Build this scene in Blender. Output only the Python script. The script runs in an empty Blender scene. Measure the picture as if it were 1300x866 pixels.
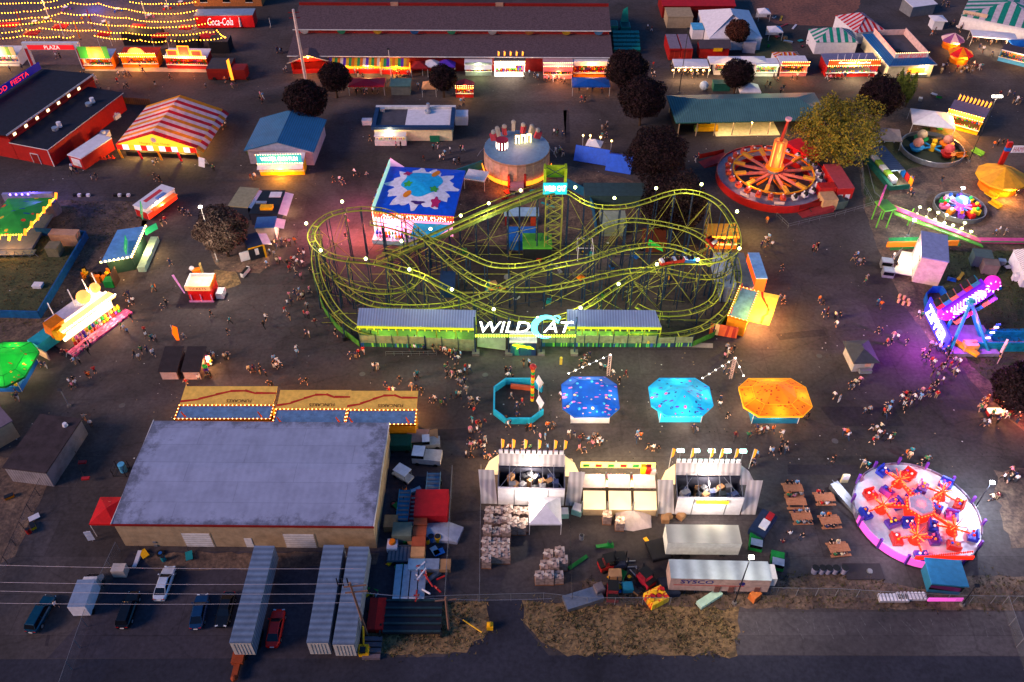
EXPO=2.5
import bpy,math,random
from math import sin,cos,pi,radians,sqrt,atan2,hypot
from mathutils import Vector,Matrix,noise
RN=random. Random(11)
CAMH=100.0;TH=radians(44.0);FP=1080.0
SS,CC=sin(TH),cos(TH)
scene=bpy. context. scene
COL=scene. collection
def G(px,py,z=0.0):
 u=(px-650)/FP;v=(py-433)/FP
 t=(CAMH-z)/(SS+v*CC)
 return(u*t,(CC-v*SS)*t,z)
def GY(px,py,Y):
 u=(px-650)/FP;v=(py-433)/FP
 t=Y/(CC-v*SS)
 return Vector((u*t,Y,CAMH-t*(SS+v*CC)))
def HT(px,py,ty):
 y=G(px,py)[1];v=(ty-433)/FP
 return CAMH-y*(SS+v*CC)/(CC-v*SS)
class Fr:
 def __init__(s,l,r,z=0.0,w=None):
  a=G(l[0],l[1],z);b=G(r[0],r[1],z)
  s. x,s. y=a[0],a[1];s. rot=atan2(b[1]-a[1],b[0]-a[0]);s. w=hypot(b[0]-a[0],b[1]-a[1])if w is None else w
  s. loc=(s. x,s. y,0)
 def L(s,px,py,z=0.0):
  p=G(px,py,z);dx,dy=p[0]-s. x,p[1]-s. y
  return(dx*cos(s. rot)+dy*sin(s. rot),-dx*sin(s. rot)+dy*cos(s. rot))
 def d(s,px,py,z=0.0):return s. L(px,py,z)[1]
def lin(h):
 h=h. lstrip('#');r=[]
 for i in(0,2,4):
  c=int(h[i:i+2],16)/255
  r. append(c/12.92 if c<=.04045 else((c+.055)/1.055)**2.4)
 return(r[0],r[1],r[2],1)
MATS={};ES=.3
def nn(nt,t,**kw):
 n=nt. nodes. new(t)
 for k,v in kw. items():setattr(n,k,v)
 return n
def base_mat(name):
 m=bpy. data. materials. new(name);m. use_nodes=True
 return m,m. node_tree,m. node_tree. nodes['Principled BSDF']
def M(name,hexc='#808080',rough=.7,metal=0,emit=0,var=.16,scale=1.2,bump=0,ecol=None,sample=None,trans=0):
 if name in MATS:return MATS[name]
 m,nt,b=base_mat(name);MATS[name]=m
 c=lin(hexc)
 b. inputs['Roughness']. default_value=rough;b. inputs['Metallic']. default_value=metal;b. inputs['Specular IOR Level']. default_value=.5 if rough<.5 else.2
 if emit:
  b. inputs['Base Color']. default_value=c
  b. inputs['Emission Color']. default_value=lin(ecol or hexc);b. inputs['Emission Strength']. default_value=emit*ES
  if not sample:m. cycles. emission_sampling='NONE'
  return m
 if trans:b. inputs['Transmission Weight']. default_value=trans
 tc=nn(nt,'ShaderNodeTexCoord');n1=nn(nt,'ShaderNodeTexNoise')
 n1 . inputs['Scale']. default_value=scale;n1 . inputs['Detail']. default_value=5;n1 . inputs['Roughness']. default_value=.65
 nt. links. new(tc. outputs['Object'],n1 . inputs['Vector'])
 mr=nn(nt,'ShaderNodeMapRange');mr. inputs[1]. default_value=.3;mr. inputs[2]. default_value=.7
 mr. inputs[3]. default_value=1-var*1.6;mr. inputs[4]. default_value=1+var*.7
 nt. links. new(n1 . outputs['Fac'],mr. inputs[0])
 mx=nn(nt,'ShaderNodeVectorMath',operation='SCALE');mx. inputs[0]. default_value=c[:3]
 nt. links. new(mr. outputs[0],mx. inputs['Scale']);nt. links. new(mx. outputs[0],b. inputs['Base Color'])
 if bump:
  bp=nn(nt,'ShaderNodeBump');bp. inputs['Strength']. default_value=bump
  nt. links. new(n1 . outputs['Fac'],bp. inputs['Height']);nt. links. new(bp. outputs[0],b. inputs['Normal'])
 return m
def M_corr(name,hexc,period=.35,axis='X',rough=.45,metal=.3,dirt='#3a3438',dirtamt=.5,rib=.35):
 """ribbed sheet metal with grime; ribs run across AXIS"""
 if name in MATS:return MATS[name]
 m,nt,b=base_mat(name);MATS[name]=m
 b. inputs['Roughness']. default_value=rough;b. inputs['Metallic']. default_value=metal;b. inputs['Specular IOR Level']. default_value=.25
 tc=nn(nt,'ShaderNodeTexCoord');w=nn(nt,'ShaderNodeTexWave',bands_direction=axis)
 w. inputs['Scale']. default_value=.314/period;nt. links. new(tc. outputs['Object'],w. inputs['Vector'])
 n1=nn(nt,'ShaderNodeTexNoise');n1 . inputs['Scale']. default_value=.35;n1 . inputs['Detail']. default_value=8;n1 . inputs['Roughness']. default_value=.7
 nt. links. new(tc. outputs['Object'],n1 . inputs['Vector'])
 r=nn(nt,'ShaderNodeValToRGB');r. color_ramp. elements[0]. position=.36;r. color_ramp. elements[1]. position=.58
 c=lin(hexc);dc=lin(dirt);k=dirtamt
 r. color_ramp. elements[0]. color=tuple(c[i]*(1-k)+dc[i]*k for i in range(3))+(1,);r. color_ramp. elements[1]. color=c
 nt. links. new(n1 . outputs['Fac'],r. inputs[0])
 mx=nn(nt,'ShaderNodeMix',data_type='RGBA',blend_type='MULTIPLY');mx. inputs[0]. default_value=rib
 nt. links. new(r. outputs[0],mx. inputs[6]);nt. links. new(w. outputs['Color'],mx. inputs[7]);nt. links. new(mx. outputs[2],b. inputs['Base Color'])
 bp=nn(nt,'ShaderNodeBump');bp. inputs['Strength']. default_value=min(.6,rib*1.7);bp. inputs['Distance']. default_value=.05 if rib>.1 else.01
 nt. links. new(w. outputs['Fac'],bp. inputs['Height']);nt. links. new(bp. outputs[0],b. inputs['Normal'])
 return m
def thin_cloth(m,fac,src=None):
 """let part of the light inside a tent shine through its cloth"""
 nt=m. node_tree;b=nt. nodes['Principled BSDF'];o=nt. nodes['Material Output'];t=nn(nt,'ShaderNodeBsdfTranslucent');x=nn(nt,'ShaderNodeMixShader');x. inputs[0]. default_value=fac
 src=src or(b. inputs['Base Color']. links[0]. from_socket if b. inputs['Base Color']. links else None)
 if src:nt. links. new(src,t. inputs[0])
 nt. links. new(b. outputs[0],x. inputs[1]);nt. links. new(t. outputs[0],x. inputs[2]);nt. links. new(x. outputs[0],o. inputs[0]);return m
def M_spot(name,base,cols,dens=1.1,size=.2,rough=.6,trans=0.0):
 """cloth printed with scattered confetti of the colours given"""
 if name in MATS:return MATS[name]
 m,nt,b=base_mat(name);MATS[name]=m;b. inputs['Roughness']. default_value=rough
 tc=nn(nt,'ShaderNodeTexCoord');prev=None
 n1=nn(nt,'ShaderNodeTexNoise');n1 . inputs['Scale']. default_value=.6;nt. links. new(tc. outputs['Object'],n1 . inputs['Vector'])
 r=nn(nt,'ShaderNodeValToRGB');c=lin(base)
 r. color_ramp. elements[0]. color=tuple(x*.75 for x in c[:3])+(1,);r. color_ramp. elements[1]. color=c
 r. color_ramp. elements[0]. position=.3;r. color_ramp. elements[1]. position=.6
 nt. links. new(n1 . outputs['Fac'],r. inputs[0]);prev=r. outputs[0]
 for i,h in enumerate(cols):
  mp=nn(nt,'ShaderNodeMapping');mp. inputs['Location']. default_value=(3.7*i+1,5.1*i,0)
  mp. inputs['Rotation']. default_value=(0,0,.9*i+.4)
  mp. inputs['Scale']. default_value=(1,1 if i%2==0 else 2.6,.05)
  nt. links. new(tc. outputs['Object'],mp. inputs[0])
  v=nn(nt,'ShaderNodeTexVoronoi');v. inputs['Scale']. default_value=dens*(1 if i%2==0 else.8);nt. links. new(mp. outputs[0],v. inputs['Vector'])
  lt=nn(nt,'ShaderNodeMath',operation='LESS_THAN');lt. inputs[1]. default_value=size*(1 if i%2==0 else 1.15)
  nt. links. new(v. outputs['Distance'],lt. inputs[0])
  mx=nn(nt,'ShaderNodeMix',data_type='RGBA');nt. links. new(lt. outputs[0],mx. inputs[0])
  nt. links. new(prev,mx. inputs[6]);mx. inputs[7]. default_value=lin(h);prev=mx. outputs[2]
 nt. links. new(prev,b. inputs['Base Color'])
 if trans:thin_cloth(m,trans,prev)
 return m
class MB:
 def __init__(s):s. v=[];s. f=[];s. mi=[];s. ms=[]
 def k(s,m):
  if m not in s. ms:s. ms. append(m)
  return s. ms. index(m)
 def poly(s,pts,m):
  n=len(s. v);s. v+=[tuple(p)for p in pts];s. f. append(tuple(range(n,n+len(pts))));s. mi. append(s. k(m));return s
 def mesh(s,vs,fs,m):
  n=len(s. v);s. v+=[tuple(p)for p in vs];k=s. k(m)
  for f in fs:s. f. append(tuple(i+n for i in f));s. mi. append(k)
  return s
 def box(s,x0,y0,z0,x1,y1,z1,m,top=None,front=None):
  vs=[(x0,y0,z0),(x1,y0,z0),(x1,y1,z0),(x0,y1,z0),(x0,y0,z1),(x1,y0,z1),(x1,y1,z1),(x0,y1,z1)]
  s. mesh(vs,[(0,3,2,1),(4,5,6,7),(0,1,5,4),(1,2,6,5),(2,3,7,6),(3,0,4,7)],m)
  if top:s. mi[-5]=s. k(top)
  if front:s. mi[-4]=s. k(front)
  return s
 def ob(s,c,size,rz,m,rx=0,ry=0):
  """box centred at c, size, turned"""
  R=Matrix. Rotation(rz,3,'Z')@Matrix. Rotation(ry,3,'Y')@Matrix. Rotation(rx,3,'X');c=Vector(c)
  a,b,d=size[0]/2,size[1]/2,size[2]/2
  vs=[c+R@Vector(p)for p in((-a,-b,-d),(a,-b,-d),(a,b,-d),(-a,b,-d),(-a,-b,d),(a,-b,d),(a,b,d),(-a,b,d))]
  return s. mesh(vs,[(0,3,2,1),(4,5,6,7),(0,1,5,4),(1,2,6,5),(2,3,7,6),(3,0,4,7)],m)
 def tube(s,a,b,r,m,n=5,r2=None):
  a=Vector(a);b=Vector(b);d=b-a
  if d. length<1e-6:return s
  d. normalize();u=d. orthogonal(). normalized();w=d. cross(u);r2=r if r2 is None else r2
  vs=[a+(u*cos(2*pi*i/n)+w*sin(2*pi*i/n))*r for i in range(n)]+[b+(u*cos(2*pi*i/n)+w*sin(2*pi*i/n))*r2 for i in range(n)]
  fs=[(i,(i+1)%n,n+(i+1)%n,n+i)for i in range(n)]+[tuple(range(n-1,-1,-1)),tuple(range(n,2*n))]
  return s. mesh(vs,fs,m)
 def path(s,pts,r,m,n=5,closed=False):
  pts=[Vector(p)for p in pts];N=len(pts);rings=[]
  for i,p in enumerate(pts):
   a=pts[i-1]if(i or closed)else p;b=pts[(i+1)%N]if(i<N-1 or closed)else p
   d=(b-a). normalized();u=d. cross(Vector((0,0,1)))
   if u. length<1e-3:u=Vector((1,0,0))
   u. normalize();w=d. cross(u);rings. append([p+(u*cos(2*pi*j/n)+w*sin(2*pi*j/n))*r for j in range(n)])
  vs=[q for g in rings for q in g];fs=[]
  for i in range(N if closed else N-1):
   for j in range(n):
    a,b=i*n,((i+1)%N)*n;fs. append((a+j,a+(j+1)%n,b+(j+1)%n,b+j))
  if not closed:fs+=[tuple(range(n-1,-1,-1)),tuple(range((N-1)*n,N*n))]
  return s. mesh(vs,fs,m)
 def cyl(s,x,y,z0,z1,r0,r1,m,n=16,top=None,a0=0.0):
  vs=[(x+r0*cos(a0+2*pi*i/n),y+r0*sin(a0+2*pi*i/n),z0)for i in range(n)]+[(x+r1*cos(a0+2*pi*i/n),y+r1*sin(a0+2*pi*i/n),z1)for i in range(n)]
  s. mesh(vs,[(i,(i+1)%n,n+(i+1)%n,n+i)for i in range(n)],m)
  s. mesh(vs[n:],[tuple(range(n))],top or m);s. mesh(vs[:n],[tuple(range(n-1,-1,-1))],m);return s
 def sph(s,c,r,m,n=8,k=5,sz=1.0):
  vs=[(c[0],c[1],c[2]-r*sz)]
  for j in range(1,k):
   a=-pi/2+pi*j/k
   vs+=[(c[0]+r*cos(a)*cos(2*pi*i/n),c[1]+r*cos(a)*sin(2*pi*i/n),c[2]+r*sz*sin(a))for i in range(n)]
  vs. append((c[0],c[1],c[2]+r*sz));fs=[]
  for i in range(n):
   fs. append((0,1+(i+1)%n,1+i));fs. append((len(vs)-1,1+(k-2)*n+i,1+(k-2)*n+(i+1)%n))
   for j in range(k-2):a=1+j*n;fs. append((a+i,a+(i+1)%n,a+n+(i+1)%n,a+n+i))
  return s. mesh(vs,fs,m)
 def prism(s,pts,z0,z1,m,top=None):
  """vertical prism over a plan outline"""
  if sum(pts[i][0]*pts[(i+1)%len(pts)][1]-pts[(i+1)%len(pts)][0]*pts[i][1]for i in range(len(pts)))<0:pts=pts[::-1]
  n=len(pts);vs=[(p[0],p[1],z0)for p in pts]+[(p[0],p[1],z1)for p in pts]
  s. mesh(vs,[(i,(i+1)%n,n+(i+1)%n,n+i)for i in range(n)]+[tuple(range(n-1,-1,-1))],m)
  return s. mesh(vs[n:],[tuple(range(n))],top or m)
 def slab(s,pts,t,m):
  """sheet of thickness t below the polygon of 3-D points"""
  n=len(pts);lo=[(p[0],p[1],p[2]-t)for p in pts]
  return s. mesh(list(map(tuple,pts))+lo,[tuple(range(n)),tuple(range(2*n-1,n-1,-1))]+[((i+1)%n,i,n+i,n+(i+1)%n)for i in range(n)],m)
 def fan(s,ring,apex,m):
  n=len(ring)
  for i in range(n):s. poly([ring[i],ring[(i+1)%n],apex],m if not isinstance(m,(list,tuple))else m[i%len(m)])
  return s
 def build(s,name,parent=None,label=None,smooth=False,kind=None):
  me=bpy. data. meshes. new(name);me. from_pydata(s. v,[],s. f)
  for m in s. ms:me. materials. append(m)
  me. polygons. foreach_set('material_index',s. mi)
  if smooth:me. polygons. foreach_set('use_smooth',[True]*len(s. f))
  me. update();o=bpy. data. objects. new(name,me);COL. objects. link(o)
  if parent:o. parent=parent
  if label:o['label']=label
  if kind:o['kind']=kind
  return o
def thing(name,label,cat,loc=(0,0,0),rot=0.0,group=None):
 o=bpy. data. objects. new(name,None);COL. objects. link(o);o. empty_display_size=.5
 o. location=loc;o. rotation_euler=(0,0,rot);o['label']=label;o['category']=cat
 if group:o['group']=group
 return o
def tag(o,label,cat,group=None,loc=None,rot=0.0):
 o['label']=label;o['category']=cat
 if group:o['group']=group
 if loc:o. location=loc;o. rotation_euler=(0,0,rot)
 return o
def ft(f,name,label,cat,group=None):return thing(name,label,cat,f. loc,f. rot,group)
def kids(o):return[c for c in ALLO()if c. parent==o]
def ALLO():return list(COL. objects)
def copy_tree(root,label=None,loc=None,rot=None,group=None,mats=None):
 ch=[c for c in root. children];r=root. copy();COL. objects. link(r)
 if label:r['label']=label
 if loc:r. location=loc
 if rot is not None:r. rotation_euler=(0,0,rot)
 if group:r['group']=group
 def rec(src,dst):
  for c in src. children:
   k=c. copy();COL. objects. link(k);k. parent=dst
   rec(c,k)
 rec(root,r);return r
def text(s,name,parent,h,m,loc,rot=(pi/2,0,0),width=None,depth=.04,shear=0.0,bold=0.0,sy=1.0):
 cu=bpy. data. curves. new('t','FONT');cu. body=s;cu. size=1.0;cu. extrude=0.0;cu. align_x='CENTER';cu. align_y='CENTER'
 cu. shear=shear;cu. offset=bold;cu. resolution_u=2
 to=bpy. data. objects. new('t',cu);me=bpy. data. meshes. new_from_object(to)
 xs=[v. co. x for v in me. vertices];ys=[v. co. y for v in me. vertices]
 w0,h0=max(xs)-min(xs),max(ys)-min(ys);k=h/h0;kx=k if width is None else width/w0
 cx,cy=(max(xs)+min(xs))/2,(max(ys)+min(ys))/2
 for v in me. vertices:v. co=((v. co. x-cx)*kx,(v. co. y-cy)*k*sy,0)
 me. name=name;me. materials. clear();me. materials. append(m)
 o=bpy. data. objects. new(name,me);COL. objects. link(o);o. location=loc;o. rotation_euler=rot
 if parent:o. parent=parent
 bpy. data. objects. remove(to);bpy. data. curves. remove(cu)
 return o
NL=[0]
def lamp(loc,col,e,r=.25,kind='POINT',spot=None,rot=None):
 l=bpy. data. lights. new('lamp_light',kind);l. energy=e*LS;l. color=lin(col)[:3];l. shadow_soft_size=r
 if spot:l. spot_size=spot;l. spot_blend=.6
 o=bpy. data. objects. new('lamp_light',l);COL. objects. link(o);o. location=loc
 if rot:o. rotation_euler=rot
 NL[0]+=1;return o
LS=.36
K=dict
def wht():return M('white_paint','#d6d0d0',.55)
W_=M('white_vinyl','#cfcad2',.6,var=.1);WP=M('white_paint','#c9c4c4',.55);BLK=M('black_rubber','#141416',.6)
STL=M('galvanised_steel','#8f9198',.4,.7);DST=M('dark_steel','#2a2c33',.5,.5);GRY=M('grey_paint','#6d6e74',.6)
RED=M('red_paint','#a3120f',.45);DRED=M('barn_red_paint','#7a1210',.6);ORG=M('orange_paint','#e0730f',.5);YEL=M('yellow_paint','#e0a512',.5)
BLU=M('blue_paint','#1558a8',.5);TEAL=M('teal_paint','#127a80',.5);GRN=M('green_paint','#157a34',.5);PNK=M('pink_paint','#d0579a',.5)
WOOD=M('stained_wood','#8a5634',.7,scale=4);CRD=M('cardboard','#9a7350',.8);TAN=M('tan_paint','#a58e72',.7);CRM=M('cream_paint','#d8cba2',.6)
GLS=M('dark_glass','#10141c',.08,.2);ALU=M('aluminium_sheet','#a9acb5',.35,.6);CON=M('concrete','#6b6664',.8,scale=2,bump=.2)
PUR=M('purple_paint','#5a2a8f',.5);TRP=M('blue_tarp','#1450cc',.45);LBL=M('light_blue_paint','#4f9fc8',.5)
B_WARM=M('warm_bulb','#ffc46a',emit=9);B_WHITE=M('white_bulb','#fff4dc',emit=14);B_YEL=M('yellow_bulb','#ffb028',emit=7)
B_LIME=M('lime_globe','#f4ff9a',emit=12);B_COOL=M('cool_tube','#cfeaff',emit=9)
E_WIN=M('lit_counter_panel','#ffd9a0',emit=2.2);E_WHT=M('lit_white_panel','#fff0d8',emit=3.0);E_ORG=M('lit_orange_panel','#ff8a20',emit=1.5)
E_RED=M('lit_red_panel','#ff2a12',emit=1.2);E_PNK=M('lit_pink_panel','#ff62c8',emit=2);E_PUR=M('lit_purple_panel','#a23cff',emit=2);E_CYN=M('lit_cyan_panel','#5cf4ff',emit=2.6)
PLUSH=[M('plush_'+n,h,.9)for n,h in(('red','#c8201c'),('yellow','#e8c020'),('blue','#2048c0'),('white','#dcd8d8'),('green','#25a040'),('pink','#e070a0'),('orange','#e07818'),('purple','#7030a0'))]
def bulbs(mb,a,b,step,r,m):
 a=Vector(a);b=Vector(b);n=max(1,int((b-a). length/step))
 for i in range(n+1):
  p=a. lerp(b,i/n);mb. sph(p,r,m,4,3)
cam=bpy. data. cameras. new('camera');co=bpy. data. objects. new('camera',cam);COL. objects. link(co)
co. location=(0,0,CAMH);co. rotation_euler=(pi/2-TH,0,0)
cam. sensor_width=36;cam. lens=36*FP/1300;cam. clip_end=5000;cam. clip_start=1
scene. camera=co
w=bpy. data. worlds. new('World');scene. world=w;w. use_nodes=True;wn=w. node_tree
bg=wn. nodes['Background'];sky=wn. nodes. new('ShaderNodeTexSky');sky. sky_type='NISHITA';sky. sun_disc=False
SUN_EL,SUN_AZ=radians(2.0),radians(250)
sky. sun_elevation=SUN_EL;sky. sun_rotation=SUN_AZ;sky. air_density=1.3;sky. dust_density=.8;sky. ozone_density=5
wn. links. new(sky. outputs[0],bg. inputs[0]);bg. inputs[1]. default_value=.15
sl=bpy. data. lights. new('sun','SUN');so=bpy. data. objects. new('sun',sl);COL. objects. link(so)
sl. energy=.75;sl. angle=radians(20);sl. color=(1,.66,.5)
sd=Vector((sin(SUN_AZ)*.9,cos(SUN_AZ)*.9,.42))
so. rotation_euler=(-sd). to_track_quat('-Z','Y'). to_euler()
scene. view_settings. view_transform='Standard';scene. view_settings. look='None';scene. view_settings. gamma=1;scene. view_settings. use_curve_mapping=False
scene. view_settings. exposure=EXPO
scene. cycles. use_denoising=True;scene. cycles. max_bounces=4;scene. cycles. diffuse_bounces=2;scene. cycles. glossy_bounces=2
scene. cycles. transparent_max_bounces=8;scene. cycles. sample_clamp_indirect=4
scene. cycles. use_adaptive_sampling=True
def m_asphalt(name,a,b_,patch=.5,seam=True,lines=None):
 m,nt,b=base_mat(name);b. inputs['Roughness']. default_value=.9;b. inputs['Specular IOR Level']. default_value=.12
 tc=nn(nt,'ShaderNodeTexCoord');L=nt. links. new
 def noi(s,d=4,dist=0.0):
  n=nn(nt,'ShaderNodeTexNoise');n. inputs['Scale']. default_value=s;n. inputs['Detail']. default_value=d
  n. inputs['Distortion']. default_value=dist;n. inputs['Roughness']. default_value=.62;L(tc. outputs['Object'],n. inputs['Vector']);return n
 big=noi(.045,6,.5);fine=noi(1.7,6);st=noi(.16,5,.4)
 r=nn(nt,'ShaderNodeValToRGB');r. color_ramp. elements[0]. position=.34;r. color_ramp. elements[1]. position=.66
 r. color_ramp. elements[0]. color=lin(a);r. color_ramp. elements[1]. color=lin(b_);L(big. outputs['Fac'],r. inputs[0])
 f1=nn(nt,'ShaderNodeMapRange');f1 . inputs[1]. default_value=.3;f1 . inputs[2]. default_value=.7;f1 . inputs[3]. default_value=.74;f1 . inputs[4]. default_value=1.24;L(fine. outputs['Fac'],f1 . inputs[0])
 m1=nn(nt,'ShaderNodeVectorMath',operation='SCALE');L(r. outputs[0],m1 . inputs[0]);L(f1 . outputs[0],m1 . inputs['Scale'])
 f2=nn(nt,'ShaderNodeMapRange');f2 . inputs[1]. default_value=.34;f2 . inputs[2]. default_value=.46;f2 . inputs[3]. default_value=.8;f2 . inputs[4]. default_value=1;L(st. outputs['Fac'],f2 . inputs[0])
 m2=nn(nt,'ShaderNodeVectorMath',operation='SCALE');L(m1 . outputs[0],m2 . inputs[0]);L(f2 . outputs[0],m2 . inputs['Scale']);out=m2 . outputs[0]
 if seam:
  mp=nn(nt,'ShaderNodeMapping');mp. inputs['Scale']. default_value=(.06,.09,1);L(tc. outputs['Object'],mp. inputs[0])
  nz=noi(.5,4);ad=nn(nt,'ShaderNodeMix',data_type='RGBA');ad. inputs[0]. default_value=.06;L(mp. outputs[0],ad. inputs[6]);L(nz. outputs['Color'],ad. inputs[7])
  v=nn(nt,'ShaderNodeTexVoronoi',feature='DISTANCE_TO_EDGE');v. inputs['Scale']. default_value=1.0;L(ad. outputs[2],v. inputs['Vector'])
  f3=nn(nt,'ShaderNodeMapRange');f3 . inputs[1]. default_value=.0;f3 . inputs[2]. default_value=.012;f3 . inputs[3]. default_value=.8;f3 . inputs[4]. default_value=1;L(v. outputs['Distance'],f3 . inputs[0])
  br=nn(nt,'ShaderNodeTexBrick');br. inputs['Scale']. default_value=.11;br. inputs['Mortar Size']. default_value=.006;br. inputs['Brick Width']. default_value=2.3;br. inputs['Row Height']. default_value=.62;br. inputs['Mortar Smooth']. default_value=.3
  br. inputs['Color1']. default_value=(.84,.84,.84,1);br. inputs['Color2']. default_value=(1.12,1.12,1.12,1);br. inputs['Mortar']. default_value=(.78,.78,.78,1);L(tc. outputs['Object'],br. inputs['Vector'])
  m3=nn(nt,'ShaderNodeVectorMath',operation='SCALE');L(out,m3 . inputs[0]);L(f3 . outputs[0],m3 . inputs['Scale'])
  m4=nn(nt,'ShaderNodeVectorMath',operation='MULTIPLY');L(m3 . outputs[0],m4 . inputs[0]);L(br. outputs['Color'],m4 . inputs[1]);out=m4 . outputs[0]
 L(out,b. inputs['Base Color']);bp=nn(nt,'ShaderNodeBump');bp. inputs['Strength']. default_value=.25;bp. inputs['Distance']. default_value=.04
 L(fine. outputs['Fac'],bp. inputs['Height']);L(bp. outputs[0],b. inputs['Normal'])
 return m
def m_earth(name,cols,s1=.35,s2=2.2,rough=.95):
 m,nt,b=base_mat(name);b. inputs['Roughness']. default_value=rough;tc=nn(nt,'ShaderNodeTexCoord');L=nt. links. new
 n=nn(nt,'ShaderNodeTexNoise');n. inputs['Scale']. default_value=s1;n. inputs['Detail']. default_value=9;n. inputs['Roughness']. default_value=.72;n. inputs['Distortion']. default_value=.6
 L(tc. outputs['Object'],n. inputs['Vector']);r=nn(nt,'ShaderNodeValToRGB');e=r. color_ramp. elements
 ps=[.3+.4*i/(len(cols)-1)for i in range(len(cols))]
 e[0]. position=ps[0];e[0]. color=lin(cols[0]);e[1]. position=ps[-1];e[1]. color=lin(cols[-1])
 for p,c in list(zip(ps,cols))[1:-1]:q=e. new(p);q. color=lin(c)
 L(n. outputs['Fac'],r. inputs[0]);n2=nn(nt,'ShaderNodeTexNoise');n2 . inputs['Scale']. default_value=s2;n2 . inputs['Detail']. default_value=6;L(tc. outputs['Object'],n2 . inputs['Vector'])
 f=nn(nt,'ShaderNodeMapRange');f. inputs[1]. default_value=.3;f. inputs[2]. default_value=.7;f. inputs[3]. default_value=.55;f. inputs[4]. default_value=1.4;L(n2 . outputs['Fac'],f. inputs[0])
 mx=nn(nt,'ShaderNodeVectorMath',operation='SCALE');L(r. outputs[0],mx. inputs[0]);L(f. outputs[0],mx. inputs['Scale']);L(mx. outputs[0],b. inputs['Base Color'])
 bp=nn(nt,'ShaderNodeBump');bp. inputs['Strength']. default_value=.7;bp. inputs['Distance']. default_value=.12;L(n2 . outputs['Fac'],bp. inputs['Height']);L(bp. outputs[0],b. inputs['Normal'])
 return m
ASPH=m_asphalt('asphalt','#35302f','#4d4649');ROAD=m_asphalt('road_asphalt','#25252e','#34343f',seam=False)
PATCHM=m_asphalt('patch_asphalt','#2a262b','#3a3439',seam=False);YARD=m_asphalt('yard_asphalt','#2d2a31','#423d46')
LOT=m_asphalt('lot_asphalt','#3a363a','#544e50')
DIRT=m_earth('bare_earth',['#2c2220','#463630','#5e4a3e','#745e4c']);GRASS=m_earth('lawn_grass',['#20260f','#2f3818','#40401f','#554428'],.3,3)
DRY=m_earth('dry_grass',['#33281e','#5a4630','#7d6240','#4c3d2a','#6e5a3c'],.35,2.2);PLAZA=m_earth('reddish_gravel',['#54342c','#6e4234','#7c4c3a'],.12,1.5);CONC=M('concrete_path','#8d847c',.8,scale=.8)
g=MB();g. poly([(-1500,-600,0),(1500,-600,0),(1500,2400,0),(-1500,2400,0)],ASPH);o=g. build('ground');o['kind']='structure'
def sheet(name,px,m,lvl,jit=.0,kind='structure'):
 """ground cover outlined on the ground; ragged edge when jit"""
 pts=[Vector(G(*p))for p in px]
 if jit:
  q=[]
  for i,a in enumerate(pts):
   b=pts[(i+1)%len(pts)];n=max(1,int((b-a). length/1.1))
   for j in range(n):
    p=a. lerp(b,j/n);k=noise. noise_vector(p*.45)*jit*1.3+noise. noise_vector(p*1.3)*jit*.8;q. append(p+Vector((k. x,k. y,0)))
  pts=q
 z=.004*lvl;mb=MB()
 a2=sum(pts[i]. x*pts[(i+1)%len(pts)]. y-pts[(i+1)%len(pts)]. x*pts[i]. y for i in range(len(pts)))
 if a2<0:pts=pts[::-1]
 mb. poly([(p. x,p. y,z)for p in pts],m);o=mb. build(name);o['kind']=kind;return o
sheet('road',[(-200,838),(470,835),(720,832),(935,832),(1500,834),(1500,1000),(-200,1000)],ROAD,1)
sheet('parking_lot',[(932,777),(1400,777),(1400,833),(936,831)],LOT,2)
sheet('yard',[(166,700),(560,700),(575,755),(560,762),(470,768),(462,836),(60,836),(120,770)],YARD,2)
sheet('yard_strip',[(485,560),(572,600),(566,765),(480,765)],YARD,3)
sheet('path',[(618,760),(664,762),(666,795),(700,836),(560,836),(622,800)],ROAD,3,.15)
sheet('dry_grass_island',[(470,778),(500,768),(618,762),(622,800),(590,826),(510,831),(466,833)],DRY,4,.75)
sheet('dry_grass_verge',[(663,764),(935,771),(933,800),(936,831),(720,831),(690,815),(668,792)],DRY,4,.75)
sheet('earth_strip_by_fence',[(740,735),(850,752),(985,755),(985,735),(1060,727),(1190,750),(1232,730),(1400,735),(1400,776),(740,770)],DIRT,5,.3)
sheet('earth_patch_by_ride',[(1262,598),(1400,580),(1400,700),(1290,700),(1268,650)],DIRT,6,.8)
sheet('gravel_by_warehouse',[(168,702),(480,702),(478,716),(330,722),(200,724)],DIRT,5,.35)
sheet('earth_bank',[(-80,560),(48,590),(62,612),(40,660),(20,705),(-80,760)],DIRT,3,.3)
sheet('earth_field',[(-80,252),(190,256),(186,285),(132,325),(110,352),(66,412),(56,432),(-80,435)],DIRT,2,.35)
sheet('lawn_behind_blue_fence',[(-80,300),(106,300),(48,398),(-80,402)],GRASS,3,.3)
sheet('earth_inside_ride_fence',[(575,215),(700,205),(815,232),(832,300),(700,330),(570,300)],DIRT,3,.5)
sheet('earth_under_rides',[(1070,150),(1130,130),(1195,150),(1262,210),(1400,300),(1400,620),(1262,520),(1222,468),(1180,430),(1150,392),(1118,325),(1096,262),(1090,205)],DIRT,3,.3)
sheet('lawn_under_rides',[(1190,318),(1400,322),(1400,560),(1270,500),(1240,470),(1216,440),(1196,380)],GRASS,4,.7)
sheet('lawn_by_willow',[(1095,195),(1130,175),(1200,165),(1235,200),(1150,215),(1120,260),(1098,262)],GRASS,5,.6)
sheet('lawn_by_tent',[(955,50),(1000,45),(1012,80),(962,84)],GRASS,3,.3)
sheet('lawn_by_trailer',[(893,42),(905,40),(906,62),(893,62)],GRASS,3,.2)
sheet('gravel_plaza',[(925,-60),(1110,-60),(1090,10),(1060,34),(985,30),(960,16)],PLAZA,2,.3)
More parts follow.
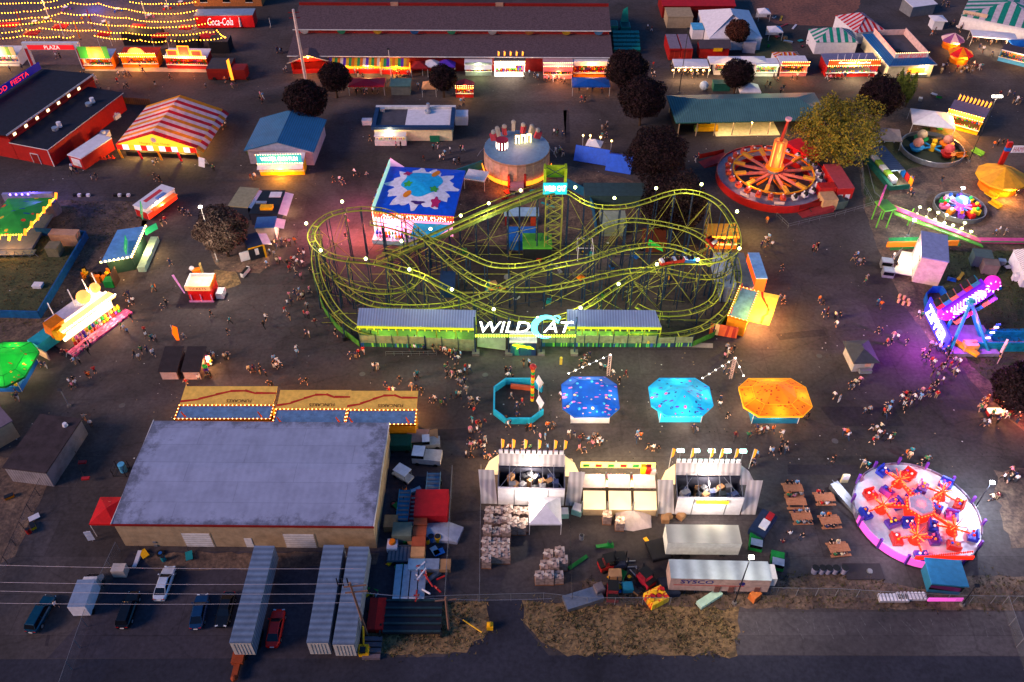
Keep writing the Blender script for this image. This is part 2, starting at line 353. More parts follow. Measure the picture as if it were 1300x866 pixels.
sheet('planter_bed_soil',[(262,312),(335,312),(345,335),(330,347),(280,345)],DIRT,3,.3)
sheet('worn_turf',[(272,343),(300,345),(306,360),(280,370),(268,362)],DRY,4,.3)
sheet('concrete_apron',[(108,84),(268,87),(268,92),(108,90)],CONC,2)
sheet('concrete_ramp',[(900,418),(866,440),(1030//1,443)]if 0 else[(858,434),(905,436),(905,442),(858,440)],CONC,2)
for i,q in enumerate([[(715,140),(722,140),(724,182),(718,182)],[(1040,516),(1136,517),(1148,541),(1060,541)],[(480,548),(600,543),(604,560),(482,558)],[(1000,590),(1090,590),(1090,604),(1000,602)],[(985,424),(1046,418),(1050,426),(990,432)],[(60,806),(64,806),(60,820),(56,820)],[(500,455),(760,458),(765,520),(500,516)],[(180,280),(240,280),(225,420),(170,420)],[(430,130),(720,128),(718,176),(420,180)],[(980,470),(1100,475),(1110,505),(1000,500)],[(1140,560),(1290,560),(1300,600),(1150,598)]]):
 sheet('asphalt_patch',q,PATCHM if i<6 else ASPH,1+(i%2),.06)
rr=random. Random(77);mb=MB();mm_=[M('litter_white','#b8b4b0',.8),M('litter_tan','#8a7658',.8),M('litter_dark','#1c1a1c',.8)]
for i in range(1500):
 x,y=rr. uniform(0,1300),rr. uniform(90,600);p=G(x,y);s=rr. uniform(.05,.16);a=rr. uniform(0,3);mb. mesh([(p[0]+s*cos(a+k*pi/2),p[1]+s*sin(a+k*pi/2),.03)for k in range(4)],[(0,1,2,3)],mm_[rr. choice((0,1,2,2,2))])
mb. build('litter',kind='stuff')
for i,(x,y)in enumerate(((460,475),(616,476),(155,515),(1142,421),(300,300),(900,600),(1060,560),(530,160),(1040,452),(355,210))):
 mb=MB();p=G(x,y);mb. cyl(p[0],p[1],.012,.03,.5,.5,M('cast_iron_lid','#4c4a4c',.6),14);o=mb. build('manhole_cover');o['kind']='structure'
def tufts(name,px,n,m,s0,s1,seed):
 """loose blades scattered over an outline and a little past its edge"""
 q=random. Random(seed);P=[G(*p)for p in px];mb=MB();x0,x1=min(p[0]for p in P),max(p[0]for p in P);y0,y1=min(p[1]for p in P),max(p[1]for p in P);k=0
 while k<n:
  x,y=q. uniform(x0,x1),q. uniform(y0,y1);c=False
  for i in range(len(P)):
   a,b=P[i],P[i-1]
   if(a[1]>y)!=(b[1]>y)and x<(b[0]-a[0])*(y-a[1])/(b[1]-a[1])+a[0]:c=not c
  if not c:continue
  if noise. noise(Vector((x*.35,y*.35,seed)))<-.12 and q. random()<.8:k+=1;continue
  x+=q. gauss(0,.5);y+=q. gauss(0,.5)
  for j in range(3):a=q. uniform(0,6.3);s=q. uniform(s0,s1);mb. mesh([(x,y,.01),(x+s*.4*cos(a+1),y+s*.4*sin(a+1),.02),(x+s*cos(a),y+s*sin(a),s*q. uniform(.3,.9))],[(0,1,2)],m[k%len(m)])
  k+=1
 mb. build(name,kind='stuff')
TM=[M('dry_blade','#8a7048',.9),M('brown_blade','#5a4630',.9),M('dark_blade','#2c2418',.9),M('olive_blade','#4a4626',.9)]
tufts('dry_grass_tufts',[(663,764),(935,771),(933,800),(936,831),(720,831),(690,815),(668,792)],2600,TM,.12,.4,3)
tufts('dry_grass_tufts',[(470,778),(500,768),(618,762),(622,800),(590,826),(510,831),(466,833)],1500,TM,.12,.4,4)
tufts('weeds',[(740,735),(850,752),(985,755),(985,735),(1060,727),(1190,750),(1232,730),(1300,735),(1300,774),(740,768)],1800,TM[1:],.12,.35,5)
tufts('weeds',[(60,256),(190,256),(186,285),(132,325),(110,352),(66,412),(0,425),(0,256)],1700,TM[1:],.15,.45,6)
tufts('lawn_tufts',[(1190,318),(1300,322),(1300,500),(1240,470),(1196,380)],2000,[M('green_blade','#3a4a1c',.9),TM[3],TM[2]],.15,.45,7)
mk=M('faded_line_paint','#5c585a',.8,var=.5,scale=3)
for i in range(24):
 x=945+i*15+RN. uniform(-5,5);mb=MB();y0_=782+RN. uniform(0,12);a,b=G(x,y0_,.016),G(x+RN. uniform(2,16),y0_+RN. uniform(8,26),.016);dx=.04
 mb. poly([(a[0]-dx,a[1],.018),(a[0]+dx,a[1],.018),(b[0]+dx,b[1],.018),(b[0]-dx,b[1],.018)],mk);o=mb. build('faded_parking_line');o['kind']='structure'
def WP_(f,px,py,yoff=0.0):
 """pixel -> (x, z) on the vertical plane y = yoff of frame f"""
 u=(px-650)/FP;v=(py-433)/FP;d=(u,CC-v*SS,-(SS+v*CC));n=(-sin(f. rot),cos(f. rot))
 t=((f. x*n[0]+f. y*n[1])+yoff)/(d[0]*n[0]+d[1]*n[1]);p=(d[0]*t,d[1]*t)
 return((p[0]-f. x)*cos(f. rot)+(p[1]-f. y)*sin(f. rot),CAMH+t*d[2])
def roof(mb,kind,w,d,h,rise,ov,m,fascia=None,x0=0,y0=0,gable=None):
 a,b,c,e=x0-ov,x0+w+ov,y0-ov,y0+d+ov;t=.14;f=fascia or m
 if kind=='flat':
  mb. box(a,c,h,b,e,h+t+.06,f,top=m)
  return
 if kind=='shed':
  mb. slab([(a,c,h),(b,c,h),(b,e,h+rise),(a,e,h+rise)],t,m);return
 if kind=='gx':
  ym=(c+e)/2
  mb. slab([(a,c,h),(b,c,h),(b,ym,h+rise),(a,ym,h+rise)],t,m);mb. slab([(a,ym,h+rise),(b,ym,h+rise),(b,e,h),(a,e,h)],t,m)
  for xx in(x0,x0+w):mb. slab([(xx,y0,h-.15),(xx,y0+d,h-.15),(xx,y0+d/2,h+rise-.2)],.01,gable or f)if 0 else mb. poly([(xx,y0,h-.16),(xx,y0+d,h-.16),(xx,y0+d/2,h+rise*.94-.16)],gable or f)
  return
 if kind=='gy':
  xm=(a+b)/2
  mb. slab([(a,c,h),(xm,c,h+rise),(xm,e,h+rise),(a,e,h)],t,m);mb. slab([(xm,c,h+rise),(b,c,h),(b,e,h),(xm,e,h+rise)],t,m)
  for yy in(y0,y0+d):mb. poly([(x0,yy,h-.16),(x0+w,yy,h-.16),(x0+w/2,yy,h+rise*.94-.16)],gable or f)
  return
 if kind=='hip':
  i=min(b-a,e-c)/2;
  if b-a>=e-c:p,q=(a+i,(c+e)/2,h+rise),(b-i,(c+e)/2,h+rise)
  else:p,q=((a+b)/2,c+i,h+rise),((a+b)/2,e-i,h+rise)
  A,B,C_,D=(a,c,h),(b,c,h),(b,e,h),(a,e,h)
  if b-a>=e-c:fs=[[A,B,q,p],[B,C_,q],[C_,D,p,q],[D,A,p]]
  else:fs=[[A,B,p],[B,C_,q,p],[C_,D,q],[D,A,p,q]]
  for s in fs:mb. poly(s,m)
  mb. poly([D,C_,B,A],f);mb. box(a,c,h-.22,b,e,h-.003,f)
def shell(mb,w,d,h,m,t=.12,front=None,x0=0,y0=0):
 """four walls; front may be low (a counter)"""
 hf=h if front is None else front
 mb. box(x0,y0,0,x0+w,y0+t,hf,m);mb. box(x0,y0+d-t,0,x0+w,y0+d,h,m)
 mb. box(x0,y0+t,0,x0+t,y0+d-t,h,m);mb. box(x0+w-t,y0+t,0,x0+w,y0+d-t,h,m)
def hut(f,name,label,cat,d,h,wall,rf,kind='flat',rise=1.0,ov=.3,fascia=None,group=None,extra=None):
 r=ft(f,name,label,cat,group);a=MB();a. box(0,0,0,f. w,d,h-.02,wall);a. build('wall',r)
 b=MB();roof(b,kind,f. w,d,h,rise,ov,rf,fascia);b. build('roof',r);return r
def plushies(mb,x0,x1,y,z,n,r=.22,rows=1,dz=.45,rng=None):
 q=rng or RN
 for k in range(rows):
  for i in range(n):
   x=x0+(x1-x0)*(i+.5)/n+q. uniform(-.05,.05);m=q. choice(PLUSH);s=r*q. uniform(.75,1.15)
   mb. sph((x,y,z+k*dz),s,m,6,4,1.2);mb. sph((x,y-.05,z+k*dz+s*1.3),s*.62,m,5,3)
def popup(cx,cy,w,d,label,m,name='canopy_tent',cat='canopy',rot=0.0,h=2.4,rise=.9,group=None,val=.3,flat=False,side=None,z=0):
 """folding canopy on four legs, centred on a ground pixel"""
 p=G(cx,cy,h);r=thing(name,label,cat,(p[0],p[1],0),rot,group);c=MB();hw,hd=w/2,d/2
 ring=[(-hw,-hd,h),(hw,-hd,h),(hw,hd,h),(-hw,hd,h)]
 if flat:c. slab([(q[0],q[1],h+rise*(.0 if q[1]<0 else 1))for q in ring],.05,m)
 else:c. fan(ring,(0,0,h+rise),m);m0=m[0]if isinstance(m,(list,tuple))else m
 if not flat:
  for i in range(4):
   a,b=ring[i],ring[(i+1)%4];c. poly([(a[0],a[1],h-val),(b[0],b[1],h-val),b,a],m0)
 c. build('canopy',r)
 for sx,sy in((-1,-1),(1,-1),(1,1),(-1,1)):
  l=MB();l. box(sx*(hw-.06)-.04,sy*(hd-.06)-.04,0,sx*(hw-.06)+.04,sy*(hd-.06)+.04,h-.02,WP);l. build('leg',r)
 if side:
  s=MB();s. box(-hw+.02,hd-.06,0,hw-.02,hd-.03,h-.1,side);s. build('side_curtain',r)
 return r
def stand(f,name,label,cat,d,h=3.0,body=RED,rf=W_,sign=None,signm=RED,txtm=None,awn=None,inside=E_WIN,kind='shed',rise=.5,light='#ffc070',e=900,sh=1.0,bulb=B_WARM,goods=True,group=None,counter=1.05,signback=None,seed=0,flags=0,tsz=.6):
 """sales or game stand open at the front: counter, back wall, roof, sign board over the front, goods on shelves, bulbs"""
 q=random. Random(seed+int(f. x*7));r=ft(f,name,label,cat,group);w=f. w
 a=MB();shell(a,w,d,h,body,front=counter);a. box(-.1,-.25,counter,w+.1,.2,counter+.07,WP);a. build('wall',r)
 b=MB();roof(b,kind,w,d,h,rise,.2,rf);b. build('roof',r)
 k=MB();k. box(.2,d-.3,.9,w-.2,d-.16,h-.3,inside);k. build('lit_back_wall',r)
 s=MB();n=max(3,int(w/.55))
 if goods:
  plushies(s,.3,w-.3,d*.55,1.1,n,.2,2,.6,q);plushies(s,.3,w-.3,.25,counter+.25,n,.13,1,.3,q)
  s. build('goods',r)
 if awn:
  v=MB();v. slab([(-.1,-1.3,h-.75),(w+.1,-1.3,h-.75),(w+.1,0.02,h-.1),(-.1,.02,h-.1)],.04,awn);v. build('awning',r)
 sb=MB();sb. box(0,-.22,h+.02,w,-.06,h+sh,signm);sb. build('sign_board',r)
 if bulb:
  u=MB();bulbs(u,(0,-.26,h+sh),(w,-.26,h+sh),.5,.09,bulb);bulbs(u,(0,-.26,h+.05),(w,-.26,h+.05),.5,.09,bulb);u. build('sign_bulbs',r)
 if sign:text(sign,'lettering',r,sh*tsz,txtm or E_WHT,(w/2,-.24,h+sh*.52),width=min(w*.82,sh*tsz*len(sign)*.95))
 for i in range(flags):
  g2=MB();x=w*(i+.5)/flags;g2 . tube((x,d-.2,h),(x+.1,d-.2,h+2.3),.035,WP,4);g2 . slab([(x+.08,d-.2,h+2.2),(x+.5,d-.25,h+1.9),(x+.35,d-.25,h+.9),(x+.08,d-.2,h+.7)],.03,E_ORG);g2 . build('feather_flag',r)
 if e:
  p=Vector((w/2,.2,h-.5));wx=f. x+p. x*cos(f. rot)-p. y*sin(f. rot);wy=f. y+p. x*sin(f. rot)+p. y*cos(f. rot)
  p2=Vector((w/2,-1.6,h-.2));wx=f. x+p2 . x*cos(f. rot)-p2 . y*sin(f. rot);wy=f. y+p2 . x*sin(f. rot)+p2 . y*cos(f. rot)
  lamp((wx,wy,h+.3 if not awn else h-.9),light,e,.4)
 return r
def semi(f,name,label,L,w,h,sidem,roofm,group=None,endm=None,open_end=False,base=1.15,stripes=None,cat='semi-trailer'):
 """box trailer: frame f runs along its length; local x = length, y = width"""
 r=ft(f,name,label,cat,group);b=MB();b. box(0,0,base,L,w,h-.06,sidem);b. build('body',r)
 t=MB();t. box(-.02,-.02,h-.055,L+.02,w+.02,h,roofm);t. build('roof',r)
 c=MB()
 for y in(.35,w-.5):c. box(.4,y,base-.35,L-.4,y+.14,base-.01,DST)
 for x in(2.4,2.9):c. box(L*.82-x+2.4,.4,0,L*.82-x+2.55,.55,base-.36,DST);
 c. box(L*.8,.5,0,L*.8+.12,.62,base-.36,DST);c. box(L*.8,w-.62,0,L*.8+.12,w-.5,base-.36,DST);c. build('chassis',r)
 for x in(1.6,2.9):
  for y in(.02,w-.38):
   q=MB();q. mesh(*ring_wheel(x,y,.5,.36),BLK);q. build('wheel',r)
 return r
def ring_wheel(x,y,r,t,n=14):
 vs=[(x+r*cos(2*pi*i/n),y,r+r*sin(2*pi*i/n))for i in range(n)]+[(x+r*cos(2*pi*i/n),y+t,r+r*sin(2*pi*i/n))for i in range(n)]
 return vs,[(i,(i+1)%n,n+(i+1)%n,n+i)for i in range(n)]+[tuple(range(n-1,-1,-1)),tuple(range(n,2*n))]
def leaf_mat(name,cols,rough=.7):
 if name in MATS:return MATS[name]
 m,nt,b=base_mat(name);MATS[name]=m;b. inputs['Roughness']. default_value=rough;b. inputs['Specular IOR Level']. default_value=.1
 tc=nn(nt,'ShaderNodeTexCoord');n=nn(nt,'ShaderNodeTexNoise');n. inputs['Scale']. default_value=.9;n. inputs['Detail']. default_value=6;n. inputs['Roughness']. default_value=.8
 nt. links. new(tc. outputs['Object'],n. inputs['Vector']);r=nn(nt,'ShaderNodeValToRGB');e=r. color_ramp. elements
 ps=[.32+.36*i/(len(cols)-1)for i in range(len(cols))];e[0]. position=ps[0];e[0]. color=lin(cols[0]);e[1]. position=ps[-1];e[1]. color=lin(cols[-1])
 for p,c in list(zip(ps,cols))[1:-1]:k=e. new(p);k. color=lin(c)
 nt. links. new(n. outputs['Fac'],r. inputs[0]);nt. links. new(r. outputs[0],b. inputs['Base Color']);return m
def crown_mesh(n,rx,rz,size,m,seed,lump=.18,holes=.25,shape='ball'):
 q=random. Random(seed);vs=[];fs=[]
 while len(fs)<n:
  d=Vector((q. gauss(0,1),q. gauss(0,1),q. gauss(0,1))). normalized()
  k=noise. noise(d*1.9+Vector((seed,0,0)));k2=noise. noise(d*5.1+Vector((0,seed,0)))
  if k2<-holes and q. random()<.75:continue
  rr=(1+lump*k*2+lump*.5*k2)*(q. random()**.22)
  if shape=='column':p=Vector((d. x*rx*rr*(1-.35*max(0,d. z)),d. y*rx*rr*(1-.35*max(0,d. z)),d. z*rz*rr))
  else:p=Vector((d. x*rx*rr,d. y*rx*rr,d. z*rz*rr))
  nrm=(d+Vector((q. gauss(0,.7),q. gauss(0,.7),q. gauss(0,.7)))). normalized();u=nrm. orthogonal(). normalized();w_=nrm. cross(u);a=q. uniform(0,pi);u,w_=u*cos(a)+w_*sin(a),w_*cos(a)-u*sin(a)
  s=size*q. uniform(.6,1.25);b=len(vs);vs+=[p-u*s*.5,p+w_*s*.35,p+u*s*.5,p-w_*s*.35];fs. append((b,b+1,b+2,b+3))
 mb=MB();mb. mesh(vs,fs,m);return mb
BARK=M('bark','#3a2c24',.9,scale=5,bump=.5)
def tree(cpx,cpy,rpx,label,m,name='tree',n=5200,cz=None,squash=.86,size=.42,seed=1,holes=.25,lump=.14,group='dark purple-leaved trees of the fairground',cat='tree',zc=None):
 p0=G(cpx,cpy,5.0);t=sqrt(p0[0]**2+p0[1]**2+95**2);rx=rpx/FP*t*cos(0)if 0 else rpx/(FP/(CAMH-5)*(SS+((cpy-433)/FP)*CC));rz=rx*squash
 cz=cz or(rz+2.3);p=G(cpx,cpy,cz);r=thing(name,label,cat,(p[0],p[1],0),RN. uniform(0,6),group)
 c=crown_mesh(n,rx,rz,size,m,seed,lump,holes). build('crown',r);c. location=(0,0,cz)
 k=MB();q=random. Random(seed);b0=Vector((0,0,0));h1=cz-rz*.55
 k. tube(b0,(0,0,h1),.3,BARK,8,.22)
 for i in range(7):
  a=i*.9+q. random();e=Vector((cos(a)*rx*.6,sin(a)*rx*.6,cz+q. uniform(-.25,.5)*rz));mid=Vector((cos(a)*rx*.22,sin(a)*rx*.22,(h1+e. z)/2));k. tube((0,0,h1-.1),mid,.15,BARK,5,.1);k. tube(mid,e,.1,BARK,5,.03)
 k. build('trunk',r);return r
LP=leaf_mat('purple_leaves',['#080507','#150c0f','#24151a','#3a2226']);LR=leaf_mat('reddish_leaves',['#241310','#40211a','#583026']);LY=leaf_mat('turning_leaves',['#2c3016','#4f5220','#8a7a26','#9c6a22'])
LG=leaf_mat('willow_leaves',['#25301a','#4a5a24','#6a7030']);LRED=leaf_mat('red_shrub_leaves',['#3a1410','#6a2018','#8a3a20'])
TG=None
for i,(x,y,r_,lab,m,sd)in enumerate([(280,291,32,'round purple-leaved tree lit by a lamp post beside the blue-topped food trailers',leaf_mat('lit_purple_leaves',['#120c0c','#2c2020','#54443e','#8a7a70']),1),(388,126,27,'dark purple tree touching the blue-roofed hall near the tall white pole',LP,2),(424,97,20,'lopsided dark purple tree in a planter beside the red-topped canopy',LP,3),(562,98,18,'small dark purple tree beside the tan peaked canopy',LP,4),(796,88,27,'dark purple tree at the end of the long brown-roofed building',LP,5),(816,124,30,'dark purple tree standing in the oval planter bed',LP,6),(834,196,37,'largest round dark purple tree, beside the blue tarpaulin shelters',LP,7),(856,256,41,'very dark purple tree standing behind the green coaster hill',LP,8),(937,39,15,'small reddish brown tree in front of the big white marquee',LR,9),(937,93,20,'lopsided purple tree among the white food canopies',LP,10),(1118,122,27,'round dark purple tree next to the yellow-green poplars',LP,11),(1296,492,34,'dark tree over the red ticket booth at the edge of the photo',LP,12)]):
 tree(x,y,r_,lab,m,seed=sd*13,n=15000 if r_>25 else 9000,size=.4,holes=.42,lump=.12,name='purple_tree',group='round dark trees standing on the fairground')
tree(1066,166,49,'large autumn tree with yellow and green leaves beside the red spinning ride',LY,'autumn_tree',11000,None,.7,.5,77,.12,.34,group=None)
for i,(x,y,lab)in enumerate([(1132,118,'first of three slim yellow-green poplars, beside the dark tree'),(1140,120,'middle one of three slim yellow-green poplars by the dark tree'),(1149,122,'outermost of three slim yellow-green poplars, farthest from the dark tree')]):
 p=G(x,y+14,0);r=thing('poplar_tree',lab,'tree',p,.4*i,'slim poplars behind the dark tree');c=crown_mesh(2200,1.0,4.0,.32,LG,50+i,.2,.3,'column'). build('crown',r);c. location=(0,0,4.9)
 k=MB();k. tube((0,0,0),(0,0,7),.16,BARK,6,.05);k. build('trunk',r)
for i,(x,y,rr,lab,m)in enumerate([(1036,170,1.3,'red flowering shrub behind the red spinning ride',LRED),(1046,186,1.1,'low red and orange shrub under the autumn tree',LRED),(1078,205,1.0,'orange shrub between the autumn tree and the red trailer',leaf_mat('orange_shrub',['#5a2a10','#8a5018','#a06a20'])),(1122,214,.9,'green shrub by the small round track',LG),(1175,168,.8,'green shrub next to the wooden tables',LG),(322,196,1.2,'green bush beside the water game stand',LG),(262,356,.7,'low bush by the red ticket booth',LG),(930,78,.9,'green bush beside the reddish tree',LG)]):
 p=G(x,y);o=crown_mesh(900,rr,rr*.7,.26,m,90+i,.25,.2). build('shrub');tag(o,lab,'shrub','shrubs',(p[0],p[1],rr*.6))
RSHING=M('brown_shingles','#57454a',.9,var=.3,scale=2.2,bump=.3);GREYR=M('grey_felt_roof','#4a474f',.85,var=.2,scale=.6)
BLR=M_corr('blue_metal_roof','#2c6c98',.45,'X',.6,0,'#1d4a66',.35);GNR=M_corr('green_metal_roof','#456c70',.5,'X',.6,0,'#2c4e55',.4)
f=Fr((143,664),(473,667),5.4);d=f. d(193,535,5.4)
WR=M_corr('warehouse_sheet_roof','#8f95b0',1.0,'X',.7,0,'#6a6e84',.4,.05);
_nt=WR. node_tree;_b=_nt. nodes['Principled BSDF'];_s=_b. inputs['Base Color']. links[0]. from_socket;_tc=nn(_nt,'ShaderNodeTexCoord');_sx=nn(_nt,'ShaderNodeSeparateXYZ');_nt. links. new(_tc. outputs['Generated'],_sx. inputs[0])
def _m(op,a,b=None):
 n=nn(_nt,'ShaderNodeMath',operation=op)
 for i,v in enumerate((a,b)):
  if v is None:continue
  if isinstance(v,(int,float)):n. inputs[i]. default_value=v
  else:_nt. links. new(v,n. inputs[i])
 return n. outputs[0]
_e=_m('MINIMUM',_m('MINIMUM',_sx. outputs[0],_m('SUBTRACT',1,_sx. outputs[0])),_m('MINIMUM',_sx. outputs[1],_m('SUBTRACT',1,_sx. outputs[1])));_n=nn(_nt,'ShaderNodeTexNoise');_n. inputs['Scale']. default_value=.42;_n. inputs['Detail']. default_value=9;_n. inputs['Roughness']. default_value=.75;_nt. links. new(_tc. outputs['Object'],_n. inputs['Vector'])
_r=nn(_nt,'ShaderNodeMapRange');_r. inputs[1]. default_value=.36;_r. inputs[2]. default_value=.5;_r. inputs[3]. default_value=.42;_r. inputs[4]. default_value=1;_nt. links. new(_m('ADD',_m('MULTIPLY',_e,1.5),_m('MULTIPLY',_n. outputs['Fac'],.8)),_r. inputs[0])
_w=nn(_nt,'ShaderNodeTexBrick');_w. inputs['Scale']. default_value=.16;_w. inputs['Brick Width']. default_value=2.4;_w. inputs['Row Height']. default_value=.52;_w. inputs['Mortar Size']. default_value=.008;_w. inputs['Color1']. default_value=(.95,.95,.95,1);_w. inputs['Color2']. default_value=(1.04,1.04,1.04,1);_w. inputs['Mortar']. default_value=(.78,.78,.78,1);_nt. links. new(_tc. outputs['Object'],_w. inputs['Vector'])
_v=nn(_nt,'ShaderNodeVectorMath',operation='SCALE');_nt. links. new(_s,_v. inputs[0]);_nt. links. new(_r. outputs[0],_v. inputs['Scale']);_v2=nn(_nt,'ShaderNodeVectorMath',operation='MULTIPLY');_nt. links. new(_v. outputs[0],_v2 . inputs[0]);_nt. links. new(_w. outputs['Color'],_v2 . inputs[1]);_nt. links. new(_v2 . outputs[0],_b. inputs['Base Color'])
TANW=M('tan_block_wall','#9c8468',.8,var=.22,scale=.7)
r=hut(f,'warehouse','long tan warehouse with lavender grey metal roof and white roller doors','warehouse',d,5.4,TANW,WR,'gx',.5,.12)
mb=MB();mb. box(-.2,-.28,5.08,f. w+.2,-.14,5.42,DRED);mb. build('red_fascia',r)
mb=MB();mb. box(-.22,-.2,5.28,-.13,d+.2,5.5,WP);mb. box(f. w+.13,-.2,5.28,f. w+.22,d+.2,5.5,WP);mb. build('roof_edge_trim',r)
ms=M('soot_stain','#4a4852',.9,var=.5,scale=1.4);
for(a,b)in(((228,677),(275,700)),((357,678),(404,701))):
 x0,z1=WP_(f,a[0]+2,a[1]);x1,z0=WP_(f,b[0],b[1]);q=MB();q. box(x0,-.06,.05,x1,-.005,z1,WP)
 for k in range(6):q. box(x0,-.085,.3+k*(z1-.3)/6,x1,-.062,.36+k*(z1-.3)/6,M('door_groove','#9b948e'))
 o=q. build('roller_door',r);qf=MB();qf. box(x0-.15,-.05,0,x0-.01,-.004,z1+.15,TAN);qf. box(x1+.01,-.05,0,x1+.15,-.004,z1+.15,TAN);qf. build('door_frame',o)
x0,z1=WP_(f,312,690);q=MB();q. box(x0,-.05,.02,x0+1.0,-.004,2.1,WP);o=q. build('door',r);q=MB();q. sph((x0+.85,-.08,1.05),.05,STL);q. build('handle',o)
for x,y in((194,688),(196,692)):a,b=WP_(f,x,y);q=MB();q. box(a,-.12,b-.2,a+.45,-.01,b+.15,GRY);q. build('vent_box',r)
q=MB();q. box(f. w+.02,2.0,0,f. w+.06,3.0,2.1,GRY);q. build('side_door',r)
f=Fr((367,70),(776,72),4.0);d1=f. d(380,41,5.6);dl=d1
r=ft(f,'exhibition_building','long brown-roofed red building with coloured pennants along its upper eave','building')
q=MB();q. box(0,0,0,f. w,dl+10,3.9,DRED);q. build('wall',r)
q=MB();q. slab([(-.4,-.5,3.95),(f. w+.4,-.5,3.95),(f. w+.4,dl,5.4),(-.4,dl,5.4)],.15,RSHING);q. build('lower_roof',r)
q=MB();q. box(0,dl,4.5,f. w,dl+.2,6.5,RED);q. build('clerestory_wall',r)
q=MB();q. slab([(-.4,dl-.6,6.55),(f. w+.4,dl-.6,6.55),(f. w+.4,dl+9.5,8.6),(-.4,dl+9.5,8.6)],.15,RSHING);q. slab([(-.4,dl+10.1,7.4),(f. w+.4,dl+10.1,7.4),(f. w+.4,dl+19,5.4),(-.4,dl+19,5.4)],.15,RSHING);q. build('upper_roof',r)
q=MB();q. box(-.3,dl+9.55,7.6,f. w+.3,dl+10.05,9.3,DRED);q. build('ridge_wall',r)
q=MB();q. box(0,dl+10.0,3.0,f. w,dl+18,5.3,DRED);q. build('rear_wall',r)
q=MB();q. box(-.4,dl-.75,6.45,f. w+.4,dl-.62,6.68,WP);q. box(-.4,-.64,3.85,f. w+.4,-.52,4.08,WP);q. build('eave_trim',r)
cols=[('#c8c4c4'),'#3a8f6a','#c8992c','#2f5f9c','#3a8f6a','#b8b0b0','#b07038','#c8992c','#4f7fae']
for i,(px,hx)in enumerate(zip((386,433,479,526,573,625,672,719,760),cols)):
 x,z=WP_(f,px,38,dl-.7);n=8;q=MB();pts=[(x+1.1*cos(pi+pi*k/n),dl-.8,6.5+.95*sin(pi+pi*k/n))for k in range(n+1)]
 q. slab([(p[0],p[1],p[2])for p in pts],.02,M('bunting_'+hx,hx,.8));q. build('half_round_pennant',r)
for px in(501,634):x,z=WP_(f,px,9,dl+9.6);q=MB();q. box(x-1,dl+9.4,8.0,x+1,dl+9.54,9.6,M('vent_tan','#a07a6a'));q. build('ridge_vent',r)
f2=Fr((372,94),(418,92));r2=ft(f2,'gabled_food_kiosk','red gabled kiosk with white trim at the end of the long building','kiosk')
q=MB();shell(q,f2 . w,3.5,3.2,RED,front=1.1);q. build('wall',r2);q=MB();roof(q,'gy',f2 . w,3.5,3.3,1.6,.5,RSHING,WP,gable=RED);q. build('roof',r2)
q=MB();q. box(.5,2.8,1,f2 . w-.5,3.3,3,E_ORG);q. build('lit_back_wall',r2);q=MB();q. sph((f2 . w/2,-.9,4.6),.22,B_WARM);q. build('gable_lamp',r2);p=G(395,94);lamp((p[0],p[1]-1.2,4.3),'#ff9a40',900)
q=MB();q. slab([(-.9,-.75,3.3),(-.7,-.75,3.15),(f2 . w/2,-.75,4.85),(f2 . w/2,-.75,5.05)],.08,WP);q. slab([(f2 . w/2,-.75,5.05),(f2 . w/2,-.75,4.85),(f2 . w+.7,-.75,3.15),(f2 . w+.9,-.75,3.3)],.08,WP);q. build('barge_board',r2)
SA=[M('awning_'+n,h,.7)for n,h in(('violet','#55309a'),('yellow','#d0a21c'),('green','#2c8a4a'),('orange','#cf6a1c'),('cream','#c8bca8'))]
def awning_row(pl,pr,n,cols,label,e,lc,name='awning_stall',dd=2.6):
 f=Fr(pl,pr);r=ft(f,name,label,'stall','stalls under the eave of the long building');w_=f. w/n;q=MB()
 for i in range(n):q. slab([(i*w_,-1.2,2.5),((i+1)*w_,-1.2,2.5),((i+1)*w_,.9,3.5),(i*w_,.9,3.5)],.05,cols[i%len(cols)])
 for i in range(n):q. box(i*w_,-1.23,2.2,(i+1)*w_,-1.2,2.49,cols[i%len(cols)])
 q. build('awning',r);q=MB();q. box(0,-.6,0,f. w,0,1.0,RED);q. box(0,.7,0,f. w,.85,2.4,E_ORG);q. build('counter',r);q=MB();plushies(q,.2,f. w-.2,-.3,1.15,int(f. w*1.5),.16);q. build('goods',r)
 for x in(0.05,f. w-.05):q=MB();q. box(x-.04,-1.15,0,x+.04,-1.07,2.45,WP);q. build('post',r)
 c=G((pl[0]+pr[0])/2,pl[1]+4);lamp((c[0],c[1],2.0),lc,e);return r
awning_row((420,92),(452,92),9,SA,'stall with violet, yellow and green awning behind the lopsided tree',500,'#ffb050')
awning_row((452,92),(484,92),9,SA[1:]+SA[:1],'stall with multicoloured awning and a white counter beside the light mast',600,'#ffc070')
awning_row((485,93),(521,93),10,[SA[1],SA[2],SA[0],SA[1],SA[3]],'brightest stall with yellow and violet awning, crowded red counter',1100,'#ffae48')
popup(533,82,4.2,4,'deep red canopy next to the multicoloured awnings',M('red_cloth','#8a1a1c',.8),group='canopies before the long building')
popup(548,80,4.6,4,'white canopy beside the purple canopy under the brown eave',W_,group='canopies before the long building')
popup(567,80,4.4,4,'purple canopy above the small dark tree',M('purple_cloth','#4a2aa0',.8),group='canopies before the long building')
f=Fr((591,96),(624,96));stand(f,'food_trailer','pale metal food trailer with lime green glow, beside the bright white trailer','food trailer',3,3,ALU,W_,awn=W_,inside=M('lit_lime','#b8ff60',emit=1.2),signm=ALU,e=500,sh=.5,bulb=None,light='#e8ffb0')
f=Fr((628,97),(666,97));stand(f,'food_trailer','bright white lit food trailer with five flame-topped flags','food trailer',3,3.1,E_WHT,GREYR,inside=E_WHT,signm=E_WHT,e=900,light='#fff0c8',flags=5,sh=.9)
